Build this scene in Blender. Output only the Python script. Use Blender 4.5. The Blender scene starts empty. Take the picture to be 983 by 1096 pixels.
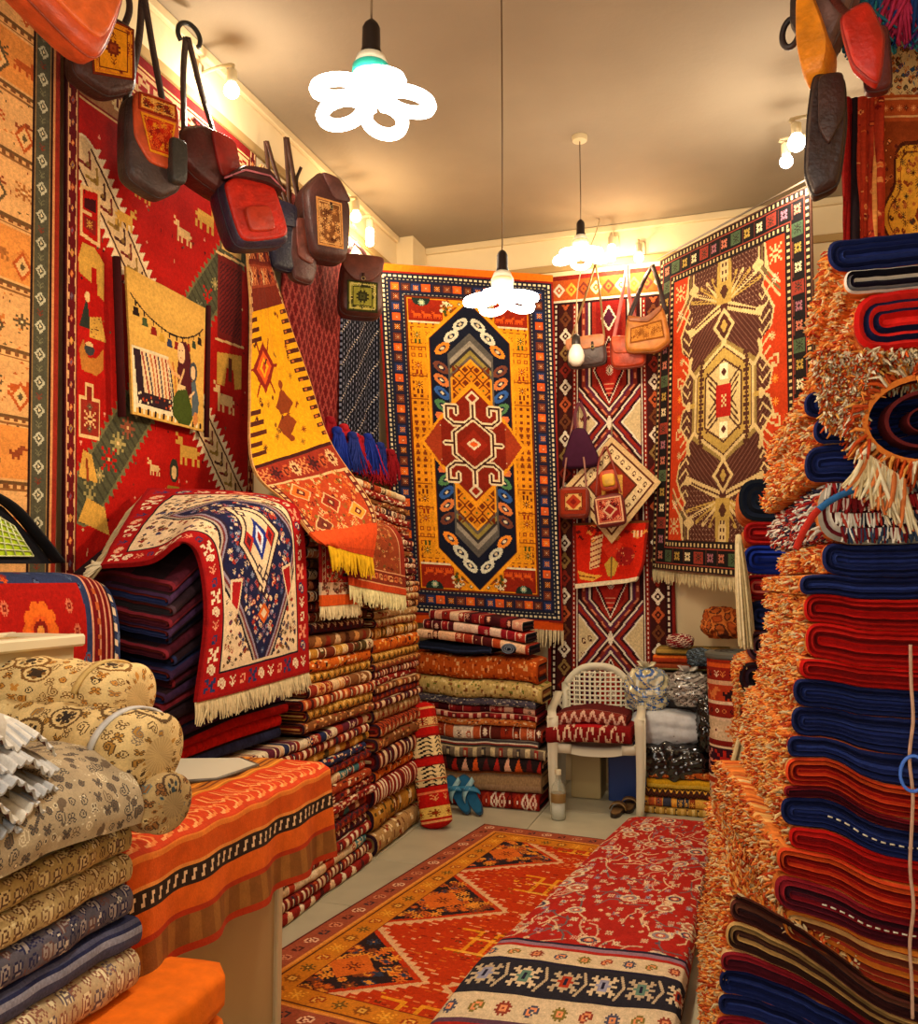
import bpy, bmesh, math, random
import numpy as np
from mathutils import Vector, Matrix

sc = bpy.context.scene
COL = sc.collection
PI = math.pi
rnd = random.Random(7)

# ------------------------------------------------------------------ camera model (983 x 1096 frame)
F = 932.0; HC = 1.4
PITCH = math.atan((618 - 548) / F)
YAW = math.atan((800 - 491.5) / F * math.cos(PITCH))
O = np.array([0, 0, HC])

def ray(px, py):
    x, y, z = (px - 491.5) / F, -(py - 548) / F, -1.0
    a = PI / 2 + PITCH
    y2 = y * math.cos(a) - z * math.sin(a); z2 = y * math.sin(a) + z * math.cos(a)
    c, s = math.cos(YAW), math.sin(YAW)
    return np.array([x * c - y2 * s, x * s + y2 * c, z2])
def onx(px, py, X): d = ray(px, py); return O + d * (X / d[0])
def ony(px, py, Y): d = ray(px, py); return O + d * (Y / d[1])
def onz(px, py, Z): d = ray(px, py); return O + d * ((Z - HC) / d[2])
def atd(px, py, D): return O + ray(px, py) * D

cam_d = bpy.data.cameras.new('camera'); cam = bpy.data.objects.new('camera', cam_d); COL.objects.link(cam)
cam.location = O; cam.rotation_euler = (PI / 2 + PITCH, 0, YAW)
cam_d.sensor_fit = 'VERTICAL'; cam_d.sensor_height = 24.0; cam_d.lens = 24.0 * F / 1096.0
cam_d.clip_start = 0.05
sc.camera = cam

# ------------------------------------------------------------------ colours and materials
def lin(c):
    if isinstance(c, str):
        c = c.lstrip('#'); c = [int(c[i:i + 2], 16) / 255 for i in (0, 2, 4)]
        return np.array([v / 12.92 if v <= .04045 else ((v + .055) / 1.055) ** 2.4 for v in c])
    return np.array(c, float)

def material(name, rough=.9, spec=.25, bump=0., bscale=300., noise=.0, nscale=40., metal=0., sheen=0., trans=0., alpha=1., coat=0.):
    m = bpy.data.materials.new(name); m.use_nodes = True
    nt = m.node_tree; b = nt.nodes['Principled BSDF']
    at = nt.nodes.new('ShaderNodeAttribute'); at.attribute_name = 'col'
    src = at.outputs['Color']
    tc = nt.nodes.new('ShaderNodeTexCoord')
    if noise:
        n = nt.nodes.new('ShaderNodeTexNoise'); n.inputs['Scale'].default_value = nscale; n.inputs['Detail'].default_value = 4
        nt.links.new(tc.outputs['Object'], n.inputs['Vector'])
        r = nt.nodes.new('ShaderNodeMapRange'); r.inputs['From Min'].default_value = .3; r.inputs['From Max'].default_value = .7
        r.inputs['To Min'].default_value = 1 - noise; r.inputs['To Max'].default_value = 1 + noise
        nt.links.new(n.outputs['Fac'], r.inputs['Value'])
        mx = nt.nodes.new('ShaderNodeVectorMath'); mx.operation = 'SCALE'
        nt.links.new(src, mx.inputs[0]); nt.links.new(r.outputs['Result'], mx.inputs['Scale']); src = mx.outputs['Vector']
    nt.links.new(src, b.inputs['Base Color'])
    b.inputs['Roughness'].default_value = rough; b.inputs['Specular IOR Level'].default_value = spec
    b.inputs['Metallic'].default_value = metal; b.inputs['Coat Weight'].default_value = coat
    b.inputs['Transmission Weight'].default_value = trans; b.inputs['Alpha'].default_value = alpha
    if sheen: b.inputs['Sheen Weight'].default_value = sheen
    if bump:
        n2 = nt.nodes.new('ShaderNodeTexNoise'); n2.inputs['Scale'].default_value = bscale; n2.inputs['Detail'].default_value = 3
        nt.links.new(tc.outputs['Object'], n2.inputs['Vector'])
        bp = nt.nodes.new('ShaderNodeBump'); bp.inputs['Strength'].default_value = bump; bp.inputs['Distance'].default_value = .004
        nt.links.new(n2.outputs['Fac'], bp.inputs['Height']); nt.links.new(bp.outputs['Normal'], b.inputs['Normal'])
    return m

WOOL = material('woven_wool', .95, .12, .5, 350, .14, 60)
CLOTH = material('soft_cloth', .85, .2, .3, 220, .12, 30)
LEATHER = material('leather', .46, .42, .8, 70, .32, 16)
PLASTIC = material('plastic', .38, .4)
PAINT = material('painted_plaster', .8, .2, .25, 45, .05, 3)
STONE = material('stone_tile', .35, .4, .05, 20, .10, 5)
METAL = material('metal', .3, .5, metal=1)
GLASS = material('clear_plastic', .08, .5, trans=1.)
WRAP = material('plastic_wrap', .12, .7, .6, 14, .2, 8, coat=.4)
FILM = material('clear_film', .12, .6, .8, 25, alpha=.33)

def glow(name, col, strength):
    m = bpy.data.materials.new(name); m.use_nodes = True
    nt = m.node_tree; nt.nodes.clear()
    e = nt.nodes.new('ShaderNodeEmission'); o = nt.nodes.new('ShaderNodeOutputMaterial')
    e.inputs['Color'].default_value = (*col, 1); e.inputs['Strength'].default_value = strength
    nt.links.new(e.outputs[0], o.inputs[0]); return m
GLOW = glow('lit_tube', (1, .93, .80), 14.)
GLOWW = glow('lit_warm_bulb', (1, .82, .52), 12.)

# ------------------------------------------------------------------ objects
def tag(o, label=None, cat=None, group=None, kind=None):
    if label: o['label'] = label.replace('from the bottom in the', 'from bottom in the').replace(' rug folded rug', ' folded rug')
    if cat: o['category'] = cat
    if group: o['group'] = group
    if kind: o['kind'] = kind
    return o

def empty(name, loc=(0, 0, 0), mat=None):
    o = bpy.data.objects.new(name, None); COL.objects.link(o); o.empty_display_size = .05
    if mat is not None: o.matrix_world = mat
    else: o.location = loc
    return o

class MB:
    """collects shapes, then links them as one mesh with one colour per face"""
    def __init__(s): s.v = []; s.f = []; s.c = []; s.n = 0
    def add(s, V, Fc, col):
        V = np.asarray(V, float).reshape(-1, 3)
        s.v.append(V)
        s.f.extend([tuple(int(i) + s.n for i in f) for f in Fc])
        col = lin(col)
        if col.ndim == 1: col = np.repeat(col[None], len(Fc), 0)
        s.c.append(col); s.n += len(V); return s
    def grid(s, P, col, wrap=False):
        ny, nx = P.shape[:2]
        idx = np.arange(ny * nx).reshape(ny, nx)
        if wrap: idx = np.concatenate([idx, idx[:, :1]], 1)
        a = idx[:-1, :-1]; b = idx[:-1, 1:]; c = idx[1:, 1:]; d = idx[1:, :-1]
        q = np.stack([a, d, c, b], -1).reshape(-1, 4)
        if not isinstance(col, str):
            col = np.asarray(col, float)
            if col.ndim == 3: col = col.reshape(-1, 3)
        return s.add(P, q.tolist(), col)
    def tube(s, pts, r, col, n=8, cap=True, flat=None):
        pts = np.asarray(pts, float); m = len(pts)
        r = np.broadcast_to(np.asarray(r, float), (m,))
        T = np.gradient(pts, axis=0); T /= np.linalg.norm(T, axis=1)[:, None] + 1e-12
        up = np.array([0, 0, 1.]) if abs(T[0][2]) < .9 else np.array([1., 0, 0])
        N = np.cross(T[0], up); N /= np.linalg.norm(N)
        P = np.zeros((m, n, 3)); th = np.arange(n) * 2 * PI / n
        for i in range(m):
            N = N - T[i] * np.dot(N, T[i]); N /= np.linalg.norm(N) + 1e-12
            B = np.cross(T[i], N)
            P[i] = pts[i] + r[i] * (np.cos(th)[:, None] * N + np.sin(th)[:, None] * B)
        base = s.n
        s.grid(P, col, wrap=True)
        if cap:
            s.add(np.zeros((0, 3)), [], np.zeros((0, 3)))
            c = lin(col) if isinstance(col, str) else lin(col).reshape(-1, 3)[0]
            s.f.append(tuple(base + i for i in range(n))); s.f.append(tuple(base + (m - 1) * n + i for i in reversed(range(n))))
            s.c.append(np.repeat(c[None], 2, 0))
        return s
    def ribbon(s, pts, w, t, side, col):
        """flat strap: width w along 'side', thickness t"""
        pts = np.asarray(pts, float); m = len(pts)
        T = np.gradient(pts, axis=0); T /= np.linalg.norm(T, axis=1)[:, None] + 1e-12
        sd = np.broadcast_to(np.asarray(side, float), (m, 3)); sd = sd - T * np.sum(sd * T, 1)[:, None]
        sd = sd / (np.linalg.norm(sd, axis=1)[:, None] + 1e-9); nn = np.cross(T, sd)
        w = np.broadcast_to(np.asarray(w, float), (m,))[:, None]
        P = np.stack([pts + sd * w / 2 + nn * t / 2, pts - sd * w / 2 + nn * t / 2, pts - sd * w / 2 - nn * t / 2, pts + sd * w / 2 - nn * t / 2], 1)
        base = s.n
        s.grid(P, col, wrap=True)
        c = lin(col) if isinstance(col, str) else lin(col).reshape(-1, 3)[0]
        s.f.append(tuple(base + i for i in range(4))); s.f.append(tuple(base + (m - 1) * 4 + i for i in reversed(range(4)))); s.c.append(np.repeat(c[None], 2, 0))
        return s
    def lathe(s, prof, col, n=24, loc=(0, 0, 0), sq=None):
        prof = np.asarray(prof, float); th = np.arange(n) * 2 * PI / n
        P = np.zeros((len(prof), n, 3))
        P[..., 0] = prof[:, :1] * np.cos(th); P[..., 1] = prof[:, :1] * np.sin(th); P[..., 2] = prof[:, 1:2]
        return s.grid((P + np.asarray(loc))[:, ::-1], col, wrap=True)
    def rbox(s, w, d, h, col, loc=(0, 0, 0), k=6., n=8, fn=None, rot=None):
        """rounded box, centred"""
        bm = bmesh.new(); bmesh.ops.create_cube(bm, size=2.)
        bmesh.ops.subdivide_edges(bm, edges=bm.edges[:], cuts=n - 1, use_grid_fill=True)
        V = np.array([v.co[:] for v in bm.verts]); Fc = [[v.index for v in f.verts] for f in bm.faces]; bm.free()
        V = np.tan(V * PI / 4 * .98) / math.tan(PI / 4 * .98)
        V = V / (np.sum(np.abs(V) ** k, 1) ** (1 / k))[:, None]
        V = V * np.array([w, d, h]) / 2
        if fn is not None: V = fn(V)
        if rot is not None: V = V @ np.array(rot).T
        V = V + np.asarray(loc)
        if callable(col):
            cen = np.array([V[f].mean(0) for f in Fc]); col = col(cen)
        return s.add(V, Fc, col)
    def box(s, w, d, h, col, loc=(0, 0, 0), bev=.004, rot=None, seg=1):
        bm = bmesh.new(); bmesh.ops.create_cube(bm, size=1.)
        for v in bm.verts: v.co = Vector((v.co.x * w, v.co.y * d, v.co.z * h))
        if bev: bmesh.ops.bevel(bm, geom=bm.edges[:] + bm.verts[:], offset=bev, segments=seg, affect='EDGES', profile=.5)
        bm.verts.index_update()
        V = np.array([v.co[:] for v in bm.verts]); Fc = [[v.index for v in f.verts] for f in bm.faces]; bm.free()
        if rot is not None: V = V @ np.array(rot).T
        return s.add(V + np.asarray(loc), Fc, col)
    def prism(s, poly, d0, d1, col, axes=((1, 0, 0), (0, 0, 1), (0, 1, 0)), org=(0, 0, 0)):
        ax = np.array(axes, float); p = np.asarray(poly, float); n = len(p); o = np.asarray(org, float)
        A = o + p[:, :1] * ax[0] + p[:, 1:] * ax[1] + d0 * ax[2]; B = A + (d1 - d0) * ax[2]
        Fc = [list(range(n)), list(range(2 * n - 1, n - 1, -1))] + [[i, i + n, (i + 1) % n + n, (i + 1) % n] for i in range(n)]
        return s.add(np.concatenate([A, B]), Fc, col)
    def build(s, name, mat, parent=None, smooth=True, sharp=None):
        V = np.concatenate(s.v); C = np.concatenate(s.c)
        me = bpy.data.meshes.new(name)
        nf = len(s.f)
        lens = np.fromiter((len(f) for f in s.f), np.int32, nf)
        loops = np.fromiter((i for f in s.f for i in f), np.int32, int(lens.sum()))
        me.vertices.add(len(V)); me.vertices.foreach_set('co', V.astype(np.float32).ravel())
        me.loops.add(len(loops)); me.loops.foreach_set('vertex_index', loops)
        me.polygons.add(nf); me.polygons.foreach_set('loop_start', np.concatenate([[0], np.cumsum(lens)[:-1]]).astype(np.int32))
        me.polygons.foreach_set('use_smooth', np.full(nf, smooth))
        me.update(calc_edges=True); me.validate(clean_customdata=False)
        if len(me.polygons) == nf:
            at = me.attributes.new('col', 'FLOAT_COLOR', 'FACE')
            at.data.foreach_set('color', np.concatenate([C, np.ones((nf, 1))], 1).astype(np.float32).ravel())
        else:
            print('BAD FACES', name, nf, len(me.polygons))
        if smooth and sharp:
            me.set_sharp_from_angle(angle=math.radians(sharp))
        me.materials.append(mat)
        o = bpy.data.objects.new(name, me); COL.objects.link(o)
        if parent is not None: o.parent = parent
        return o

def spline(pts, n=24):
    """Catmull-Rom through pts, n samples"""
    p = np.asarray(pts, float)
    if len(p) == 2: return p[0] + (p[1] - p[0]) * np.linspace(0, 1, n)[:, None]
    q = np.concatenate([[2 * p[0] - p[1]], p, [2 * p[-1] - p[-2]]])
    t = np.linspace(0, len(p) - 1 - 1e-9, n); i = t.astype(int); u = (t - i)[:, None]
    a, b, c, d = q[i], q[i + 1], q[i + 2], q[i + 3]
    return .5 * (2 * b + (c - a) * u + (2 * a - 5 * b + 4 * c - d) * u ** 2 + (3 * b - a - 3 * c + d) * u ** 3)

def vnoise(x, seed=0, y=0.):
    """smooth 1D/2D-ish value noise"""
    x = np.asarray(x, float) ; r = np.random.RandomState(seed).uniform(0, 6.28, 6)
    return (np.sin(x * 1.0 + r[0] + 1.3 * y) + .6 * np.sin(x * 2.17 + r[1] - 2.1 * y) + .35 * np.sin(x * 4.3 + r[2] + y * 3.7) + .2 * np.sin(x * 9.1 + r[3])) / 2.15

# ------------------------------------------------------------------ knotted rugs
class Cv:
    """a rug's design, one cell per knot"""
    def __init__(s, w, h, bg, f=1.):
        s.w, s.h, s.f = w, h, f; s.H, s.W = int(round(h * f)), int(round(w * f)); s.a = np.empty((s.H, s.W, 3)); s.a[:] = lin(bg)
        s.Y, s.X = (np.mgrid[0:s.H, 0:s.W] + .5) / f
    def _m(s, m, c): s.a[m] = lin(c); return s
    def rect(s, x0, y0, x1, y1, c): x0, y0, x1, y1 = x0 * s.f, y0 * s.f, x1 * s.f, y1 * s.f; s.a[max(0, int(round(y0))):max(0, int(round(y1))), max(0, int(round(x0))):max(0, int(round(x1)))] = lin(c); return s
    def ell(s, cx, cy, rx, ry, c): return s._m(((s.X - cx) / rx) ** 2 + ((s.Y - cy) / ry) ** 2 <= 1, c)
    def dia(s, cx, cy, rx, ry, c): return s._m(np.abs(s.X - cx) / rx + np.abs(s.Y - cy) / ry <= 1, c)
    def hexa(s, cx, cy, rx, ry, cut, c):
        """tall hexagon, pointed at the ends; cut = height of the point"""
        dx, dy = np.abs(s.X - cx), np.abs(s.Y - cy)
        return s._m((dx <= rx) & (dy <= ry - cut * dx / rx), c)
    def poly(s, pts, c):
        p = np.asarray(pts, float); ins = np.zeros(s.X.shape, bool); n = len(p)
        for i in range(n):
            x0, y0 = p[i]; x1, y1 = p[(i + 1) % n]
            if y0 == y1: continue
            cond = ((y0 > s.Y) != (y1 > s.Y)) & (s.X < (x1 - x0) * (s.Y - y0) / (y1 - y0) + x0)
            ins ^= cond
        return s._m(ins, c)
    def line(s, pts, wd, c, close=False):
        p = [np.array(q, float) for q in pts]
        if close: p.append(p[0])
        for a, b in zip(p[:-1], p[1:]):
            x0, x1 = int(min(a[0], b[0]) - wd - 1), int(max(a[0], b[0]) + wd + 2); y0, y1 = int(min(a[1], b[1]) - wd - 1), int(max(a[1], b[1]) + wd + 2)
            x0, y0, x1, y1 = int(max(x0, 0) * s.f), int(max(y0, 0) * s.f), int(max(x1, 0) * s.f), int(max(y1, 0) * s.f)
            X, Y = s.X[y0:y1, x0:x1], s.Y[y0:y1, x0:x1]
            if X.size == 0: continue
            d = b - a; L = np.dot(d, d) + 1e-9
            t = np.clip(((X - a[0]) * d[0] + (Y - a[1]) * d[1]) / L, 0, 1)
            m = (X - a[0] - t * d[0]) ** 2 + (Y - a[1] - t * d[1]) ** 2 <= (wd / 2) ** 2
            s.a[y0:y1, x0:x1][m] = lin(c)
        return s
    def stamp(s, art, x, y, cm, k=1, fx=False, fy=False, rot=0):
        rows = [list(r) for r in art.strip('\n').split('\n')]; W = max(map(len, rows)); rows = [r + ['.'] * (W - len(r)) for r in rows]
        A = np.array(rows)
        if fx: A = A[:, ::-1]
        if fy: A = A[::-1]
        if rot: A = np.rot90(A, rot)
        if k != 1: A = A.repeat(k, 0).repeat(k, 1)
        x, y = int(round(x * s.f - A.shape[1] / 2)), int(round(y * s.f - A.shape[0] / 2))
        for ch, c in cm.items():
            for j, i in zip(*np.where(A == ch)):
                if 0 <= y + j < s.H and 0 <= x + i < s.W: s.a[y + j, x + i] = lin(c)
        return s
    def ring(s, i0, i1, c):
        m = np.minimum(np.minimum(s.X, s.w - s.X), np.minimum(s.Y, s.h - s.Y))
        return s._m((m >= i0) & (m < i1), c)
    def around(s, inset, step, fn):
        """call fn(x, y, k, side) at regular steps round a frame 'inset' knots from the edge"""
        nx = max(1, round((s.w - 2 * inset) / step)); ny = max(1, round((s.h - 2 * inset) / step))
        for k in range(nx + 1):
            x = inset + (s.w - 2 * inset) * k / nx; fn(x, inset, k, 0); fn(x, s.h - inset, k, 2)
        for k in range(1, ny):
            y = inset + (s.h - 2 * inset) * k / ny; fn(inset, y, k, 3); fn(s.w - inset, y, k, 1)
        return s
    def dash(s, inset, period, c, wd=1, on=.5):
        """dashed line round the frame"""
        m = np.minimum(np.minimum(s.X, s.w - s.X), np.minimum(s.Y, s.h - s.Y))
        hor = np.minimum(s.Y, s.h - s.Y) <= np.minimum(s.X, s.w - s.X)
        t = np.where(hor, s.X, s.Y) % period < period * on
        return s._m((m >= inset) & (m < inset + wd) & t, c)
    def mirx(s): h = s.W // 2; s.a[:, s.W - h:] = s.a[:, :h][:, ::-1]; return s
    def miry(s): h = s.H // 2; s.a[s.H - h:] = s.a[:h][::-1]; return s
    def scatter(s, n, box, cols, seed, art=None, k=1, keep=None):
        r = random.Random(seed)
        for _ in range(n):
            x, y = r.uniform(box[0], box[2]), r.uniform(box[1], box[3]); c = r.choice(cols)
            if keep is not None and not np.allclose(s.a[min(int(y * s.f), s.H - 1), min(int(x * s.f), s.W - 1)], lin(keep)): continue
            a = r.choice(art) if art else '#'
            s.stamp(a, x, y, {'#': c, 'o': r.choice(cols)}, k, r.random() < .5, r.random() < .5)
        return s
    def yarn(s, amt=.12, seed=1):
        r = np.random.RandomState(seed)
        g = 1 + r.uniform(-amt, amt, (s.H, s.W, 1)); ab = 1 + .5 * amt * np.sin(np.arange(s.H) * .21 + r.uniform(0, 6))[:, None, None] * r.uniform(.3, 1)
        s.a = np.clip(s.a * g * ab, 0, 1); return s

def sheet(name, S, cv, parent=None, t=.012, mat=None, back='#6b4030', smooth=True):
    """a rug laid over the surface S(u, v): one face per knot, a coarser back and a rim"""
    h, w = cv.a.shape[:2]
    u, v = np.meshgrid(np.linspace(0, 1, w + 1), np.linspace(0, 1, h + 1))
    P = S(u, v)
    N = np.cross(np.gradient(P, axis=1), np.gradient(P, axis=0)); N /= np.linalg.norm(N, axis=2)[..., None] + 1e-12
    # N points to the side from which u runs right and v runs down
    N = -N
    mb = MB(); mb.grid(P + N * t / 2, cv.a)
    sy = np.unique(np.linspace(0, h, max(2, h // 5) + 1).astype(int)); sx = np.unique(np.linspace(0, w, max(2, w // 5) + 1).astype(int))
    B = (P - N * t / 2)[np.ix_(sy, sx)]
    mb.grid(B[:, ::-1], back)
    fr = P + N * t / 2; bk = P - N * t / 2
    def loop(A): return np.concatenate([A[0, :-1], A[:-1, -1], A[-1, :0:-1], A[:0:-1, 0]])
    ec = np.concatenate([cv.a[0], cv.a[:, -1], cv.a[-1, ::-1], cv.a[::-1, 0]])
    R = np.stack([loop(bk), loop(fr)]); mb.grid(R, ec[None] * .9, wrap=True)
    return mb.build(name, mat or WOOL, parent, smooth)

def quad(tl, tr, bl, br, wave=0., seed=0, kx=5., ky=3., belly=0.):
    tl, tr, bl, br = [np.asarray(q, float) for q in (tl, tr, bl, br)]
    nrm = np.cross(tr - tl, bl - tl); nrm = -nrm / np.linalg.norm(nrm)
    def S(u, v):
        u = u[..., None]; v = v[..., None]
        P = (tl * (1 - u) + tr * u) * (1 - v) + (bl * (1 - u) + br * u) * v
        d = wave * vnoise(kx * u + ky * .15 * v, seed, v) * (.35 + .65 * v) + belly * np.sin(PI * u) * np.sin(PI * v)
        return P + nrm * d
    return S

def rows(rw, wave=0., seed=0):
    """surface through rows of (left point, right point) or longer point lists"""
    n = max(len(r) for r in rw)
    A = []
    for r in rw:
        q = spline(r, 240); l = np.concatenate([[0], np.cumsum(np.linalg.norm(np.diff(q, axis=0), axis=1))])
        A.append(np.stack([np.interp(np.linspace(0, l[-1], 33), l, q[:, i]) for i in range(3)], 1))
    A = np.array(A)                                                  # rows x 33 x 3
    L = np.concatenate([[0], np.cumsum(np.linalg.norm(np.diff(A.mean(1), axis=0), axis=1))]); L /= L[-1]
    def S(u, v):
        vv = v[:, 0]; m = 129
        t = np.interp(np.linspace(0, 1, m), L, np.arange(len(rw)))
        q = np.concatenate([[2 * A[0] - A[1]], A, [2 * A[-1] - A[-2]]]); t = np.minimum(t, len(rw) - 1 - 1e-9)
        i = t.astype(int); f = (t - i)[:, None, None]
        a, b, c, d = q[i], q[i + 1], q[i + 2], q[i + 3]
        D = .5 * (2 * b + (c - a) * f + (2 * a - 5 * b + 4 * c - d) * f ** 2 + (3 * b - a - 3 * c + d) * f ** 3)
        vi = vv * (m - 1); j = np.minimum(vi.astype(int), m - 2); g = (vi - j)[:, None, None]
        R = D[j] * (1 - g) + D[j + 1] * g                                            # h x 33 x 3
        ui = u[0] * 32; k = np.minimum(ui.astype(int), 31); e = (ui - k)[None, :, None]
        P = R[:, k] * (1 - e) + R[:, k + 1] * e
        if wave:
            N = np.cross(np.gradient(P, axis=1), np.gradient(P, axis=0)); N /= -np.linalg.norm(N, axis=2)[..., None] - 1e-12
            P = P + N * (wave * vnoise(6 * u + 1.2 * v, seed, v))[..., None]
        return P
    return S

def fringe(name, edge, dirs, L, col, parent=None, n=90, r=.0035, seed=0, mess=.15, cols=None, nrm=None):
    """hanging threads along the polyline 'edge'"""
    R = random.Random(seed); edge = np.asarray(edge, float); mb = MB()
    d = np.asarray(dirs, float)
    for k in range(n):
        t = (k + R.uniform(.1, .9)) / n * (len(edge) - 1); i = min(int(t), len(edge) - 2); p = edge[i] + (edge[i + 1] - edge[i]) * (t - i)
        dd = d / np.linalg.norm(d); ax = edge[-1] - edge[0]; ax = ax / np.linalg.norm(ax); ou = np.cross(dd, ax)
        l = L * R.uniform(.75, 1.08); w1 = R.gauss(0, mess); w2 = R.gauss(0, mess * .5)
        pts = [p, p + dd * l * .5 + ax * w1 * l * .35 + ou * w2 * l * .4, p + dd * l + ax * w1 * l + ou * w2 * l * .3]
        c = lin(R.choice(cols) if cols else col) * R.uniform(.75, 1.1)
        mb.tube(spline(pts, 4), [r, r * 1.15, r, r * .5], np.clip(c, 0, 1), 4, False)
    return mb.build(name, WOOL, parent)

def tufts(name, pts, nrm, L, cols, parent, seed=0, r=.004, down=.4, mess=.6, zl=None, zh=None):
    R = np.random.RandomState(seed); mb = MB(); cl = [lin(c) for c in cols]
    for i, (p, n) in enumerate(zip(pts, nrm)):
        l = L * R.uniform(.5, 1.25); d = n + R.normal(0, mess, 3) * .6 + np.array([0, 0, -down]); d /= np.linalg.norm(d)
        e = d + R.normal(0, mess, 3) * .7 + np.array([0, 0, -down]); e /= np.linalg.norm(e)
        q = np.array([p - n * .004, p + d * l * .5, p + d * l * .5 + e * l * .5])
        if zl is not None: q[:, 2] = np.clip(q[:, 2], zl[i] + r * 1.2, zh[i] - r * 1.2)
        mb.tube(q, [r, r * 1.1, r * .45], np.clip(cl[R.randint(len(cl))] * R.uniform(.8, 1.15), 0, 1), 3, False)
    return mb.build(name, WOOL, parent)

# folded rug lying in a stack; local axes: s along the fold, b outwards to the rounded edge (b = 0), z up
def stadium(D, h, nf=11, back=False, ins=0., nq=6):
    r = h / 2 - ins; rr = max(r, .002)
    th = np.linspace(PI / 2, -PI / 2, nf)
    top = np.linspace(-D + ins, -h / 2 - .004, nq)[:, None]
    P = [np.concatenate([top, np.full_like(top, h - ins)], 1),
         np.stack([-h / 2 + rr * np.abs(np.cos(th)) ** .72, h / 2 + rr * np.sign(np.sin(th)) * np.abs(np.sin(th)) ** .86], 1),
         np.concatenate([top[::-1], np.full_like(top, ins)], 1)]
    return np.concatenate(P)

def fold_rug(name, fn, L, D, h, ras, caps, parent=None, ncap=3, ns=None, relief=.006, mat=None, nf=11, nq=6):
    """ras: (rows, cols, 3) colours, rows run over the top, round the fold and underneath"""
    prof = stadium(D, h, nf, nq=nq); m = len(prof)
    ns = ns or ras.shape[1]
    s = np.linspace(0, L, ns + 1)
    def ringp(P2, sv):
        sv = np.asarray(sv, float)
        S_, B_ = np.broadcast_arrays(sv[:, None], P2[None, :, 0]); Z_ = np.broadcast_to(P2[None, :, 1], S_.shape)
        return fn(S_, B_, Z_)
    mb = MB()
    P = ringp(prof, s).transpose(1, 0, 2)             # rows x cols x 3
    ri = np.clip(np.linspace(0, ras.shape[0] - 1, m - 1).round().astype(int), 0, ras.shape[0] - 1)
    ci = np.clip((np.arange(ns) * ras.shape[1] / ns).astype(int), 0, ras.shape[1] - 1)
    mb.grid(P, ras[np.ix_(ri, ci)])
    mb.grid(np.stack([P[-1], P[0]]), ras[0][ci][None] * .6)      # the back
    for e, sg in ((0., -1), (L, 1)):
        prev = ringp(prof, [e])[0]; st = h / 2 / (ncap + .6)
        for k in range(ncap):
            o = sg * relief * (1 if k % 2 == 0 else -.6)
            ps = stadium(D, h, nf, ins=st * (k + 1), nq=nq)
            cur = ringp(ps, [e + o])[0]
            G = np.stack([prev, cur]); G = G if sg < 0 else G[::-1]
            mb.grid(G, lin(caps[k % len(caps)])); prev = cur
        n = len(prev); base = mb.n
        q = [(i, i + 1, n - 2 - i, n - 1 - i) for i in range(n // 2 - 1)]
        if n % 2: q.append((n // 2 - 1, n // 2, n // 2 + 1))
        if sg < 0: q = [f[::-1] for f in q]
        mb.add(prev, q, lin(caps[ncap % len(caps)]))
    return mb.build(name, mat or WOOL, parent, True, 60)
# ------------------------------------------------------------------ designs
FLW = """
..#.#..
.#####.
##ooo##
.#o#o#.
##ooo##
.#####.
..#.#..
"""
STAR = """
...#...
.#.#.#.
..###..
###o###
..###..
.#.#.#.
...#...
"""
SEED = """
.##.
#oo#
#oo#
.##.
"""
LEAF = """
..##...
.#oo##.
#ooooo#
.##oo#.
...##..
"""
BOTEH = """
..###.
.#ooo#
#o##o#
#o#.##
#oo#..
.##...
"""
SPRIG = """
#...#
.#.#.
..#..
#.#.#
.###.
..#..
"""
BIRD = """
..##....
.####...
...###.#
...#####
....###.
....#.#.
"""
GOAT = """
#.........
.##.......
###.......
..#######.
..########
..#######.
..#.#..#.#
..#.#..#.#
"""
HOOK = """
###.
#..#
#...
#.##
.###
"""
TREE = """
..#..
.###.
#.#.#
.###.
#.#.#
..#..
..#..
"""
CRAB = """
#..#..#
.#.#.#.
..###..
##.o.##
..###..
.#.#.#.
#..#..#
"""

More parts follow.
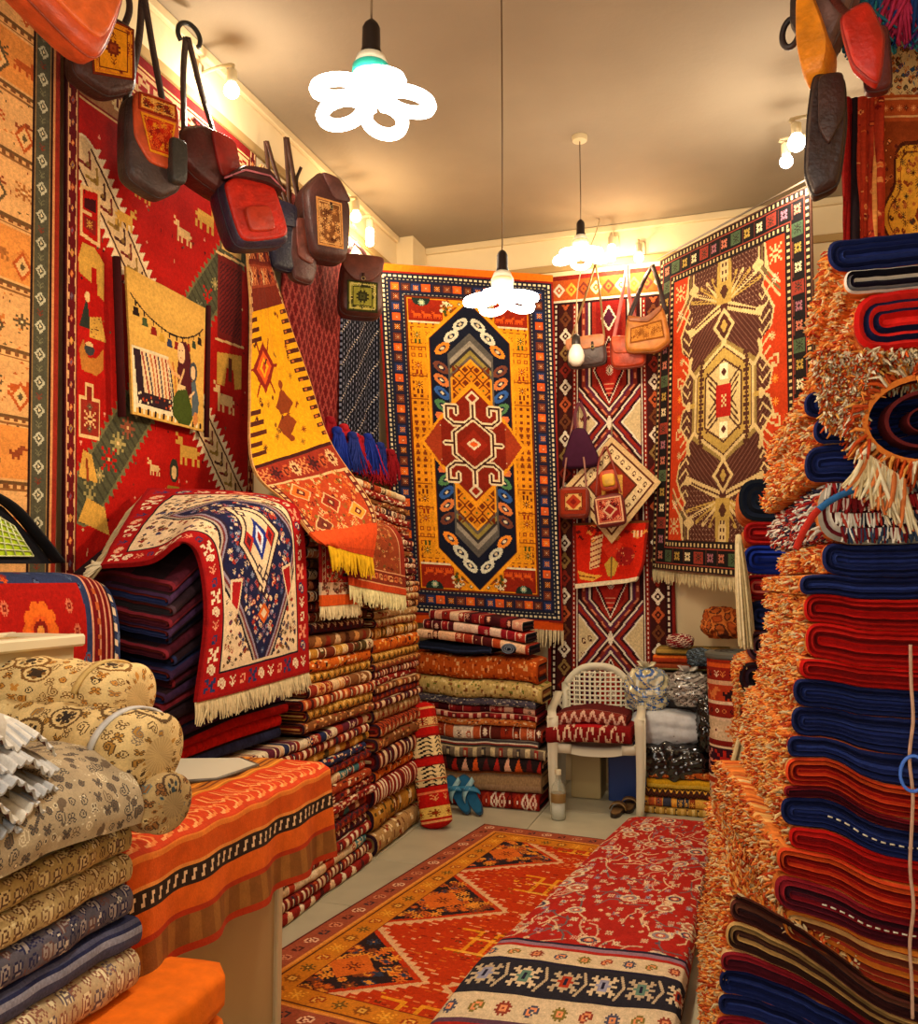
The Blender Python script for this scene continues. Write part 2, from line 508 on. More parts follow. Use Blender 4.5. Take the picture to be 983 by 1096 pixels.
def d_yellow():
    """large golden rug with a dark pointed frame and a red medallion"""
    W, H = 176, 352
    c = Cv(W, H, '#d98a17')
    R = random.Random(3)
    navy, red, org, crm, brn = '#171a30', '#8d2413', '#d2541a', '#d9c7a0', '#5d2411'
    m = 27                                                            # border width
    # rows of small marks over the gold field
    for j, y in enumerate(range(m + 4, H - m - 2, 7)):
        for i, x in enumerate(range(m + 4, W - m, 7)):
            k = (j // 6) % 3
            if k == 0: c.rect(x - 2, y - 2, x + 2, y + 1, '#7a3410'); c.rect(x - 1, y - 1, x + 1, y + 3, '#7a3410')
            elif k == 1: c.rect(x - 2, y - 2, x + 2, y + 2, '#8f3f12'); c.rect(x - 1, y - 1, x + 1, y + 1, '#d98a17')
            else: c.rect(x - 2, y - 1, x + 1, y + 2, '#6a2c10')
    for y, col in ((66, '#3c4a1d'), (98, '#8a2412'), (118, '#5a1d10')):
        for x in (36, 47):
            c.rect(x - 5, y - 8, x + 5, y + 8, '#dd9119')
            c.stamp(CRAB, x, y, {'#': col if x == 36 else '#7d2313', 'o': crm}, 1); c.rect(x - 3, y + 4, x - 1, y + 9, col); c.rect(x + 1, y + 4, x + 3, y + 9, col)
    for y in (78, 108, 132): c.rect(m, y, 56, y + 1, '#7a3410')
    # red corner blocks with beasts
    c.rect(m + 1, m + 1, 62, m + 25, '#8a2210'); c.rect(m + 1, m + 24, 62, m + 26, crm)
    for x in (36, 46, 56): c.stamp(GOAT, x, m + 17, {'#': org})
    c.ell(41, m + 1, 9, 7, '#1c2a25'); c.stamp(FLW, 41, m + 4, {'#': '#7f9a80', 'o': crm})
    c.poly([(62, m + 1), (W / 2, m + 1), (W / 2, m + 4), (62, m + 28)], '#d98a17')
    c.scatter(26, (60, m + 2, 80, m + 16), ['#8f3f12', '#3c4a1d', crm], 4, [SEED])
    # long pointed frame
    cx, cy = W / 2, H / 2; ry = H / 2 - m - 4
    c.hexa(cx, cy, 44, ry + 7, 42, '#e79a1f'); c.hexa(cx, cy, 40.5, ry + 4, 41, '#5d2411'); c.hexa(cx, cy, 39.5, ry + 3, 40.5, '#141727')
    leaf = ['#c9c7b0', '#c9c7b0', '#e0862a', '#6c3b2c', '#c8743a', '#2f5596', '#4e7d4f', '#cf6f3d', '#5aa0b0']
    for k in range(12):
        y = m + 26 + k * 13.2
        if y > cy - 8: break
        x = cx - (30 if k > 2 else 9 + k * 9.5); yy = y + (6 if k > 2 else -1)
        col = leaf[min(k, 8)] if k < 9 else R.choice(leaf)
        a = math.radians(38 if k > 2 else -40); ca, sa = math.cos(a), math.sin(a)
        for rx, ry2, cc in ((9., 4.8, col), (4.4, 2.2, '#20253a'), (2., 1.3, crm)):
            X, Y = c.X - x, c.Y - yy
            c._m(((X * ca + Y * sa) / rx) ** 2 + ((-X * sa + Y * ca) / ry2) ** 2 <= 1, cc)
    for rx, k, cc in ((23, 0, '#54504b'), (21, 7, '#8d8577'), (21, 13, '#332d2c'), (21, 17, '#8a7a3a'), (21, 22, '#5b5148'), (21, 26, '#e29a25'), (20, 29, '#cf8018')):
        c.hexa(cx, cy, rx, ry - 30 - k, 22, cc)
    f = (np.abs(c.X - cx) < 19) & (np.abs(c.Y - cy) < ry - 64)
    g = (np.abs((c.X - cx) % 12 - 6) + np.abs((c.Y - cy) % 14 - 7) < 3.4) | ((np.abs(np.abs((c.X - cx) % 12 - 6) + np.abs((c.Y - cy) % 14 - 7) - 6.3) < .8))
    c._m(f & g, '#6a2a10'); c._m(f & (np.abs((c.X - cx + 6) % 12 - 6) + np.abs((c.Y - cy + 7) % 14 - 7) < 2), '#4a5a22')
    # medallion
    c.poly([(cx - 54, cy), (cx - 20, cy - 44), (cx, cy - 66), (cx + 20, cy - 44), (cx + 54, cy), (cx + 20, cy + 44), (cx, cy + 66), (cx - 20, cy + 44)], '#e0921c')
    c.poly([(cx - 50, cy), (cx - 20, cy - 39), (cx, cy - 58), (cx + 20, cy - 39), (cx + 50, cy), (cx + 20, cy + 39), (cx, cy + 58), (cx - 20, cy + 39)], '#7a1f10')
    c.poly([(cx - 50, cy), (cx - 33, cy - 24), (cx - 33, cy + 24)], '#99361a')
    c.scatter(26, (cx - 56, cy - 24, cx - 24, cy + 24), ['#a84a22', '#5b160c', crm], 9, ['#'], 1, '#99361a')
    for w_, cc in ((5.2, crm), (2., '#3a1513')):
        c.line([(cx, cy - 46), (cx, cy - 27), (cx - 20, cy - 11), (cx - 20, cy + 11), (cx, cy + 27), (cx, cy + 46)], w_, cc)
        c.line([(cx - 10, cy - 20), (cx - 20, cy - 20), (cx - 27, cy - 26), (cx - 27, cy - 38), (cx - 17, cy - 38), (cx - 17, cy - 31)], w_, cc)
        c.line([(cx - 10, cy + 20), (cx - 20, cy + 20), (cx - 27, cy + 26), (cx - 27, cy + 38), (cx - 17, cy + 38), (cx - 17, cy + 31)], w_, cc)
        c.line([(cx - 20, cy), (cx - 29, cy)], w_, cc)
    c.dia(cx, cy - 48, 7, 8, crm); c.dia(cx, cy - 48, 4, 5, '#8d2413'); c.dia(cx, cy + 48, 7, 8, crm); c.dia(cx, cy + 48, 4, 5, '#8d2413')
    c.dia(cx, cy, 14, 16, '#8d2413'); c.dia(cx, cy, 8, 6, crm); c.dia(cx, cy, 5, 3.5, org)
    c.mirx(); c.miry()
    # borders
    c.ring(0, m, '#17192a')
    c.ring(0, 2, '#7c1d12'); c.ring(2, 4, '#17192a'); c.dash(4, 5, crm, 2, .55); c.ring(6, 7, '#17192a')
    c.dash(8, 4, '#9a927c', 1, .5); c.ring(10, 22, '#1b1d33'); c.dash(23, 4, '#8d8577', 1, .5); c.ring(25, 27, '#5d2411')
    pal = ['#c9531c', '#4a2420', '#26305a', '#d2541a', '#3a2227', '#5d2a20']
    def blk(x, y, k, sd):
        q = pal[k % 6]; c.rect(x - 4.5, y - 4.5, x + 4.5, y + 4.5, q)
        c.stamp("#.#.#\n.#.#.\n#.o.#\n.#.#.\n#.#.#", x, y, {'#': '#a8623a' if k % 2 else '#e58a2e', 'o': crm})
    c.around(16, 10.5, blk)
    return c.yarn(.14, 5)

def d_kilim():
    """long flat-woven rug with nested lozenges"""
    W, H = 122, 400
    crm, dk, red, pl, wht = '#c9b184', '#2c1113', '#8c2418', '#52213a', '#dccdb4'
    c = Cv(W, H, crm)
    fx0, fx1 = 30, W - 30
    # cream ground motifs
    r = random.Random(4)
    for y in range(8, H, 17):
        for x in (fx0 + 5, fx0 + 11): c.stamp(r.choice([HOOK, BIRD, CRAB]), x, y + r.randint(-3, 3), {'#': r.choice(['#4b231c', '#6b2f21', '#3d3a22']), 'o': crm}, 1, r.random() < .5)
    cx = W / 2; per = 112.; half = 34
    w0 = 132.; per = 182.                                         # rows of the waists
    ph = np.abs((c.Y - w0 + per / 2) % per - per / 2)             # distance to the nearest waist
    wid = 2 + np.minimum(ph * .92, 30)
    d = wid - np.abs(c.X - cx)
    # nested stripes following the lozenge outline
    for i, (k, cc) in enumerate(((-12, wht), (-10, dk), (-7, red), (-3, pl), (-1, wht), (1, dk), (4, '#7c2a20'), (8, pl), (11, wht), (13, dk), (15, '#8c2418'), (19, '#7a1512'))):
        c._m(d > k, cc)
    sk = (c.Y.astype(int) // 5) % 2 == 0
    c._m((d > -9.5) & (d < -7.5) & sk, '#4b1730'); c._m((d > 5) & (d < 7) & sk, '#c77a55')
    for k in range(-1, 3):
      for yc in (w0 + per * k + 46, w0 + per * k + 136):
        c.dia(cx, yc, 16, 30, wht); c.dia(cx, yc, 15, 28, '#3a0f14'); c.dia(cx, yc, 13, 24, '#a8241a')
        c.stamp("..#.#..\n.#.#.#.\n#.###.#\n.##o##.\n###o###\n.##o##.\n#.###.#\n.#.#.#.\n..#.#..", cx, yc, {'#': wht, 'o': dk}, 1)
        for q in (-1, 1):
            for j in range(3): c.rect(cx - 5 + j, yc + q * (12 + 4 * j), cx + 5 - j, yc + q * (12 + 4 * j) + 1, '#d98a6a')
      c.dia(cx, w0 + per * k, 3, 7, wht); c.dia(cx, w0 + per * (k + .5), 8, 12, wht); c.dia(cx, w0 + per * (k + .5), 6, 9, '#4b1730')
    # side borders
    for sd in (0, 1):
        X = c.X if sd == 0 else W - c.X
        c._m(X < 30, '#43151a'); c._m(X < 3, '#7d1f18'); c._m((X >= 3) & (X < 5), dk)
        c._m((X >= 5) & (X < 7) & (c.Y.astype(int) % 5 < 3), wht); c._m((X >= 7) & (X < 9), dk)
        c._m((X >= 9) & (X < 23), '#3b1512'); c._m((X >= 24) & (X < 27), red); c._m((X >= 25) & (X < 26.5) & (c.Y.astype(int) % 4 < 2), wht); c._m((X >= 28) & (X < 29.5), wht)
        cs = [wht, '#b0522b', '#6b3a20', wht, '#8a6a3a', '#7d2318']
        for k, y in enumerate(range(9, H, 15)):
            x = 16 if sd == 0 else W - 16
            c.dia(x, y, 6, 7.5, cs[k % 6]); c.dia(x, y, 3, 4, '#3b1512'); c.dia(x, y, 1.2, 1.6, cs[k % 6])
    # head border
    c.rect(0, 0, W, 4, '#7d1f18'); c.rect(0, 4, W, 22, '#b34f1f'); c.rect(0, 22, W, 24, wht); c.rect(0, 24, W, 26, dk)
    cs = [wht, '#d9a43c', '#6b2f21', '#e8c88a', '#8c2418']
    for k, x in enumerate(range(9, W, 13)): c.dia(x, 13, 6, 7, cs[k % 5]); c.dia(x, 13, 3, 4, '#b34f1f'); c.dia(x, 13, 1.5, 2, cs[k % 5])
    return c.yarn(.14, 6)

def d_eagle():
    """brown rug with a gold central column and red lobes"""
    W, H = 200, 280
    brn, red, gold, crm, dk = '#4a261d', '#b53814', '#ad9048', '#c9b17a', '#221816'
    c = Cv(W, H, brn)
    ln = ((c.X + c.Y * 1.0).astype(int) % 5 == 0); c._m(ln, '#6e4c3e')
    dots = ((c.X.astype(int) % 4 == 0) & (c.Y.astype(int) % 4 == 0)); c._m(dots & (np.abs(c.Y - H / 2) > 70), '#9a7a62')
    b = 27
    cx, cy = W / 2, H / 2
    def lobes(k, col):
        for q in (0, 1):
            # scalloped red side lobes
            pts = [(b - 2, b - 2), (b + 22 + k, b - 2)]
            prof = [(34, 30), (28, 48), (40, 58), (30, 66), (18, 78), (24, 92), (40, 98), (46, 108), (34, 116), (22, 124), (30, 138), (40, 140)]
            for dx, y in prof: pts.append((b + dx * .62 + k * (1 if dx > 20 else 1), y + (k * .5)))
            pts += [(b - 2, 140)]
            c.poly(pts, col)
    lobes(2.2, crm); lobes(0, red)
    for y in range(62, 136, 9):                                          # combs
        c.line([(b + 17, y), (b + 26, y + 7), (b + 29, y + 3)], 1.6, crm)
    c.stamp(STAR, b + 14, 100, {'#': crm, 'o': brn}); c.stamp(STAR, b + 12, 132, {'#': '#e0862a', 'o': crm}); c.stamp(HOOK, b + 12, 118, {'#': crm}, 2)
    # striped corner bracket
    for k in range(3): c.line([(b + 30 - k * 4, b + 2), (b + 30 - k * 4, b + 18), (b + 6, b + 44 - k * 5)], 2, [crm, '#6b5a35', crm][k])
    c.stamp(CRAB, b + 10, b + 12, {'#': crm, 'o': red}, 2); c.stamp(CRAB, b + 10, b + 30, {'#': '#e5cfa5', 'o': red}, 1)
    # central column
    def blob(pts, w_, col): c.line(pts, w_, col)
    c.hexa(cx, cy, 40, 50, 22, '#8a7440'); c.hexa(cx, cy, 37, 47, 22, crm); c.hexa(cx, cy, 34, 44, 21, brn); c.hexa(cx, cy, 32.5, 42.5, 20, gold); c.hexa(cx, cy, 23, 34, 13, '#4a2a1d')
    c.hexa(cx, cy, 21, 32, 12, crm)
    for y in range(int(cy) - 36, int(cy), 7):
        c.rect(cx - 31, y, cx - 24, y + 3, '#4a2a1d'); c.dia(cx - 28, y + 5, 2, 2, '#4a2a1d')
    for k in range(4): c.line([(cx - 20 + k * 1.5, cy - 24 + k * 6), (cx - 8, cy - 14 + k * 5)], 1.8, '#4a2a1d')
    c.rect(cx - 9, cy - 13, cx + 9, cy + 13, '#a31f16'); c.stamp("#.#\n.#.\n#.#\n.#.\n#.#", cx, cy, {'#': crm}, 2)
    c.rect(cx - 5, cy - 30, cx + 5, cy - 17, '#f0dfb5'); c.dia(cx, cy - 23, 3, 4, brn)
    c.line([(cx - 38, cy - 24), (cx - 46, cy - 32), (cx - 43, cy - 40)], 3.5, crm); c.line([(cx - 38, cy), (cx - 45, cy)], 4, gold); c.ell(cx - 46, cy, 3, 4, crm)
    # stem, lozenge, wings
    c.rect(cx - 3, cy - 62, cx + 3, cy - 46, crm); c.dia(cx, cy - 60, 13, 15, crm); c.dia(cx, cy - 60, 9, 11, brn); c.dia(cx, cy - 60, 4, 6, gold)
    c.poly([(cx - 4, cy - 72), (cx - 46, cy - 58), (cx - 50, cy - 66), (cx - 40, cy - 66), (cx - 4, cy - 80)], crm); c.line([(cx - 4, cy - 76), (cx - 38, cy - 65)], 1.6, brn)
    for k in range(6):
        a = math.radians(18 + k * 13); L = 44 - k * 2
        c.line([(cx - 3, cy - 80), (cx - 3 - L * math.cos(a), cy - 80 - L * math.sin(a) * .62)], 3, crm if k % 2 else gold)
        c.line([(cx - 16 * math.cos(a), cy - 80 - 16 * math.sin(a) * .62), (cx - 3 - (L - 4) * math.cos(a), cy - 80 - (L - 4) * math.sin(a) * .62)], .9, brn)
    c.poly([(cx - 40, cy - 92), (cx - 50, cy - 98), (cx - 42, cy - 104), (cx - 34, cy - 98)], crm)
    c.rect(cx - 9, cy - 108, cx + 9, cy - 78, gold); c.dia(cx, cy - 88, 5, 7, '#4a2a1d'); c.dia(cx, cy - 104, 8, 8, '#4d7488')
    c.line([(cx, b), (cx, cy - 100)], 15, gold); c.line([(cx, b), (cx, cy - 100)], 9, crm)
    for y in range(b + 2, int(cy) - 98, 6): c.rect(cx - 3, y, cx - 1, y + 3, brn); c.dia(cx - 7, y + 2, 2.4, 2.4, gold)
    c.mirx(); c.miry()
    # borders
    c.ring(0, b, dk); c.ring(0, 1, '#5a3a2a'); c.dash(2, 5, crm, 3, .5); c.ring(6, 7, '#8a3a2a'); c.ring(7, 20, '#1a1514'); c.ring(20, 21, '#8a3a2a'); c.dash(22, 5, crm, 3, .5); c.ring(26, 27, dk)
    pal = ['#b56a52', '#46583c', '#a98a3e', '#d9c79a', '#8d3527', '#97606a']
    AST = "##.#.##\n#######\n.##.##.\n##...##\n.##.##.\n#######\n##.#.##"
    def blk(x, y, k, sd):
        if k % 3 == 1: c.rect(x - 6, y - 5, x + 6, y + 5, pal[k % 6]); c.stamp(CRAB, x, y, {'#': '#2c2a20', 'o': pal[k % 6]})
        else: c.stamp(AST, x, y, {'#': pal[k % 6]}, 1); c.rect(x - 6, y - 6, x - 5, y + 6, '#5a2b22')
    c.around(13.5, 14, blk)
    return c.yarn(.14, 8)

def d_pictorial():
    """red rug with tents, beasts and long diagonal bands"""
    W, H = 176, 290
    red, crm, tan, dk, grn = '#a81109', '#d8ae72', '#c9973f', '#3a0d10', '#4b4a33'
    c = Cv(W, H, red, 1.7)
    r = random.Random(6)
    def band(p, q, w_, col, ed, teeth):
        p, q = np.array(p, float), np.array(q, float); d = (q - p) / np.linalg.norm(q - p); n = np.array([-d[1], d[0]]); L = np.linalg.norm(q - p)
        for k in range(int(L / 5)):
            b0 = p + d * (k * 5 + 2.5)
            for sg in (-1, 1): c.poly([b0 - d * 2.5 + n * sg * w_ * .45, b0 + d * 2.5 + n * sg * w_ * .45, b0 + n * sg * (w_ * .5 + teeth)], ed)
        c.line([p, q], w_, ed); c.line([p, q], w_ - 2.4, col)
        return d, n, L
    # green-grey band from lower left to upper right
    p, q = (14, 252), (172, 50)
    d, n, L = band(p, q, 25, grn, '#6b6440', 3)
    c._m((np.abs((c.X - c.Y) % 7 - 3) < 1) & (np.all(np.abs(c.a - lin(grn)) < 1e-6, 2)), '#3a3a2a')
    for k in range(int(L / 12)):
        b0 = np.array(p) + d * (k * 12 + 6); c.stamp(r.choice([CRAB, STAR, SPRIG]), b0[0], b0[1], {'#': r.choice(['#9a8a52', '#8b4a30', '#7c7a5a', '#a81109']), 'o': crm}, r.choice([2, 3]))
    # cream band from upper left to lower right
    p, q = (12, 76), (176, 262)
    d, n, L = band(p, q, 20, '#d0ae7e', '#dcc39a', 5)
    for off in (-7.5, 7.5): c.line([np.array(p) + n * off, np.array(q) + n * off], 1.3, dk)
    for k in range(int(L / 8)):
        b0 = np.array(p) + d * (k * 8 + 4); c.line([b0 - n * 5 - d * 3, b0 + d * 3, b0 + n * 5 - d * 3], 1.7, ['#6b1f18', '#8a6a2a', '#43201a'][k % 3]); c.dia(*(b0 + d * 1), 1.6, 1.6, '#7a5a2a')
    # tents, people and beasts on the left side
    fr = ((10, 92), (24, 90), (24, 120), (10, 118)); c.poly(fr, crm); c.poly([(11.5, 94), (22.5, 92), (22.5, 118), (11.5, 116)], red); c.rect(11.5, 104, 18, 106, crm); c.poly([(13, 98), (21, 96), (21, 103), (13, 103)], dk); c.poly([(13, 107), (21, 107), (21, 115), (13, 113)], '#7a1d14'); c.stamp(CRAB, 17, 110, {'#': tan}, 1)
    c.poly([(9, 130), (12, 121), (20, 121), (27, 127), (27, 147), (22.5, 145), (21.5, 132), (18.5, 132), (18.5, 140), (9.5, 137)], tan)
    c.poly([(10, 164), (15, 148), (18, 164)], '#2b2f26'); c.ell(15.5, 148, 1.8, 2.8, crm); c.poly([(17, 158), (25, 156), (29, 168), (17, 168)], tan); c.scatter(16, (18, 157, 28, 168), [dk, '#8a5a2a'], 3, ["##"])
    c.poly([(10, 176), (13, 170), (16, 179), (22, 178), (27, 172), (27, 183), (22, 187), (12, 186)], '#b5702a'); c.ell(17, 174.5, 3.4, 3, '#38393a'); c.ell(17, 172, 2.6, 1.2, crm)
    c.rect(14, 192, 20, 202, crm); c.rect(10, 199, 25, 220, crm); c.rect(15, 193.5, 19, 203, '#7d1d12'); c.rect(11, 200.5, 24, 218.5, '#8a2517'); c.stamp(CRAB, 17.5, 210, {'#': crm, 'o': dk}, 2); c.stamp(STAR, 17.5, 204, {'#': '#4b4a33', 'o': crm}); c.stamp(STAR, 17.5, 215, {'#': '#4b4a33', 'o': crm})
    c.poly([(10, 240), (13, 226), (19, 228), (24, 242)], tan); c.line([(16.5, 241), (15.5, 231)], 1.8, '#8a3a1a')
    c.poly([(10, 262), (16, 250), (30, 254), (34, 268)], tan)
    # lower centre figure
    c.ell(90, 228, 4.4, 7, '#2e2d22'); c.ell(90, 229, 2.6, 4, crm); c.poly([(80, 256), (84, 237), (95, 237), (101, 256)], '#8a6a22'); c.line([(82, 240), (74, 252)], 1.8, crm); c.line([(98, 240), (106, 252)], 1.8, crm)
    for x, y, k, col in ((60, 74, 3, tan), (120, 66, 4, tan), (103, 214, 4, tan), (84, 52, 2, '#7a1c14'), (140, 176, 4, crm), (96, 84, 3, crm), (132, 40, 3, crm), (70, 228, 2, crm), (44, 96, 3, tan)):
        c.stamp(GOAT, x, y, {'#': col}, k, r.random() < .5)
    # right-hand panel
    c.rect(132, 84, 160, 138, '#6b1a18'); c.line([(130, 84), (162, 82)], 1.6, crm); c.line([(130, 140), (162, 138)], 1.6, crm); c.rect(136, 70, 158, 80, '#c9a05a')
    c._m((c.X > 134) & (c.X < 158) & (c.Y > 88) & (c.Y < 134) & (((c.X * 1.5).astype(int) + (c.Y * 1.5).astype(int)) % 5 < 2), '#3f1418')
    c.poly([(132, 148), (160, 144), (160, 166), (152, 168), (150, 156), (142, 156), (140, 168), (132, 168)], tan); c.rect(144, 149, 148, 164, '#5d2a14')
    c.scatter(170, (10, 60, 166, 282), [crm, '#d98a6a', dk, '#4b4a33', '#7a1c14'], 12, ["#\n#\n#\n#", ".#.\n###\n.#.", "##\n##", ".#.\n.#.\n###\n###"], 1, red)
    # head of the rug: pattern bands
    c.rect(0, 0, W, 48, '#7d1512'); c.rect(8, 8, W - 10, 22, '#c7a070'); c.rect(8, 26, W - 10, 46, '#9c6a42')
    for k, x in enumerate(range(13, W - 10, 7)):
        c.stamp(HOOK, x, 15, {'#': '#8a1712'}, 3, k % 2); c.stamp(BOTEH, x, 36, {'#': ['#5a1414', '#26305a', '#8a1712', '#d9c08a'][k % 4], 'o': crm}, 3, k % 2)
    for y in (6, 23, 47): c.rect(0, y, W, y + 1.2, crm)
    # side borders: dark red strips with running hooks
    for sd in (0, 1):
        X = c.X if sd == 0 else W - c.X
        c._m(X < 9, '#5a0d12'); c._m(X < .8, dk)
        ww = (np.sin(c.Y * .8) > 0)
        c._m((X >= 1.2) & (X < 2), '#cf9a68'); c._m((X >= 2) & (X < 2.8) & ww, '#cf9a68'); c._m((X >= 7) & (X < 7.9), '#cf9a68'); c._m((X >= 6.2) & (X < 7) & ww, '#cf9a68'); c._m((X >= 8.4) & (X < 9), '#8a1210')
        for k, y in enumerate(range(8, H, 11)):
            c.stamp(LEAF, 4.5 if sd == 0 else W - 4.5, y, {'#': ['#a8451f', '#4a2a35', '#8a1712', '#b5822c'][k % 4], 'o': ['#d98a4a', '#6a4a5a', '#c77a4a'][k % 3]}, 1, rot=1)
    return c.yarn(.15, 9)

def d_cream():
    """cream rug with rows of orange figures and a grey-green border"""
    W, H = 150, 320
    c = Cv(W, H, '#dba363', 1.6)
    r = random.Random(8)
    cols = ['#b5521f', '#8a3f1f', '#a3622c', '#c4702f', '#5e4a2e']
    for j, y in enumerate(range(14, H, 34)):
        c.rect(0, y - 16, W, y - 14, '#6b4a28'); c.rect(0, y - 12, W, y - 11, '#8a5a2e')
        for k, x in enumerate(range(8, W - 14, 4)): c.rect(x, y - 14.5, x + 2, y - 12.5, '#7a4a26')
        if j % 3 == 1: c.rect(0, y - 10, W - 14, y + 17, '#d98a3f')
        for k, x in enumerate(range(14, W - 14, 13)):
            a = [CRAB, GOAT, TREE, BIRD, STAR][(j * 2 + k) % 5]
            c.stamp(a, x, y + 3, {'#': cols[(j + k) % 5], 'o': '#e6c58c'}, 2, k % 2)
            if (j + k) % 2: c.dia(x, y + 8, 5, 8, cols[(k + 1) % 5]); c.dia(x, y + 8, 3.4, 5.5, '#e0ae6c'); c.dia(x, y + 8, 1.4, 2.4, cols[k % 5])
    c.scatter(900, (0, 0, W - 14, H), cols, 5, ["##", "#\n#", ".#.\n###"], 1, '#dba363')
    X = W - c.X
    c._m(X < 15, '#2a1512'); c._m((X > 5) & (X < 14), '#4d4a38'); c._m(X < 2.6, '#8a2416'); c._m((X >= 2.6) & (X < 3.6), '#c9854f'); c._m((X > 13) & (X < 14), '#8a6a3e'); c._m((X > 5) & (X < 5.8), '#8a6a3e')
    for k, y in enumerate(range(6, H, 15)):
        c.dia(W - 9.5, y, 2.8, 4, '#b9b496'); c.dia(W - 9.5, y, 1.7, 2.4, '#4d4a38'); c.dia(W - 9.5, y, .8, 1.1, '#d9c9a0'); c.stamp(SPRIG, W - 9.5, y + 7.5, {'#': ['#6f6c50', '#7a3524'][k % 3 == 2]})
    return c.yarn(.12, 10)

def d_weavers():
    """little woven picture: two women at a loom under a string of tassels"""
    W, H = 110, 118
    c = Cv(W, H, '#cfa04a')
    dk = '#241613'
    xs = np.linspace(4, W - 4, 40); ys = 20 + 20 * np.sin((xs - 4) / (W - 8) * PI) ** .8 + (xs / W) * 2
    c.line(list(zip(xs, ys)), 1.5, dk)
    cols = [dk, '#3d4a2c', '#7d1812', '#b98a2c', '#2c3450', '#7d1812', '#b0762a', '#7d1812', '#2f3a2a', dk]
    for k in range(10):
        x = 9 + k * 10.2; y = np.interp(x, xs, ys); c.rect(x - .8, y, x + .8, y + 4, dk); c.poly([(x - 4, y + 12), (x - 2.5, y + 5), (x + 2.5, y + 5), (x + 4, y + 12)], cols[k])
    # the rug on the loom
    c.poly([(2, 62), (48, 62), (62, 112), (2, 112)], '#d9c7a0'); c.poly([(4, 64), (46, 64), (58, 108), (8, 108)], '#2c1a20'); c.poly([(12, 64), (46, 64), (54, 98), (16, 98)], '#d8b98c')
    for k in range(9): c.line([(14 + k * 5, 66), (22 + k * 5, 97)], 1.8, ['#8a1d14', '#2a2336', '#b5622c'][k % 3])
    c.scatter(26, (8, 99, 58, 107), ['#d9c7a0', '#a8451f', '#6b1f18'], 2, ["##\n##"])
    for k in range(20): c.rect(2 + k * 6, 111, 5 + k * 6, 116, '#2a1512' if k % 2 else '#e0cfa5')
    # woman
    c.poly([(60, 70), (66, 44), (76, 42), (84, 52), (88, 78), (86, 92), (66, 90), (62, 80)], '#4a1418'); c.ell(67, 54, 6.5, 9.5, '#e0b483'); c.rect(63, 52, 65, 53, dk); c.rect(68, 51, 70, 52, dk); c.rect(65, 58, 67, 59, '#8a1d14')
    c.line([(64, 76), (54, 74), (48, 66)], 3.2, '#d39a62'); c.line([(72, 68), (64, 84)], 3, '#c9a06a'); c.rect(62, 82, 76, 92, '#d9b47a'); c.scatter(10, (62, 82, 76, 92), ['#6b1f18', '#8a5a2a'], 3)
    # green skirt
    c.poly([(56, 96), (62, 88), (78, 84), (88, 98), (92, 108), (86, 116), (70, 116), (58, 110)], '#3d4a17')
    # girl
    c.ell(90, 66, 7, 9, '#3c4148'); c.ell(89, 67, 4.5, 6.5, '#deb384'); c.poly([(86, 76), (94, 74), (102, 92), (100, 106), (90, 106)], '#4f5a60'); c.line([(92, 84), (84, 90)], 2.5, '#deb384'); c.ell(97, 108, 4, 6, '#c27a3e')
    return c.yarn(.1, 11)

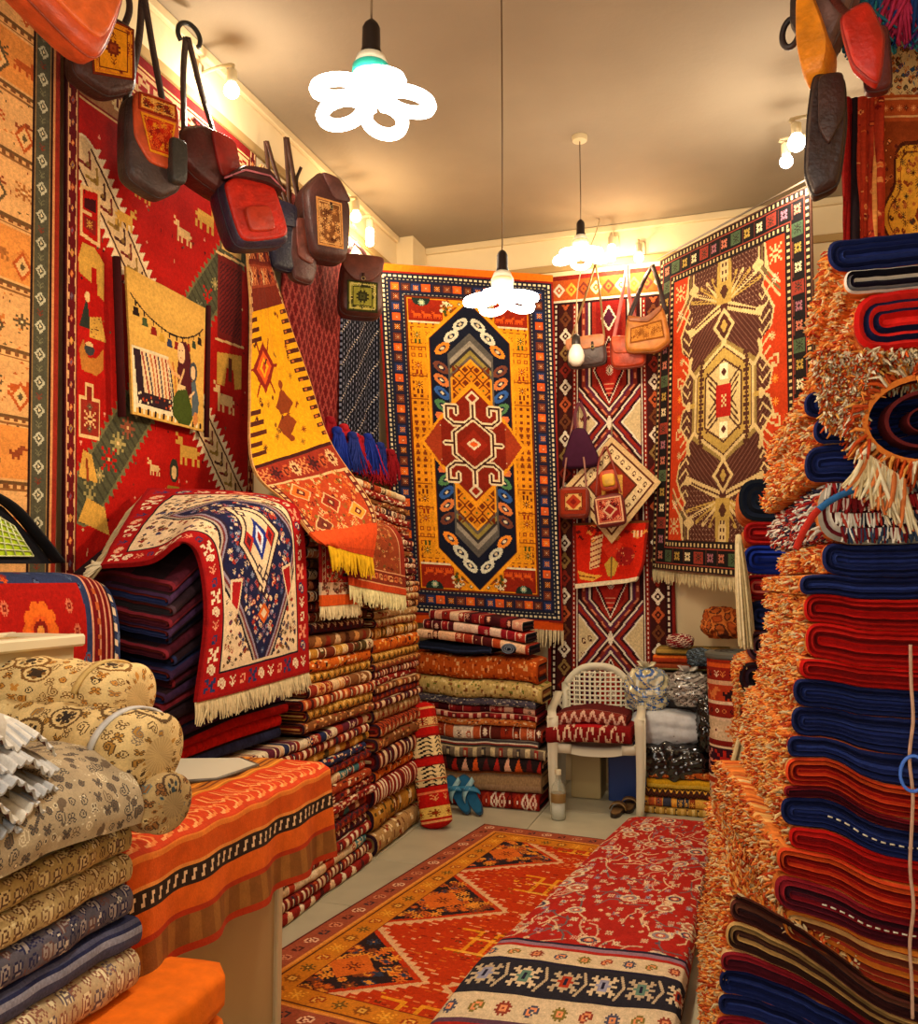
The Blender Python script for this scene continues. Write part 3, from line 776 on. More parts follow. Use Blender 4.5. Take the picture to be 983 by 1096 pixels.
def d_drape(f0=.25, f1=.6):
    """narrow rug: gold panel between red-brown bands"""
    W, H = 112, 380
    red, gold, dk, crm = '#8a2514', '#dd9a12', '#3a1512', '#d2a874'
    c = Cv(W, H, '#7a2415')
    r = random.Random(12)
    def bnd(y0, y1, bg, k0=0):
        c.rect(0, y0, W, y1, bg)
        for k, x in enumerate(range(8, W, 13)): c.stamp([FLW, CRAB, STAR, BOTEH][(k + k0) % 4], x, (y0 + y1) / 2, {'#': [crm, '#c77a45', '#40181a', '#b5522a'][(k + k0) % 4], 'o': '#5a1712'}, 2)
    for y in range(0, 84, 21): bnd(y, y + 18, ['#6b2a1c', '#8a3a22', '#5d1f18', '#a8562f'][(y // 21) % 4], y)
    for y in (0, 18, 39, 60, 81): c.rect(0, y, W, y + 2, crm)
    # gold field
    y0, y1 = int(f0 * H), int(f1 * H); c.rect(0, 84, W, y0, '#6b2416'); [bnd(q, q + 18, ['#5d1f18', '#8a3a22'][(q // 20) % 2], q) for q in range(84, y0 - 17, 20)]; c.rect(0, y0, W, y1, gold)
    for k in range(14):
        y = y0 + 5 + k * (y1 - y0 - 8) / 14; L = 30 - abs(k - 4) * 2.4
        if L > 4:
            c.rect(W - L, y, W, y + 4, '#4a1f12'); c.rect(W - L + 3, y + 1, W - L + 8, y + 3, '#b5622c')
        if k > 8 or k < 3: c.rect(0, y, 16 + (k % 3) * 4, y + 4, '#4a1f12')
    ym = y0 + .38 * (y1 - y0); c.dia(26, ym, 22, 24, '#7d1d10')
    for k in range(6): c.line([(26, ym), (26 + 30 * math.cos(k * 1.05), ym + 28 * math.sin(k * 1.05))], 2.5, '#7d1d10')
    c.dia(26, ym, 15, 16, '#d2541a'); c.dia(26, ym, 9, 10, gold); c.dia(26, ym, 5, 6, '#b5371a')
    yd = y0 + .72 * (y1 - y0); c.dia(56, yd - 9, 16, 15, '#7d3512'); c.dia(56, yd + 9, 16, 14, '#7d3512'); c.rect(40, yd - 1, 72, yd + 1, gold); c.ell(56, yd - 27, 4, 4, '#7d3512'); c.ell(60, yd + 23, 4, 3, '#7d3512')
    c.scatter(30, (8, y0 + 4, W - 28, y1 - 4), ['#7d3512', '#4a1f12', '#8a5a1a'], 3, [STAR, TREE, BIRD, SEED], 1, gold)
    c.rect(0, y1, W, y1 + 3, dk)
    bnd(y1 + 3, y1 + 22, '#8a2a1a', 1); c.rect(0, y1 + 22, W, y1 + 24, crm)
    yb = y1 + 24
    c.rect(0, yb, W, H, '#a83c1a')
    for k in range(14):
        x, y = (28, 58, 86)[k % 3], yb + 14 + k * 13; cc = ['#d2601e', '#8a2514', '#d98a2c', '#6b2a1c', '#c4702f'][k % 5]; c.dia(x, y, 14, 12, crm); c.dia(x, y, 12, 10, cc); c.dia(x, y, 6, 5, '#5d1f18'); c.dia(x, y, 2, 2, crm)
    c.scatter(320, (0, yb, W, H - 14), [crm, '#d98a4a', '#5d1712', '#7a5a22', '#c9601c'], 6, [SEED, SPRIG, "##\n##"], 1, '#a83c1a')
    for sd in (0, 1):
        X = c.X if sd == 0 else W - c.X
        m = (c.Y > yb) | (c.Y < y0); c._m((X < 9) & m, '#5d1a18'); c._m((X < 7) & (X > 3) & (c.Y.astype(int) % 8 < 5) & m, crm); c._m((X < 1.5), '#d39a5a')
    c.rect(0, H - 22, W, H - 4, '#c9471a'); c.rect(0, H - 4, W, H, '#b33a14')
    return c.yarn(.14, 13)

def d_cover():
    """rug with a red border, cream corners and a navy lozenge, seen lengthwise across the pile"""
    W, H = 132, 214; ff = 1.5
    red, crm, navy, dk = '#9a0f10', '#d9c09a', '#191a3c', '#1c1420'
    c = Cv(W, H, crm, ff)
    b = 20
    r = random.Random(5)
    c.scatter(620, (b, b, W - b, H - b), ['#3a2a20', '#26305a', '#8a1d14', '#6b4a30', '#7a5a2a'], 4, [SEED, LEAF, SPRIG, BOTEH], 1)
    c.scatter(40, (b, b, W - b, H - b), ['#3a2a20', '#26305a', '#8a1d14'], 14, [FLW, STAR], 1)
    cx, cy = W / 2, H * .56
    hw, hh = W / 2 - b - 1, H * .36
    for k, cc in ((0, dk), (2, '#a89a8a'), (4, '#6b2a2a'), (6, '#8a8094'), (8, '#2a1a2c'), (10, navy)):
        c.dia(cx, cy, (hw + 4 - k) * 1.16, (hh + 5 - k * 1.5) * 1.16, cc)
    inn = (np.abs(c.X - cx) / ((hw - 8) * 1.16) + np.abs(c.Y - cy) / ((hh - 14) * 1.16)) < 1
    sc_ = random.Random(15)
    for _ in range(900):
        x, y = sc_.uniform(b, W - b), sc_.uniform(b, H - b)
        if inn[int(y * ff), int(x * ff)]: c.stamp(sc_.choice([SEED, SPRIG, LEAF, BOTEH, STAR]), x, y, {'#': sc_.choice(['#7d8aa8', '#a8341c', '#d9c09a', '#4a5a80', '#8a5a6a']), 'o': sc_.choice(['#d9c09a', '#8a1d14'])}, 1, sc_.random() < .5)
    # white medallion with pendants
    for rx, ry, cc in ((27, 40, '#2a1420'), (25, 37, crm), (21, 31, '#3a2a30'), (19, 28, '#d4bd98'), (10, 17, '#1e2a78'), (5, 12, '#c9cfe0'), (2.5, 6, '#8a1d14')):
        c.dia(cx, cy - 10, rx, ry, cc)
    for q in (-1, 1): c.dia(cx + q * 13, cy - 10, 6, 9, '#a8241a'); c.dia(cx + q * 13, cy - 10, 3, 5, '#4a1420')
    for k in range(6):
        for q in (-1, 1):
            yy = cy - 10 + q * (22 + k * 6); c.dia(cx + (k % 2 * 2 - 1) * 4, yy, 4, 4, '#3a2430'); c.dia(cx + (k % 2 * 2 - 1) * 4, yy, 2, 2, crm)
    c.dia(cx, cy + 42, 8, 8, '#c45a1c'); c.dia(cx, cy + 42, 4, 4, crm)
    for q in (-1, 1): c.poly([(cx + q * 26, cy + 14), (cx + q * 40, cy + 12), (cx + q * 42, cy + 28), (cx + q * 34, cy + 38)], crm); c.poly([(cx + q * 28, cy + 16), (cx + q * 38, cy + 14), (cx + q * 40, cy + 28), (cx + q * 34, cy + 34)], '#a3181a')
    # borders
    c.ring(0, b, red); c.ring(b - 2, b, crm); c.ring(b - 3, b - 2, dk); c.ring(0, 2, '#8a0c0e')
    MOT = "##..#\n.#.##\n..##.\n##.#.\n#..##"
    def blk(x, y, k, sd): c.stamp([MOT, BOTEH, SPRIG, HOOK][k % 4], x, y, {'#': ['#e0cba8', '#d98a6a', '#26305a', '#e0cba8'][(k + sd) % 4], 'o': '#c9a98a'}, 2 if k % 4 else 3, k % 2)
    c.around(9.5, 11, blk)
    return c.yarn(.12, 14)

def d_redmed():
    """second draped rug: red ground, small pale medallion, orange hem"""
    W, H = 90, 190
    c = Cv(W, H, '#a81712')
    cx = W / 2
    c.rect(0, 0, W, H, '#b3100e')
    c.scatter(190, (6, 110, W - 6, H - 20), ['#d2b48a', '#8a5a3a', '#3a2a2a', '#b5522a'], 3, [SEED, SPRIG, BOTEH, LEAF])
    c.dia(cx, 84, 30, 62, '#d9b48a'); c.dia(cx, 84, 27, 57, '#6b5a50'); c.dia(cx, 84, 24, 50, '#c9a98a')
    c.scatter(120, (cx - 20, 40, cx + 20, 128), ['#5a3a30', '#8a2a1c', '#44506a', '#d9c09a'], 5, [SEED, BOTEH, STAR]); c.dia(cx, 74, 8, 16, '#3a2a30'); c.dia(cx, 74, 5, 11, '#d9c9b0')
    for x0, x1 in ((0, 12), (W - 12, W)): c.rect(x0, 0, x1, H, '#8d1712'); c.rect(x0 + 2, 0, x0 + 3, H, '#d2a880'); c.rect(x1 - 3, 0, x1 - 2, H, '#d2a880'); [c.stamp(BOTEH, (x0 + x1) / 2, y, {'#': '#d2a880', 'o': '#5a1712'}) for y in range(6, H, 11)]
    c.rect(0, H - 34, W, H - 16, '#c9a98a'); c.scatter(60, (0, H - 33, W, H - 17), ['#5a3a30', '#8a2a1c', '#7a5a3a'], 6, [SEED, BOTEH]); c.rect(0, H - 16, W, H, '#c94f16')
    return c.yarn(.12, 15)

def d_brownfringe():
    """third draped rug: brown-red with a fine border"""
    W, H = 116, 190
    c = Cv(W, H, '#8a3a1c')
    c.scatter(330, (12, 4, W - 12, H - 30), ['#b5622c', '#5d2414', '#c78a52', '#6b4a22', '#a8451f'], 3, [SEED, SPRIG, BOTEH, LEAF])
    c.rect(0, 0, 16, H, '#a3141a'); c.rect(5, 0, 8, H, '#c9606a'); c.rect(16, 0, 18, H, '#d2a070'); c.rect(W - 12, 0, W, H, '#8a2a1a'); c.rect(W - 13, 0, W - 11, H, '#d2a070')
    for y in range(5, H, 8): c.stamp("#.\n.#\n#.", 22, y, {'#': '#d2a070'})
    c.rect(0, H - 34, W, H - 12, '#7a2a1a')
    for y in (H - 35, H - 13): c.rect(16, y, W, y + 1.6, '#d99a6a')
    for k, x in enumerate(range(24, W - 6, 10)): c.stamp(HOOK, x, H - 24, {'#': ['#d99a5a', '#c96a3a'][k % 2]}, 2, k % 2)
    c.rect(0, H - 11, W, H, '#c2451c')
    return c.yarn(.12, 16)

def d_floor():
    """orange-red floor rug with stepped gold border and dark triangles"""
    W, H = 190, 330; ff = 1.6
    red, gold, dk, pk = '#b3310a', '#c4741a', '#2a1c1c', '#b5684a'
    c = Cv(W, H, red, ff)
    r = random.Random(21)
    for j in range(0, H, 3):
        for i in range(0, W, 3):
            if r.random() < .34: c.rect(i, j, i + r.choice([1.5, 2.5, 4]), j + r.choice([.7, 1, 1.6]), r.choice(['#d2571a', '#d98a4a', '#8a1f08', '#c9601c', '#e0a070']))
    def tri(cy, s=1.):
        pts = lambda k: [(34, cy - 48 * s + k * .8), (34, cy + 48 * s - k * .8), (34 + 58 * s - k, cy)]
        for k in range(12):
            for sg in (-1, 1): c.rect(34 + k * 4.6 * s, cy + sg * (46 - k * 3.9) * s - 3, 34 + k * 4.6 * s + 4, cy + sg * (46 - k * 3.9) * s + 3, '#d9a070')
        c.poly(pts(0), '#d2a070'); c.poly(pts(4), '#b3310a'); c.poly(pts(9), dk)
        c.scatter(70, (34, cy - 34 * s, 34 + 44 * s, cy + 34 * s), ['#c9601c', '#7a3a1a', '#2e3448', '#d98a2c'], int(cy), [SEED, STAR, LEAF], 2, dk); c.scatter(60, (34, cy - 34 * s, 34 + 44 * s, cy + 34 * s), ['#c9601c', '#8a3a1a', '#d98a2c'], int(cy) + 1, [SEED, STAR, LEAF, BOTEH], 2, dk); c.dia(46, cy, 14, 15, '#c9601c'); c.stamp(CRAB, 47, cy, {'#': '#6b2410', 'o': gold}, 2)
    for cy in (64, 165, 266): tri(cy)
    # gold fret in the middle of the field
    for cy in (30, 116, 214, 304):
        for k in range(5):
            c.line([(78 + k * 9, cy - 16 + (k % 2) * 10), (90 + k * 9, cy - 16 + (k % 2) * 10), (90 + k * 9, cy + 12), (80 + k * 9, cy + 12)], 2.6, ['#d98a1c', '#e0a03a'][k % 2])
        c.scatter(40, (74, cy - 20, 126, cy + 20), ['#8a4a10', '#d98a1c', '#6b2a0c'], int(cy), ["###\n#.#", "##"], 2)
    c.mirx()
    # borders
    c.ring(0, 34, gold)
    rr = random.Random(30)
    def gb(x, y, k, sd): c.stamp([FLW, CRAB, BOTEH, STAR][k % 4], x, y, {'#': ['#8a4a14', '#e09a2c', '#9a3a12', '#6b4a1a'][k % 4], 'o': '#d9a040'}, 2, k % 2)
    c.around(26, 13, gb); c.ring(33, 34, '#6b2410'); c.ring(18, 19.5, '#5d2a14')
    c.ring(0, 17, '#9a4a30'); c.ring(0, 1.5, '#5d1f18'); c.ring(15, 17, '#d98a3a')
    def pb(x, y, k, sd): c.stamp(HOOK if k % 2 else BOTEH, x, y, {'#': ['#e0b08a', '#4a1f1c', '#c9805a', '#3a2a30'][k % 4], 'o': '#7a2a1c'}, 2, k % 2)
    c.around(8, 12, pb)
    return c.yarn(.14, 22)

def d_floral():
    """red floral rug folded lengthwise, cream and navy end border"""
    W, H = 150, 330
    red, crm, navy = '#a5231a', '#cfb894', '#201d30'
    c = Cv(W, H, red, 1.7)
    r = random.Random(31)
    PAL = """
.#..#..#.
##.###.##
.##ooo##.
..#oxo#..
##ooxoo##
..#oxo#..
.##ooo##.
##.###.##
.#..#..#.
"""
    for _ in range(190):
        x, y = r.uniform(2, W - 2), r.uniform(0, H); a = r.uniform(0, 6.3); p = [(x, y)]
        for _k in range(4): a += r.uniform(-.9, .9); p.append((p[-1][0] + 6 * math.cos(a), p[-1][1] + 6 * math.sin(a)))
        c.line(p, 1.3, r.choice(['#c9a080', '#6b5a5a', '#d9b48a']))
    for _ in range(260):
        c.stamp(PAL, r.uniform(4, W - 4), r.uniform(0, H), {'#': r.choice([crm, '#d9c4a0', '#c99a80', '#8a8090']), 'o': r.choice(['#8a8a9a', '#c47a5a', '#a5231a', '#d9b48a']), 'x': r.choice(['#3a3040', crm])}, 1)
    for q in range(34):
        x, y = r.uniform(6, W - 6), (q + r.uniform(.2, .8)) / 34 * (H - 70); k = r.uniform(.7, 1.1)
        for t in range(9): a = t * .7; c.ell(x + 6.5 * k * math.cos(a), y + 4.6 * k * math.sin(a), 3 * k, 2.2 * k, ['#d9c4a0', '#c9ab88'][t % 2])
        c.ell(x, y, 6.5 * k, 4.4 * k, ['#8a7a80', '#a8604a', '#4a4254'][q % 3]); c.ell(x, y, 4 * k, 2.6 * k, '#c25a3a'); c.ell(x, y, 2 * k, 1.4 * k, '#e0d0b0')
    c.scatter(520, (0, 0, W, H), [crm, '#c98a6a', '#5a4a5a', '#d9b48a'], 8, [SEED, LEAF, BOTEH])
    # end border
    y = H - 74
    for h_, cc in ((2, navy), (4, '#8a6a7a'), (3, red), (14, crm), (2, navy), (26, '#26242c'), (2, crm), (13, crm), (2, '#5a3a4a'), (6, red)):
        c.rect(0, y, W, y + h_, cc)
        if h_ >= 13:
            for k, x in enumerate(range(7, W, 14 if h_ < 20 else 22)):
                if h_ < 20: c.stamp(FLW if k % 2 else BOTEH, x, y + h_ / 2, {'#': ['#8a3a2a', '#4a4a5a', '#7a6a30'][k % 3], 'o': '#d98a5a'}, 2)
                else:
                    c.stamp(PAL, x, y + 13, {'#': ['#cfb894', '#b5a080'][k % 2], 'o': ['#a5341c', '#8a8aa0', '#5a7a6a'][k % 3], 'x': navy}, 3); c.line([(x + 9, y + 4), (x + 12, y + 13), (x + 8, y + 22)], 1.6, '#b5a080')
        y += h_
    c.rect(0, y, W, H, '#9a1d16')
    return c.yarn(.12, 33)

def d_right():
    """golden medallion rug hung at the right"""
    W, H = 110, 170
    c = Cv(W, H, '#8a3a14', 1.5)
    c.rect(0, 0, W, 46, '#c9ab74'); c.scatter(420, (0, 0, W, 46), ['#3a2a24', '#7a3a1c', '#2a4a6a', '#b5622c', '#5d4a2a'], 3, [BOTEH, LEAF, SPRIG, "#\n#\n#"], 1)
    c.rect(0, 46, W, 64, '#a8481c'); c.rect(0, 48, W, 49.5, '#d2a060'); c.rect(0, 60, W, 61.5, '#d2a060')
    for k, x in enumerate(range(4, W, 6)): c.stamp(STAR, x, 55, {'#': '#d98a4a' if k % 2 else '#5d1f12', 'o': '#e0b070'})
    cx, cy = W / 2, 128
    th = np.arctan2(c.Y - cy, (c.X - cx) * 1.35); rr = np.hypot((c.X - cx) * 1.35, c.Y - cy)
    edge = 58 + 5 * np.cos(th * 8)
    c._m((rr < edge + 3) & (c.Y > 64), '#4a1f10'); c._m((rr < edge) & (c.Y > 66), '#d99a2c'); c._m((rr < edge - 5) & (rr > edge - 6.5) & (c.Y > 66), '#7a3a14')
    c.scatter(420, (cx - 42, cy - 52, cx + 42, cy + 42), ['#8a3a14', '#5d2a10', '#b5622c', '#3a2a20'], 4, [SEED, STAR, BOTEH, SPRIG, CRAB], 1, '#d99a2c')
    c.dia(cx, cy, 20, 30, '#7a2a12'); c.dia(cx, cy, 15, 23, '#dca53c'); c.dia(cx, cy, 7, 12, '#8a3a14')
    c.scatter(160, (0, 66, W, H), ['#b5622c', '#d98a4a', '#5d1f12'], 9, [SEED, LEAF], 1, '#8a3a14')
    return c.yarn(.12, 41)

def d_net(c0, c1, W=70, H=170, seed=0):
    c = Cv(W, H, c0)
    d = (np.abs((c.X + c.Y * .5) % 8 - 4) < 1.1) | (np.abs((c.X - c.Y * .5) % 8 - 4) < 1.1)
    c._m(d, c1); return c.yarn(.2, seed)

def d_dots(W=90, H=170):
    c = Cv(W, H, '#11131f')
    m = (c.X.astype(int) % 5 == 0) & ((c.Y + c.X * .8).astype(int) % 6 < 3); c._m(m, '#8d93ad')
    m = (np.abs((c.X + c.Y) % 34 - 17) < 1.2) & (c.Y.astype(int) % 3 == 0); c._m(m, '#c3b9ad'); return c.yarn(.25, 3)

def d_diamond():
    W, H = 76, 76; c = Cv(W, H, '#c9a673')
    c.ring(0, 5, '#d0b07c'); c.ring(5, 7, '#5a2a1a'); c.ring(7, 18, '#d9c090'); c.ring(18, 20, '#5a2a1a'); c.ring(20, 40, '#8a2a18')
    c.around(12, 9, lambda x, y, k, s: c.stamp(HOOK, x, y, {'#': '#5a2a1a'}, 1, k % 2)); c.dia(38, 38, 16, 16, '#d9a44a'); c.dia(38, 38, 10, 10, '#7a1f14'); c.stamp(CRAB, 38, 38, {'#': '#d9c090', 'o': '#5a1a12'})
    return c.yarn(.12, 5)

def d_bird():
    W, H = 84, 74; c = Cv(W, H, '#c4220d')
    c.rect(0, 0, 3, H, '#7d1a10'); c.rect(W - 3, 0, W, H, '#7d1a10'); c.rect(0, 0, W, 3, '#6b3a1c')
    c.poly([(20, 18), (34, 14), (30, 52), (18, 54)], '#d9b07a')
    for k in range(6): c.line([(20, 22 + k * 6), (32, 18 + k * 6)], 1.6, '#8a1d10')
    c.poly([(32, 28), (44, 22), (56, 26), (52, 40), (40, 42)], '#d8341c'); c.poly([(36, 50), (44, 40), (52, 50), (48, 64), (40, 64)], '#c9a03c'); c.line([(44, 42), (44, 66)], 2, '#7a5a2a')
    c.poly([(4, 54), (20, 60), (34, 62), (22, 68), (6, 64)], '#d9a03c'); c.line([(6, 60), (24, 64)], 1.5, '#7a3a14')
    c.ell(60, 42, 11, 11, '#9a1c18'); c.scatter(26, (50, 30, 72, 54), ['#e0b07a', '#5a1410', '#d97a4a'], 3, ["##", "#\n#"]); c.scatter(24, (4, 4, 80, 22), ['#7d1a10', '#d98a3a', '#5a1410'], 4, [BIRD, LEAF])
    for k in range(3): c.rect(68 + k * 4, 12, 70 + k * 4, 20, '#e0b98a')
    c.rect(0, H - 5, W, H, '#d9c9a5'); return c.yarn(.12, 6)

# bands seen on the fold of a stacked rug
def d_band(style, pal, n=150, m=18, seed=0, cell=9):
    r = random.Random(seed); c = Cv(n, m, pal[0])
    if style == 'blocks':
        x = 0
        while x < n:
            w_ = r.randint(cell - 3, cell + 6); c.rect(x, 0, x + w_, m, r.choice(pal)); c.rect(x, 0, x + 1, m, pal[-1])
            if r.random() < .6: c.stamp(r.choice([STAR, CRAB, FLW]), x + w_ / 2, m / 2 + r.choice([-2, 0, 2]), {'#': r.choice(pal[1:]), 'o': pal[-1]})
            x += w_
    elif style == 'dots':
        for x in range(2, n, cell): c.rect(x, m * .3, x + cell * .5, m * .7, pal[1 + (x // cell) % (len(pal) - 1)]); c.rect(x + 1, m * .42, x + cell * .28, m * .6, pal[-1])
        c.rect(0, m * .22, n, m * .27, pal[-1]); c.rect(0, m * .76, n, m * .8, pal[1])
    elif style == 'zig':
        for k in range(0, m, 5):
            p = [(x, k + 2 + (2.2 if (x // 5) % 2 else -2.2)) for x in range(0, n + 5, 5)]; c.line(p, 1.7, pal[1 + (k // 5) % (len(pal) - 1)])
    elif style == 'dia':
        for k, x in enumerate(range(0, n + 8, 12)):
            q = pal[1 + k % (len(pal) - 1)]; c.dia(x, m / 2, 6, m * .36, q); c.dia(x, m / 2, 3, m * .2, pal[0]); c.dia(x, m / 2, 1.5, 2, pal[-1])
        c.rect(0, m * .1, n, m * .15, pal[-1]); c.rect(0, m * .85, n, m * .9, pal[-1])
    elif style == 'stripe':
        y = 0
        while y < m: hh = r.choice([1, 2, 2, 3]); c.rect(0, y, n, y + hh, r.choice(pal)); y += hh
    elif style == 'tri':
        for k, x in enumerate(range(0, n, 16)): c.poly([(x, m * .8), (x + 7, m * .2), (x + 14, m * .8)], pal[1 + k % (len(pal) - 1)])
    else:                                                            # flecks
        for _ in range(int(n * m / 14)): x, y = r.uniform(0, n), r.uniform(0, m); c.rect(x, y, x + r.choice([2, 3, 4]), y + r.choice([1, 2]), r.choice(pal[1:]))
    return c.yarn(.16, seed).a
# ------------------------------------------------------------------ the room
XL, XR, YF, YB, ZC = -2.40, 1.05, -1.3, 6.08, 3.90
def plane_box(name, lo, hi, col, mat=PAINT):
    lo, hi = np.array(lo, float), np.array(hi, float); mb = MB()
    mb.box(*(hi - lo), col, (lo + hi) / 2, 0); return tag(mb.build(name, mat, None, False), kind='structure')
plane_box('wall_left', (XL - .12, YF, 0), (XL, YB + .12, ZC), '#dcc69c')
plane_box('wall_back', (XL, YB, 0), (XR, YB + .12, ZC), '#dcc69c')
plane_box('wall_right', (XR, YF, 0), (XR + .12, YB + .12, ZC), '#dcc69c')
plane_box('ceiling', (XL - .12, YF, ZC), (XR + .12, YB + .12, ZC + .12), '#93826a')
plane_box('wall_corner', (XL, 5.80, 0), (-2.27, YB, ZC), '#dcc69c')                # boxed-in pipe in the corner
# floor of large stone tiles
mb = MB(); rr_ = random.Random(2)
mb.box(XR - XL + .24, YB - YF + .12, .10, '#6f6a58', ((XL + XR) / 2, (YF + YB + .12) / 2, -.056), 0)
ts = .6
nx_, ny_ = int((XR - XL) / ts) + 1, int((YB - YF) / ts) + 1
for i in range(nx_):
    for j in range(ny_):
        x0, y0 = XL + i * ts, YF + j * ts; x1, y1 = min(x0 + ts, XR), min(y0 + ts, YB)
        g = rr_.uniform(.92, 1.05); mb.box(x1 - x0 - .004, y1 - y0 - .004, .012, lin('#b3ac92') * g, ((x0 + x1) / 2, (y0 + y1) / 2, -.006), .0015)
tag(mb.build('floor', STONE, None, False), kind='structure')
mb = MB(); mb.box(.022, YB - YF - .3, .05, '#a98a58', (XL + .011, (YF + YB - .3) / 2, 3.63), .004); tag(mb.build('trim_1', PAINT, None, False), kind='structure')
mb = MB(); mb.box(XR + 2.27, .022, .05, '#a98a58', ((XR - 2.27) / 2, YB - .011, 3.63), .004); tag(mb.build('trim_2', PAINT, None, False), kind='structure')
mb = MB(); mb.box(.03, YB - YF - .3, .05, '#d2bb90', (XL + .015, (YF + YB - .3) / 2, ZC - .026), .006); tag(mb.build('trim_3', PAINT, None, False), kind='structure')
mb = MB(); mb.box(XR + 2.27, .03, .05, '#d2bb90', ((XR - 2.27) / 2, YB - .015, ZC - .026), .006); tag(mb.build('trim_4', PAINT, None, False), kind='structure')

# ------------------------------------------------------------------ lamps
def point(name, loc, power, col, size, parent):
    l = bpy.data.lights.new(name, 'POINT'); l.energy = power; l.color = col; l.shadow_soft_size = size
    o = bpy.data.objects.new(name, l); COL.objects.link(o); o.parent = parent; o.location = loc
    return o

def flower_lamp(c, size, label, power, col, rot=.2, tint='#2aa08c', glowm=None, socket='#1c100c'):
    r = empty('flower_tube_pendant', c)
    tag(r, label, 'lamp', 'flower tube pendant lamps')
    k = size / .28
    top = ZC - c[2]
    mb = MB(); mb.tube([(0, 0, .15 * k), (0.002, 0, top * .5), (0, 0, top)], .0028, '#5a4226', 6); mb.build('cord', PLASTIC, r)
    mb = MB(); mb.lathe([(0, top - .03), (.04, top - .028), (.045, top - .01), (.045, top - .001), (0, top - .001)], '#cdb98e', 20); mb.build('ceiling_rose', PLASTIC, r, True, 40)
    mb = MB(); mb.lathe([(0, .185 * k), (.008 * k, .184 * k), (.016 * k, .176 * k), (.021 * k, .165 * k), (.022 * k, .115 * k), (.024 * k, .11 * k), (.024 * k, .102 * k), (0, .102 * k)], socket, 20); mb.build('socket', PLASTIC, r, True, 35)
    mb = MB(); mb.lathe([(0, .104 * k), (.02 * k, .103 * k), (.033 * k, .095 * k), (.040 * k, .075 * k), (.042 * k, .04 * k), (.041 * k, .018 * k), (.03 * k, .012 * k), (0, .012 * k)], '#e6dcc0', 28); bl = mb.build('ballast', PLASTIC, r, True, 40)
    mb = MB(); mb.lathe([(.0415 * k, .072 * k), (.0435 * k, .070 * k), (.0445 * k, .052 * k), (.0435 * k, .050 * k)], tint, 28); mb.build('printed_band', PLASTIC, bl)
    for i in range(5):
        a = rot + i * 2 * PI / 5; d = np.array([math.cos(a), math.sin(a), 0]); e = np.array([-math.sin(a), math.cos(a), 0]); z = np.array([0, 0, 1.])
        th = np.linspace(PI * .12, PI * 2 - PI * .12, 30)
        P = [d * .022 * k + e * .010 * k + z * .03 * k]
        for t in th:
            P.append(d * (.088 - .050 * math.cos(t)) * k + e * (.043 * math.sin(t)) * k + z * (-.012 + .010 * math.cos(t)) * k)
        P.append(d * .022 * k - e * .010 * k + z * .03 * k)
        mb = MB(); mb.tube(spline(P, 46), .0155 * k, '#ffffff', 8); mb.build('tube', glowm or GLOW, r)
    point('lamp_light', (0, 0, -.05 * k), power, col, .07 * k, r)
    return r

W1, W2 = (1, .87, .69), (1, .75, .46)
flower_lamp(atd(397, 103, 2.1), .29, 'large lit flower-shaped tube lamp hanging nearest the ceiling\'s front, green band on its base', 34, W1, .35)
flower_lamp(atd(538, 318, 3.3), .275, 'lit flower-shaped tube lamp hanging in front of the golden rug', 40, W2, 1.0, '#d9c890')
flower_lamp(atd(622, 272, 4.9), .30, 'lit flower-shaped tube lamp on a long cord near the back wall above the zigzag rug', 38, W2, .5, '#d9c890')

def wall_bulb(p, wall, label, power, col, r0=.032, long=False):
    """bulb screwed into a socket on a short bracket, p = centre of the glowing bulb"""
    r = empty('wall_bulb', p); tag(r, label, 'light bulb', 'bare bulbs near the ceiling')
    p = np.array(p); w = np.array(wall, float)                       # direction to the wall
    D = {(-1, 0): p[0] - XL, (1, 0): XR - p[0], (0, 1): YB - p[1]}[(int(wall[0]), int(wall[1]))]
    mb = MB()
    if long: mb.lathe([(0, -.075), (.022, -.073), (.027, -.06), (.027, .03), (.02, .042), (0, .042)], '#ffffff', 16)
    else: mb.lathe([(r0 * math.sin(t), -r0 * math.cos(t)) for t in np.linspace(0.01, 2.5, 12)] + [(r0 * .5, r0 * 1.25), (0, r0 * 1.25)], '#ffffff', 20)
    mb.build('bulb', GLOWW if col[2] < .5 else GLOW, r)
    mb = MB(); mb.lathe([(0, .1), (.018, .1), (.024, .094), (.025, .045), (.021, .036), (0, .036)], '#cbb98f', 20); mb.build('socket', PLASTIC, r, True, 40)
    e = np.array([w[0] * D, w[1] * D, .11])
    mb = MB(); mb.tube(spline([(0, 0, .098), (0, 0, .125), e * .5 + np.array([0, 0, .07]), e + np.array([0, 0, .0])], 16), .009, '#b9a67c', 8)
    mb.box(.02 if w[0] else .07, .02 if w[1] else .07, .09, '#cbb98f', e - w * .01, .006); mb.build('bracket', PLASTIC, r, True, 40)
    point('lamp_light', (0, 0, -.12 if long else -r0 - .05), power, col, .04, r)
    return r
L_ = (-1, 0, 0)
wall_bulb(onx(248, 97, -2.22), L_, 'bare round bulb high on the left wall above the red flap bag', 13, W1, .036)
wall_bulb(onx(381, 232, -2.26), L_, 'bare round bulb beside the tall brown backpack, upper one of two', 8, W2, .034)
wall_bulb(onx(396, 251, -2.28), L_, 'bare stubby tube bulb just right of and below another bulb, above the flap backpack', 8, W2, .03, True)
wall_bulb(ony(655, 268, 5.93), (0, 1, 0), 'bare tube bulb on the back wall just right of the long-cord lamp', 10, W2, .04, True)
wall_bulb(ony(684, 276, 5.95), (0, 1, 0), 'bare round bulb on the back wall above the tan shoulder bag', 6, W2, .034)
wall_bulb(ony(853, 153, 4.4), (1, 0, 0), 'bare round bulb on the right wall by the hanging dark pouch, upper of two', 12, (1, .9, .75), .042)
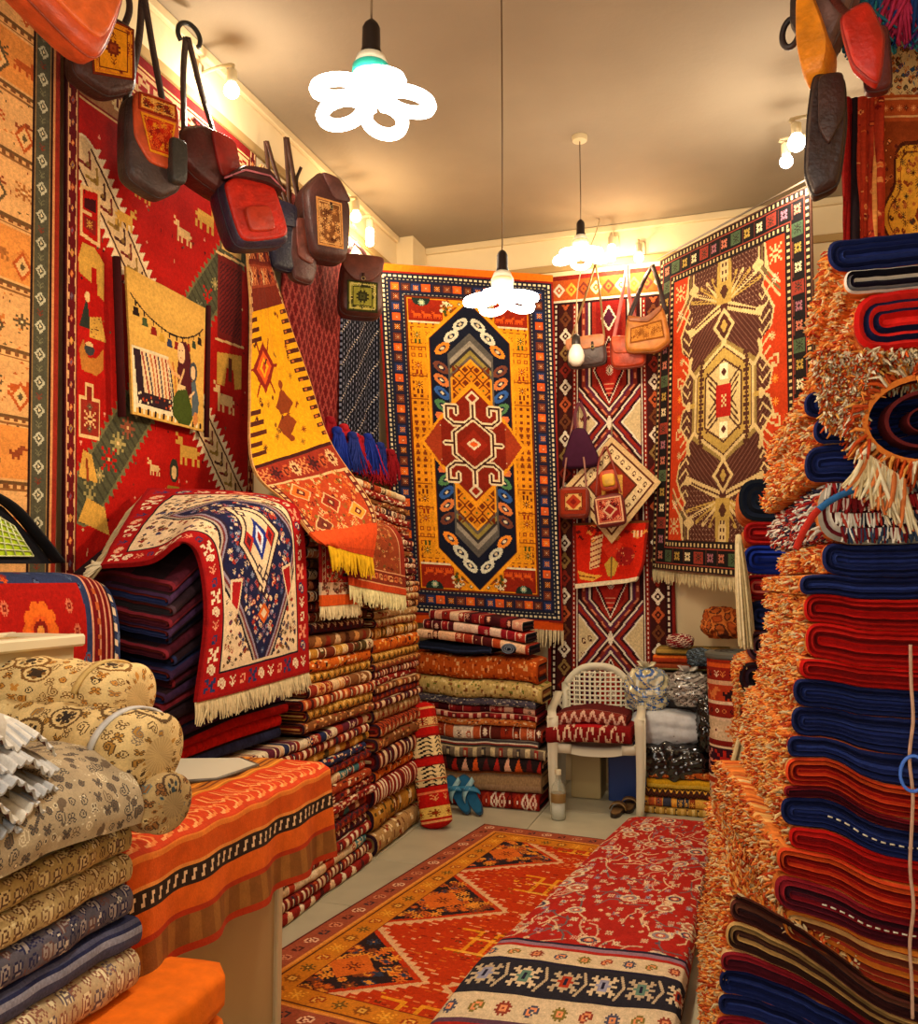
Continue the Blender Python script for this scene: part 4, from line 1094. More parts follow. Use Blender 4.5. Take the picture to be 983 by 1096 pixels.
wall_bulb(ony(842, 173, 4.75), (1, 0, 0), 'smaller bare bulb on the right wall just below and left of another', 9, (1, .9, .75), .034)

# an unlit bulb hanging low before the zigzag rug
p = ony(617, 378, 5.6); r = empty('hanging_bulb', p); tag(r, 'unlit white bulb hanging from a wire before the grey shoulder bag', 'light bulb')
mb = MB(); mb.lathe([(0, -.09), (.03, -.082), (.05, -.055), (.054, -.02), (.045, .02), (.03, .045), (.027, .055), (0, .055)], '#e9e2d0', 24); mb.build('bulb', PLASTIC, r)
mb = MB(); mb.lathe([(0, .13), (.012, .128), (.028, .11), (.03, .055), (0, .055)], '#241c1a', 20); mb.build('socket', PLASTIC, r, True, 40)
mb = MB(); mb.tube(spline([(0, 0, .12), (.02, .02, .5), (.10, .25, .9), (.12, .43, 1.15)], 20), .004, '#b9a67c', 6); mb.build('cord', PLASTIC, r)

# warm world fill added for even light, through the side left open behind camera
w = bpy.data.worlds.new('world'); sc.world = w; w.use_nodes = True
bg = w.node_tree.nodes['Background']; bg.inputs['Color'].default_value = (1, .91, .78, 1); bg.inputs['Strength'].default_value = 1.55
sc.view_settings.view_transform = 'Standard'; sc.view_settings.look = 'None'; sc.view_settings.gamma = 1; sc.view_settings.exposure = .5
sc.view_settings.use_curve_mapping = False
sc.cycles.use_denoising = True
sc.cycles.max_bounces = 8; sc.cycles.diffuse_bounces = 4; sc.cycles.caustics_reflective = False; sc.cycles.caustics_refractive = False
sc.cycles.sample_clamp_indirect = 6
# ------------------------------------------------------------------ hanging rugs, left wall
XW = -2.345
def pole(name, a, b, rad, col, label, cat='rail', mat=None, **kw):
    mb = MB(); mb.tube([a, b], rad, col, 10); return tag(mb.build(name, mat or PLASTIC), label, cat, **kw)

def A3(*q): return np.array(q, float)
tr_ = onx(64, 30, XW); br_ = onx(64, 600, XW)
S = quad((XW, 1.15, 3.52), (XW, 2.43, 3.50), (XW, 1.15, 1.35), (XW, 2.50, 1.40), .012, 3)
tag(sheet('hanging_rug', S, d_cream()), 'cream rug with orange figures and grey-green edge at the far left of the wall', 'rug', 'rugs hung on the walls')
S = quad((XW - .005, 2.46, 3.56), (XW - .005, 3.78, 3.56), (XW - .005, 2.55, 1.40), (XW - .005, 3.80, 1.40), .014, 5)
tag(sheet('hanging_rug', S, d_pictorial()), 'red pictorial rug with tents, animals and diagonal bands on the left wall', 'rug', 'rugs hung on the walls')
a = [onx(134, 285, XW + .05), onx(219, 330, XW + .05), onx(140, 443, XW + .05), onx(217, 462, XW + .05)]
S = quad(*a, .008, 6, belly=.02)
wv = tag(sheet('small_picture_rug', S, d_weavers(), t=.01), 'small tan picture rug of two women weaving, pinned on the red rug', 'rug')
for q in ((0, 2, -.05, .016), (1, 3, .03, .012)):
    mb = MB(); mb.tube([a[q[0]] + A3(0, q[2], .02), a[q[1]] + A3(0, q[2], -.02)], q[3], '#3a0f10', 8); mb.build('side_edging', WOOL, wv)

# dark red net and navy dotted cloth further along the wall
S = quad((XW, 4.06, 3.52), (XW, 4.78, 3.52), (XW, 4.06, 2.0), (XW, 4.80, 2.0), .02, 8)
tag(sheet('hanging_rug', S, d_net('#5d1216', '#8f3a34', 90, 190, 4)), 'dark red lattice-patterned cloth hanging between gold-panelled rug and navy cloth', 'rug', 'rugs hung on the walls')
S = quad((XW, 4.80, 3.45), (XW + .0, 5.36, 3.45), (XW + .0, 4.72, 2.05), (XW + .0, 5.36, 2.05), .03, 9)
tag(sheet('hanging_cloth', S, d_dots(96, 220)), 'navy cloth with rows of white dashes hanging left of the golden rug', 'cloth')
# bunch of red and blue tassels hanging below the navy cloth
r = empty('tassel_bunch', onx(385, 450, XW + .1)); tag(r, 'thick bunch of red and blue woollen tassels below the navy dotted cloth', 'tassels')
R = random.Random(4); inv = r.location
for k in range(11):
    px = 355 + k * 6.5 + R.uniform(-3, 3); py = 455 + k * 3.0 + R.uniform(-5, 5)
    p = onx(px, py, XW + .06 + R.uniform(0, .10)) - np.array(inv[:])
    col = ['#8a1520', '#1c2f8c', '#b0202a', '#22307a', '#a3182a'][k % 5]
    fr = fringe('tassel', [p + A3(0, -.035, 0), p + A3(.02, .035, 0)], (R.uniform(-.05, .08), R.uniform(-.15, .15), -1), .21, col, r, 70, .006, k, .25)
    mb = MB(); mb.rbox(.05, .07, .05, col, p + A3(0, 0, .005), 3, 4); mb.build('tassel_head', WOOL, fr)

# ------------------------------------------------------------------ counter, cloth, board, orange box
r = empty('counter', (-1.65, 2.04, 0)); tag(r, 'beige shop counter under the orange cloth', 'counter')
def loc(o): return np.array(o.location[:])
mb = MB(); mb.box(.46, .89, .73, '#b5986c', A3(-1.65, 2.045, .39) - loc(r), .01); mb.build('cabinet', PLASTIC, r, False)
mb = MB(); mb.box(.022, .03, .74, '#cdbb98', A3(-1.417, 2.485, .385) - loc(r), .004); mb.build('corner_post', PLASTIC, r, False)
mb = MB(); mb.box(.595, .97, .03, '#a9b59a', A3(-1.6025, 2.075, .77) - loc(r), .006); mb.build('worktop', PLASTIC, r, False)
mb = MB(); mb.box(.44, .86, .05, '#3a2e22', A3(-1.66, 2.045, .025) - loc(r), .004); mb.build('plinth', PLASTIC, r, False)

def d_cloth():
    W, H = 210, 84
    c = Cv(W, H, '#c8500f', 1.6)
    c.rect(0, 0, W, 24, '#b56a1c')
    for k in range(0, 24, 3): c.rect(0, k, W, k + 1.2, ['#7a3a10', '#d98a2c', '#5d2a10'][k // 3 % 3])
    c.rect(0, 24, W, 46, '#c23a0e')
    for k, x in enumerate(range(6, W, 13)):
        for q, cc in ((0, '#e39a5a'), (4, '#d97a3a')):
            c.line([(x + q, 27), (x - 3 + q, 33), (x + 1 + q, 38), (x + 5 + q, 36), (x + 4 + q, 43), (x - 1 + q, 44)], 1.3, cc)
    for y, h_, cc in ((46, 2, '#e07a2c'), (48, 7, '#c8500f'), (55, 1.4, '#d9843a'), (56.4, 6, '#2c1c12'), (62.4, 9, '#cf5a12'), (70, 3, '#a8300c')): c.rect(0, y, W, y + h_, cc)
    for k, x in enumerate(range(3, W, 7)): c.stamp(".##\n.#.\n##.", x, 59.5, {'#': '#d9b48a'}, 2)
    c.rect(0, 72, W, 81, '#7d4a1c'); c.rect(0, 81, W, 84, '#a8300c')
    for x in range(0, W, 16): c.rect(x, 72, x + 7, 81, '#8f5a24')
    return c.yarn(.08, 4)
ra = []
for y in (1.58, 1.75, 2.0, 2.25, 2.5, 2.56):
    zz = .80 + .006 * math.sin(y * 23)
    ra.append((y, zz))
def Scl(u, v):
    y = 1.595 + u * .96
    prof = np.array([(-1.60, .801), (-1.45, .803), (-1.31, .802), (-1.278, .785), (-1.274, .70), (-1.268, .60), (-1.262, .52)])
    L = np.concatenate([[0], np.cumsum(np.hypot(*np.diff(prof, axis=0).T))]); L /= L[-1]
    x = np.interp(v, L, prof[:, 0]); z = np.interp(v, L, prof[:, 1])
    hang = np.clip((v - .55) / .45, 0, 1)
    x = x + hang * .018 * np.sin(u * 26) ; z = z - hang * .03 * (1 - u) * 0 + .003 * np.sin(u * 40) * (1 - hang)
    return np.stack([x, y, z + .004], -1)
tag(sheet('counter_cloth', Scl, d_cloth(), t=.006, mat=CLOTH), 'orange striped paisley cloth draped over the counter edge', 'cloth')
r = empty('writing_board', onz(222, 822, .812)); tag(r, 'grey-white flat board lying on the counter beside the orange cloth', 'board')
pl = [onz(168, 813, .815)[:2], onz(258, 812, .815)[:2], onz(276, 819, .815)[:2], onz(232, 834, .815)[:2], onz(172, 838, .815)[:2]]
pl = [np.array(q) - loc(r)[:2] for q in pl]
pl = pl[::-1]
mb = MB(); mb.prism(pl, -.004, .006, '#c9c3b0', ((1, 0, 0), (0, 1, 0), (0, 0, 1))); mb.build('panel', PLASTIC, r, False)
mb = MB(); mb.tube(np.array([[q[0], q[1], .002] for q in pl[:4]]), .006, '#5a5348', 6); mb.build('dark_rim', PLASTIC, r)

XB = -1.085
r = empty('orange_box', (XB - .17, 1.16, 0)); tag(r, 'bright orange upholstered box on the floor before the counter', 'box')
mb = MB(); mb.rbox(.325, 1.20, .10, '#e06a04', A3(0, 0, .50), 9, 8, lambda V: V + np.stack([0 * V[:, 0], 0 * V[:, 0], .006 * np.sin(V[:, 0] * 14) * np.cos(V[:, 1] * 9)], 1)); mb.build('lid', CLOTH, r)
mb = MB(); mb.rbox(.32, 1.19, .46, '#dd6604', A3(0, 0, .23), 14, 8); mb.build('body', CLOTH, r)

# ------------------------------------------------------------------ stacks of folded rugs along the left wall
PALS = [('dark red', ['#6d1a14', '#c9a27a', '#26242f', '#a8451f', '#d9c2a0']), ('brown', ['#7a4a26', '#4a2414', '#c98a4a', '#8a2a18', '#d9b88a']),
        ('orange', ['#bf5a14', '#7a2410', '#e0a040', '#3a2018', '#e0c090']), ('gold', ['#b07a2a', '#6b2a14', '#d9b060', '#4a3a1c', '#d9c49a']),
        ('navy and red', ['#23294a', '#8a2418', '#c9a27a', '#5a2030', '#d0c0a0']), ('rust', ['#9a3a1a', '#d98a4a', '#4a1a14', '#c9b080', '#e0c8a0']),
        ('maroon', ['#4f1318', '#b5623a', '#d2b48a', '#2a2030', '#d9c4a0']), ('cream-flecked red', ['#8a2018', '#e0cba8', '#4a1a1a', '#d9b48a', '#e6d6b8']),
        ('tan', ['#a98452', '#6b3a1f', '#d9c090', '#8a2a1a', '#e0cfa8']), ('teal-flecked red', ['#6f2a22', '#3f6d74', '#d2b48a', '#a8341c', '#d9c4a0'])]
STY = ['blocks', 'flecks', 'dots', 'zig', 'dia', 'blocks', 'flecks', 'tri']
ORD = ['bottom', 'second', 'third', 'fourth', 'fifth', 'sixth', 'seventh', 'eighth', 'ninth', 'tenth', 'eleventh', 'twelfth', 'thirteenth', 'fourteenth', 'fifteenth', 'sixteenth',
       'seventeenth', 'eighteenth', 'nineteenth', 'twentieth', 'twenty-first', 'twenty-second', 'twenty-third', 'twenty-fourth', 'twenty-fifth', 'twenty-sixth', 'twenty-seventh', 'twenty-eighth', 'twenty-ninth', 'thirtieth']
def from_bottom(k): return 'lowest' if k == 0 else ORD[k] + ' from the bottom'

def left_stack(y0, y1, z0, hs, seed, where, group, pals, xf=-1.80, wob=.010, lean=0., D=.50, sty=STY, tilt=0., cap=('#2a1420', '#7a1a14', '#1c1c30'), xl=.02, yl=.03, D2=None):
    R = random.Random(seed); z = z0
    for k, h in enumerate(hs):
        nm, pal = pals[k] if isinstance(pals, list) and len(pals) == len(hs) else R.choice(PALS)
        ya, yb = y0 + R.uniform(-yl, yl), y1 + R.uniform(-yl, yl); xo = xf + R.uniform(-xl, xl * .6) + lean * (z - z0)
        sd = R.randint(0, 999)
        org = np.array([xo, ya, z])
        def fn(s, b, zz, org=org, sd=sd, h=h, z=z):
            y = org[1] + s
            x = org[0] + b * 1. + .012 * vnoise(s * 7, sd) * np.clip(1 + b / .2, 0, 1)
            hz = z + zz - z0; w_ = wob * vnoise(y * 3.1, seed) * np.minimum(1, (hz + .02) / .25) + tilt * (y - y0) * np.minimum(1, (hz + .02) / .3)
            return np.stack([x, y, z + zz * .97 + w_], -1)
        ras = d_band(R.choice(sty), pal, int((yb - ya) / .0062), 20, sd, R.choice([6, 8, 10]))
        o = fold_rug('folded_rug', fn, yb - ya, D, h, ras, [cap[0], pal[0], cap[1], pal[2]], ns=max(40, int((yb - ya) / .0075)))
        tag(o, f'{nm} folded rug, {from_bottom(k)} in {where}', 'rug', group)
        z += h
    return z

# long low stack
hs = [.048, .05, .046, .044, .05, .042, .046, .04, .044, .042, .048, .04, .044, .046, .042, .046]
zt = left_stack(2.60, 4.05, 0.0, hs, 11, 'the long low stack by the counter', 'rugs in the long low stack', [PALS[i] for i in (7, 0, 9, 7, 6, 0, 9, 7, 0, 5, 9, 0, 4, 3, 0, 4)], -1.80, .010)
Z1 = zt
# taller part at its far end
hs2 = [.05, .052, .048, .056, .05, .054, .05, .056]
pz = [PALS[i] for i in (1, 3, 5, 1, 3, 2, 3, 1)]
zt2 = left_stack(3.36, 4.06, Z1 + .012, hs2, 12, 'the short pile below the orange hem', 'rugs in the short upper pile', pz, -1.80, .004)
# neighbouring tall stack toward the corner: fat rolls low down, thin ones above
hs3 = [.115, .125, .12, .055, .10, .07, .07, .075] + [.038, .04, .036, .04, .038, .04, .05, .07, .062, .045, .042, .04, .04, .042]
nz = [PALS[i] for i in (8, 3, 7, 2, 6, 1, 5, 8, 6, 0, 1, 7, 0, 1, 3, 2, 3, 8, 8, 1, 8, 5)]
zt3 = left_stack(4.14, 4.78, 0.0, hs3, 13, 'the tall stack behind the red roll', 'rugs in the tall stack', nz, -1.80, .006, -.02, sty=['dia', 'flecks', 'zig', 'dots', 'flecks'])
hs4 = [.034 + .004 * (i % 3) for i in range(15)]
nz = [PALS[i] for i in (5, 0, 6, 7, 0, 1, 6, 7, 0, 5, 7, 6, 1, 7, 5)]
zt4 = left_stack(4.10, 4.80, zt3, hs4, 14, 'the upper tall stack by the golden rug', 'rugs in the upper half of the tall stack', nz, -1.83, .006, -.16, tilt=-.05, sty=['blocks', 'flecks', 'dia'], D=.40)
print('stack tops', Z1, zt2, zt3, zt4)

# dark pile with its ends toward the camera, on the near end of the long stack
DK = [('black and navy', ['#1c1f38', '#2c3154']), ('dark navy', ['#232a50', '#3c2440']), ('crimson', ['#a8120e', '#c21a12']), ('dark maroon', ['#4a1622', '#74202a']), ('charcoal', ['#2a2428', '#4a343c'])]
seq = [0, 2, 2, 1, 3, 0, 3, 1, 3, 1, 0, 3, 0, 1, 3, 4, 1, 3]
z = Z1 + .012; R = random.Random(31)
for k, q in enumerate(seq):
    h = ([.052, .055, .05, .052, .048, .05, .046, .05, .05, .054] + [.049] * 10)[k]
    nm, pal = DK[q]
    org = np.array([-1.85 + R.uniform(-.02, .01), 2.50 + R.uniform(0, .05), z]); sd = R.randint(0, 99)
    def fn(s, b, zz, org=org, sd=sd, z=z):
        x = org[0] + b; y = org[1] + s
        hz = np.maximum(z + zz - Z1 - .012, 0); w_ = .018 * (np.sin((x + 2.35) * 8.)) * np.minimum(1, hz / .2) + .01 * vnoise(x * 9, 5) * np.minimum(1, hz / .15)
        w_ = w_ - .25 * np.clip((2.95 - y) / .45, 0, 1) ** 1.2 * np.clip(hz / .9, 0, 1)
        return np.stack([x, y, z + zz * .96 + w_], -1)
    ras = d_band('stripe', [pal[0], pal[1], '#2a1a20'], 60, 16, sd)
    o = fold_rug('folded_rug', fn, .78, .46, h, ras, [pal[1], pal[0], '#5a1a16' if q != 2 else '#c0201a', pal[0], pal[1]], ns=60, nq=20, ncap=4, relief=.01)
    tag(o, f'{nm} folded rug, {from_bottom(k)} in the dark pile under the cover', 'rug', 'rugs in the dark pile')
    z += h
ZA = z
print('dark pile top', ZA)

# ------------------------------------------------------------------ rugs draped over the stacks
cv = d_cover()
st_ = [[ony(108, 606, 2.44), ony(132, 564, 2.66), ony(158, 524, 2.90)],
       [ony(160, 600, 2.45), ony(200, 550, 2.76), ony(250, 526, 3.08)],
       [ony(192, 580, 2.46), ony(240, 543, 2.86), ony(300, 534, 3.22)],
       [onx(213, 596, -1.80), onx(262, 566, -1.80), onx(322, 553, -1.80)],
       [onx(221, 660, -1.762), onx(271, 645, -1.762), onx(328, 630, -1.762)],
       [onx(210, 752, -1.752), onx(270, 736, -1.752), onx(331, 719, -1.752)]]
Scov = rows(st_, .007, 3)
o = tag(sheet('draped_rug', Scov, cv, t=.016), 'red-bordered rug with cream corners and navy lozenge draped over the dark pile', 'rug')
e = Scov(np.linspace(0, 1, 40)[None].repeat(2, 0), np.array([[.98] * 40, [1.] * 40]))[1]
fringe('fringe', e, (.12, 0, -1), .075, '#d2be92', o, 190, .0042, 3, .2)
e0 = Scov(np.linspace(0, .95, 30)[None].repeat(2, 0), np.array([[0.] * 30, [.02] * 30]))[0]
fringe('fringe', e0, (-.4, -.2, -.6), .10, '#cbb68a', o, 110, .004, 4, .3)
fringe('edge_tuft', [st_[0][0], st_[0][0] * .9 + st_[0][1] * .1], (-.3, -.6, -.3), .06, '#cfc0a0', o, 60, .0035, 6, .5)

def drape(cvx, y0, y1, xtop, ztop, xf, zb, name, label, fl, fc, seed, bow=.0, skew=0.):
    def S(u, v):
        y = y0 + u * (y1 - y0)
        prof = np.array([(xtop, ztop + .01), ((xtop + xf) / 2 - .02, ztop + .02), (xf - .06, ztop), (xf - .005, ztop - .07), (xf + .006, ztop - .2), (xf + .01, zb)])
        PP = spline(prof, 150); LL = np.concatenate([[0], np.cumsum(np.hypot(*np.diff(PP, axis=0).T))]); LL /= LL[-1]
        x = np.interp(v, LL, PP[:, 0]); z = np.interp(v, LL, PP[:, 1])
        fr = np.clip((v - .4) / .4, 0, 1)
        return np.stack([x + .010 * vnoise(u * 6, seed, v) * fr, y + skew * fr, z - bow * (u - .5) * fr], -1)
    o = tag(sheet(name, S, cvx, t=.012), label, 'rug')
    e = S(np.linspace(0, 1, 30)[None], np.ones((1, 30)))[0]
    fringe('fringe', e, (.10, 0, -1), fl, fc, o, 110, .004, seed, .2)
    return o
zs = zt2 + .30
drape(d_redmed(), 3.40, 3.80, -2.0, 1.645, -1.762, 1.275, 'draped_rug', 'red rug with pale medallion and orange hem hanging right of the big fringed cover', .06, '#d2be92', 5)
drape(d_brownfringe(), 3.62, 4.30, -2.0, 1.665, -1.735, 1.335, 'draped_rug', 'brown-red fine-bordered rug with long cream fringe draped below the gold-panelled rug', .085, '#dccf98', 7, .06)
# the pile carrying these two
hs5 = [.048] * 10
nz = [PALS[i] for i in (6, 1, 0, 5, 6, 0, 1, 6, 5, 0)]
left_stack(3.42, 4.04, zt2 + .004, hs5, 15, 'the pile hidden behind the red medallion rug', 'rugs behind the medallion rug', nz, -1.82, .003, D=.44)

# gold-panelled rug sliding from the wall down over the stack
rw = [(A3(XW + .04, 3.76, 3.50), A3(XW + .04, 4.08, 3.50)), (onx(263, 235, XW + .05), onx(286, 252, XW + .05)), (onx(268, 335, -2.24), onx(303, 325, -2.24)),
      (onx(267, 420, -2.14), onx(330, 405, -2.14)), (onx(270, 500, -2.02), onx(353, 473, -2.02)), (onx(306, 540, -1.90), onx(394, 535, -1.77)), (onx(335, 576, -1.70), onx(402, 565, -1.695)), (onx(351, 584, -1.685), onx(398, 597, -1.685))]
ln_ = np.concatenate([[0], np.cumsum([np.linalg.norm((A3(*rw[i + 1][0]) + A3(*rw[i + 1][1]) - A3(*rw[i][0]) - A3(*rw[i][1])) / 2) for i in range(len(rw) - 1)])]); ln_ /= ln_[-1]
S = rows(rw, .010, 4)
o = tag(sheet('draped_rug', S, d_drape(ln_[2], ln_[4]), t=.012), 'narrow rug with bright gold panel sliding from the left wall over the stacks', 'rug')
e = S(np.linspace(0, 1, 30)[None].repeat(2, 0), np.array([[.995] * 30, [1.] * 30]))[1]
fringe('fringe', e, (.08, .05, -1), .10, '#d9a81c', o, 70, .005, 8, .2)
# ------------------------------------------------------------------ left foreground
# pile behind the counter, with the red and blue rug over it
left_stack(1.40, 2.34, 0.0, [.128] * 10, 41, 'the pile behind the counter', 'rugs in the pile behind the counter', [PALS[0]] * 10, -1.99, .004, D=.34)
def d_bolster():
    W, H = 150, 96
    c = Cv(W, H, '#2b3558', 1.5)
    r = random.Random(3)
    c.scatter(300, (0, 0, W, H), ['#1a2038', '#4a5878', '#c9501c', '#8a2418', '#5a6a8a'], 3, [STAR, BOTEH, SPRIG, LEAF], 1)
    c.poly([(64, 0), (124, 0), (125, 22), (110, 44), (97, 56), (84, 46), (66, 26)], '#a3140c')
    c.ell(96, 15, 9, 7, '#d2541a')
    for k in range(10): a = k * .628; c.ell(96 + 8 * math.cos(a), 15 + 7 * math.sin(a), 2.8, 2.4, '#d9641c')
    c.ell(96, 15, 4, 3.4, '#7a1a10'); c.ell(96, 15, 2, 1.8, '#d98a3a')
    for x, y in ((76, 8), (80, 24), (114, 8), (112, 24), (96, 32), (88, 34), (105, 34), (97, 44), (72, 18), (118, 16)): c.stamp(FLW, x, y, {'#': '#c96a4a', 'o': '#7a1a10'}, 1)
    c.ell(10, 66, 10, 9, '#c9501c'); c.ell(118, 60, 7, 7, '#b5401a')
    c.rect(128, 0, 144, H, '#6b1012')
    for x in (128, 133, 138, 142): c.rect(x, 0, x + 1.4, H, '#c98a6a')
    for y in range(2, H, 5): c.rect(144, y, 148, y + 2.5, '#d9c0a0'); c.rect(132, y, 135, y + 2, '#b5562a')
    c.rect(144, 0, 145, H, '#2a1a1a'); return c.yarn(.12, 3)
def Sb(u, v):
    y = 1.42 + u * .96
    prof = np.array([(-2.33, 1.33), (-2.2, 1.40), (-2.05, 1.405), (-1.985, 1.37), (-1.95, 1.25), (-1.945, 1.0), (-1.945, .83)])
    PP = spline(prof, 120); L = np.concatenate([[0], np.cumsum(np.hypot(*np.diff(PP, axis=0).T))]); L /= L[-1]
    x = np.interp(v, L, PP[:, 0]); z = np.interp(v, L, PP[:, 1])
    end = np.clip((u - .86) / .14, 0, 1)
    return np.stack([x + .008 * vnoise(u * 6, 4, v), y - .02 * end, z - .03 * end ** 2], -1)
def crop_top(c, f):
    """design moved so that its medallion lies on the front face"""
    h = c.H; n = int(h * f); c.a = np.concatenate([c.a[-n:] * 1., c.a[:h - n]]); return c
tag(sheet('draped_rug', Sb, crop_top(d_bolster(), .40), t=.014), 'red and blue rug with orange flower draped over the pile behind the counter', 'rug')

# black sports bag with lime mesh lying on it
r = empty('sports_bag', onx(18, 606, -2.12)); tag(r, 'black bag with lime green mesh panel lying on the red and blue rug', 'bag')
base = loc(r)
def q_(px, py, x=-2.12): return onx(px, py, x) - base
ol = [q_(-60, 606), q_(56, 606), q_(34, 578), q_(4, 546), q_(-40, 520)]
pl2 = [(p[1], p[2]) for p in ol]
mb = MB(); mb.prism(pl2, -.10, .0, '#15141a', ((0, 1, 0), (0, 0, 1), (1, 0, 0)), (0, 0, .008)); mb.build('body', CLOTH, r, False)
ml = [q_(-50, 598), q_(33, 598), q_(12, 566), q_(-30, 540)]
mb = MB(); mb.prism([(p[1], p[2]) for p in ml], .001, .008, '#a9c41c', ((0, 1, 0), (0, 0, 1), (1, 0, 0)), (0, 0, .008)); mp = mb.build('mesh_panel', CLOTH, r, False)
mb = MB()
for k in range(9):
    t = k / 8; a_ = ml[0] * (1 - t) + ml[1] * t; b_ = ml[3] * (1 - t) + ml[2] * t; mb.tube([a_ + A3(.011, 0, .008), b_ + A3(.011, 0, .008)], .0022, '#d2d8a0', 5)
for k in range(7):
    t = k / 6; a_ = ml[0] * (1 - t) + ml[3] * t; b_ = ml[1] * (1 - t) + ml[2] * t; mb.tube([a_ + A3(.011, 0, .008), b_ + A3(.011, 0, .008)], .0022, '#d2d8a0', 5)
mb.build('mesh_cords', CLOTH, mp)
mb = MB(); mb.ribbon(spline([q_(-40, 521), q_(6, 544), q_(36, 576), q_(60, 606)], 24) + A3(.012, 0, .012), .05, .008, (1, 0, 0), '#101014'); mb.build('strap', CLOTH, r)

# cream display case on the counter
cz = 1.235; p = onz(85, 684, cz)
r = empty('display_case', (p[0] - .125, p[1] - .30, .788)); tag(r, 'cream framed flat case standing behind the paisley cloth rolls', 'case')
mb = MB(); mb.box(.24, .58, cz - .80, '#b9a780', A3(0, 0, (cz - .80) / 2), .004); mb.build('case_body', PLASTIC, r, False)
mb = MB(); z_ = cz - .788
for sx in (-1, 1): mb.box(.05, .62, .032, '#d8cba8', A3(sx * .115, 0, z_ - .002), .006)
for sy in (-1, 1): mb.box(.18, .05, .03, '#d8cba8', A3(0, sy * .285, z_ - .002), .006)
mb.build('frame', PLASTIC, r, False)
mb = MB(); mb.box(.18, .52, .006, '#cdb982', A3(0, 0, z_ - .001), .002); 
for k in range(3): mb.box(.03, .5, .004, ['#a9905a', '#8a6a3a', '#c9b070'][k], A3(-.05 + k * .05, 0, z_ + .003), .001)
mb.build('inlay', PLASTIC, r, False)

PAIS = ["""
..####....
.#oooo##..
#oo##ooo#.
#o#oo#oo#.
#o##o#oo#.
.#ooo#oo#.
..####oo#.
.....#oo#.
.....#o#..
......#...
""", """
..##.##..
.#oo#oo#.
.#oo#oo#.
..#####..
.##ooo##.
#oo#.#oo#
.##...##.
""", """
.###..
#ooo#.
#o#oo#
#o#oo#
.#oo#.
..##..
"""]
# folded printed cloths on the orange box, fold edges toward the passage
CP = [('cream and coral patterned', ['#b9a07a', '#8a5a48', '#d9c8a0', '#6a5a60', '#e0d0b0'], .085), ('slate blue', ['#23274a', '#4a4a62', '#8a8a9a', '#2c2a50', '#b0a8a0'], .062), ('grey-blue dotted', ['#5a5560', '#2a2a4a', '#9a8f8a', '#6a4a48', '#c9c0b0'], .066),
      ('pale gold printed', ['#b59a66', '#6b4a30', '#d2bb88', '#8a6a48', '#e0d0a0'], .062), ('gold paisley', ['#a88a52', '#5d4030', '#cdb27a', '#7a5a40', '#d9c79a'], .058), ('dark olive', ['#4a4226', '#2a2622', '#8a7430', '#6a5a50', '#a09060'], .050), ('smoky grey printed', ['#4a4650', '#8a8478', '#2a2a34', '#a8a090', '#c9c0b0'], .062)]
z = .552; R = random.Random(51)
for k, (nm, pal, h) in enumerate(CP):
    org = np.array([-1.205 - .008 * k + R.uniform(-.01, .01), .62, z]); sd = R.randint(0, 99)
    def fn(s, b, zz, org=org, sd=sd, z=z):
        y = org[1] + s; g = .02 * np.sin(y * 3.2 + .5) + .016 * vnoise(y * 5, 7)
        return np.stack([org[0] + b + .014 * vnoise(s * 8, sd) * np.clip(1 + b / .2, 0, 1), y, z + zz * .95 + .4 * g * min(1, (z - .55) / .1) - .0 * s], -1)
    ras = d_band(['flecks', 'stripe', 'dots', 'zig', 'flecks', 'stripe', 'dots'][k], pal, 260, 34, sd, 6)
    if k not in (1, 5):
        cc = Cv(300, 40, pal[0]); cc.scatter(160, (0, 0, 300, 40), pal[1:], sd, [SEED, SPRIG, '##'], 1); [cc.stamp(PAIS[(q + w_) % 3], q * 10 + 5 * (w_ % 2), w_ * 9 + 3, {'#': pal[1] if (q + w_) % 4 else pal[3], 'o': pal[2] if q % 3 else pal[0]}, 1, q % 2) for q in range(31) for w_ in range(5)]; ras = cc.yarn(.12, sd).a
    L = .95 + R.uniform(-.02, .01)
    tag(fold_rug('folded_cloth', fn, L, .30, h, ras, [pal[0], pal[1], pal[2], pal[1]], ns=260, ncap=3, mat=CLOTH, relief=.008, nf=23), f'{nm} folded cloth, {from_bottom(k)} on the orange box', 'cloth', 'folded cloths on the orange box')
    z += h
ZS = z
# patterned cloth draped on top of them
def print_cv(W, H, bg, cols, n, seed, big=0, arts=(BOTEH, SEED, LEAF, SPRIG)):
    c = Cv(W, H, bg, 2.3); c.scatter(n * 2, (0, 0, W, H), cols, seed, ['#', '##', SEED], 1); r0 = random.Random(seed)
    for j in range(2, H, 5):
        for i in range(2 + (j // 5 % 2) * 2, W, 5): c.stamp(r0.choice(PAIS), i + r0.uniform(-1.5, 1.5), j + r0.uniform(-1.5, 1.5), {'#': cols[0] if r0.random() < .7 else r0.choice(cols), 'o': cols[2] if r0.random() < .5 else bg}, 1, r0.random() < .5, r0.random() < .5)
    r = random.Random(seed + 1)
    for _ in range(big):
        x, y = r.uniform(4, W - 4), r.uniform(4, H - 4); k = r.uniform(.55, .8)
        c.ell(x, y, 9 * k, 7 * k, cols[0]); c.ell(x, y, 7.6 * k, 5.6 * k, bg)
        for q in range(8): a = q * PI / 4; c.ell(x + 4.4 * k * math.cos(a), y + 3.4 * k * math.sin(a), .9, .7, cols[q % 2])
        c.ell(x, y, 1.7, 1.5, cols[1])
    return c.yarn(.1, seed)
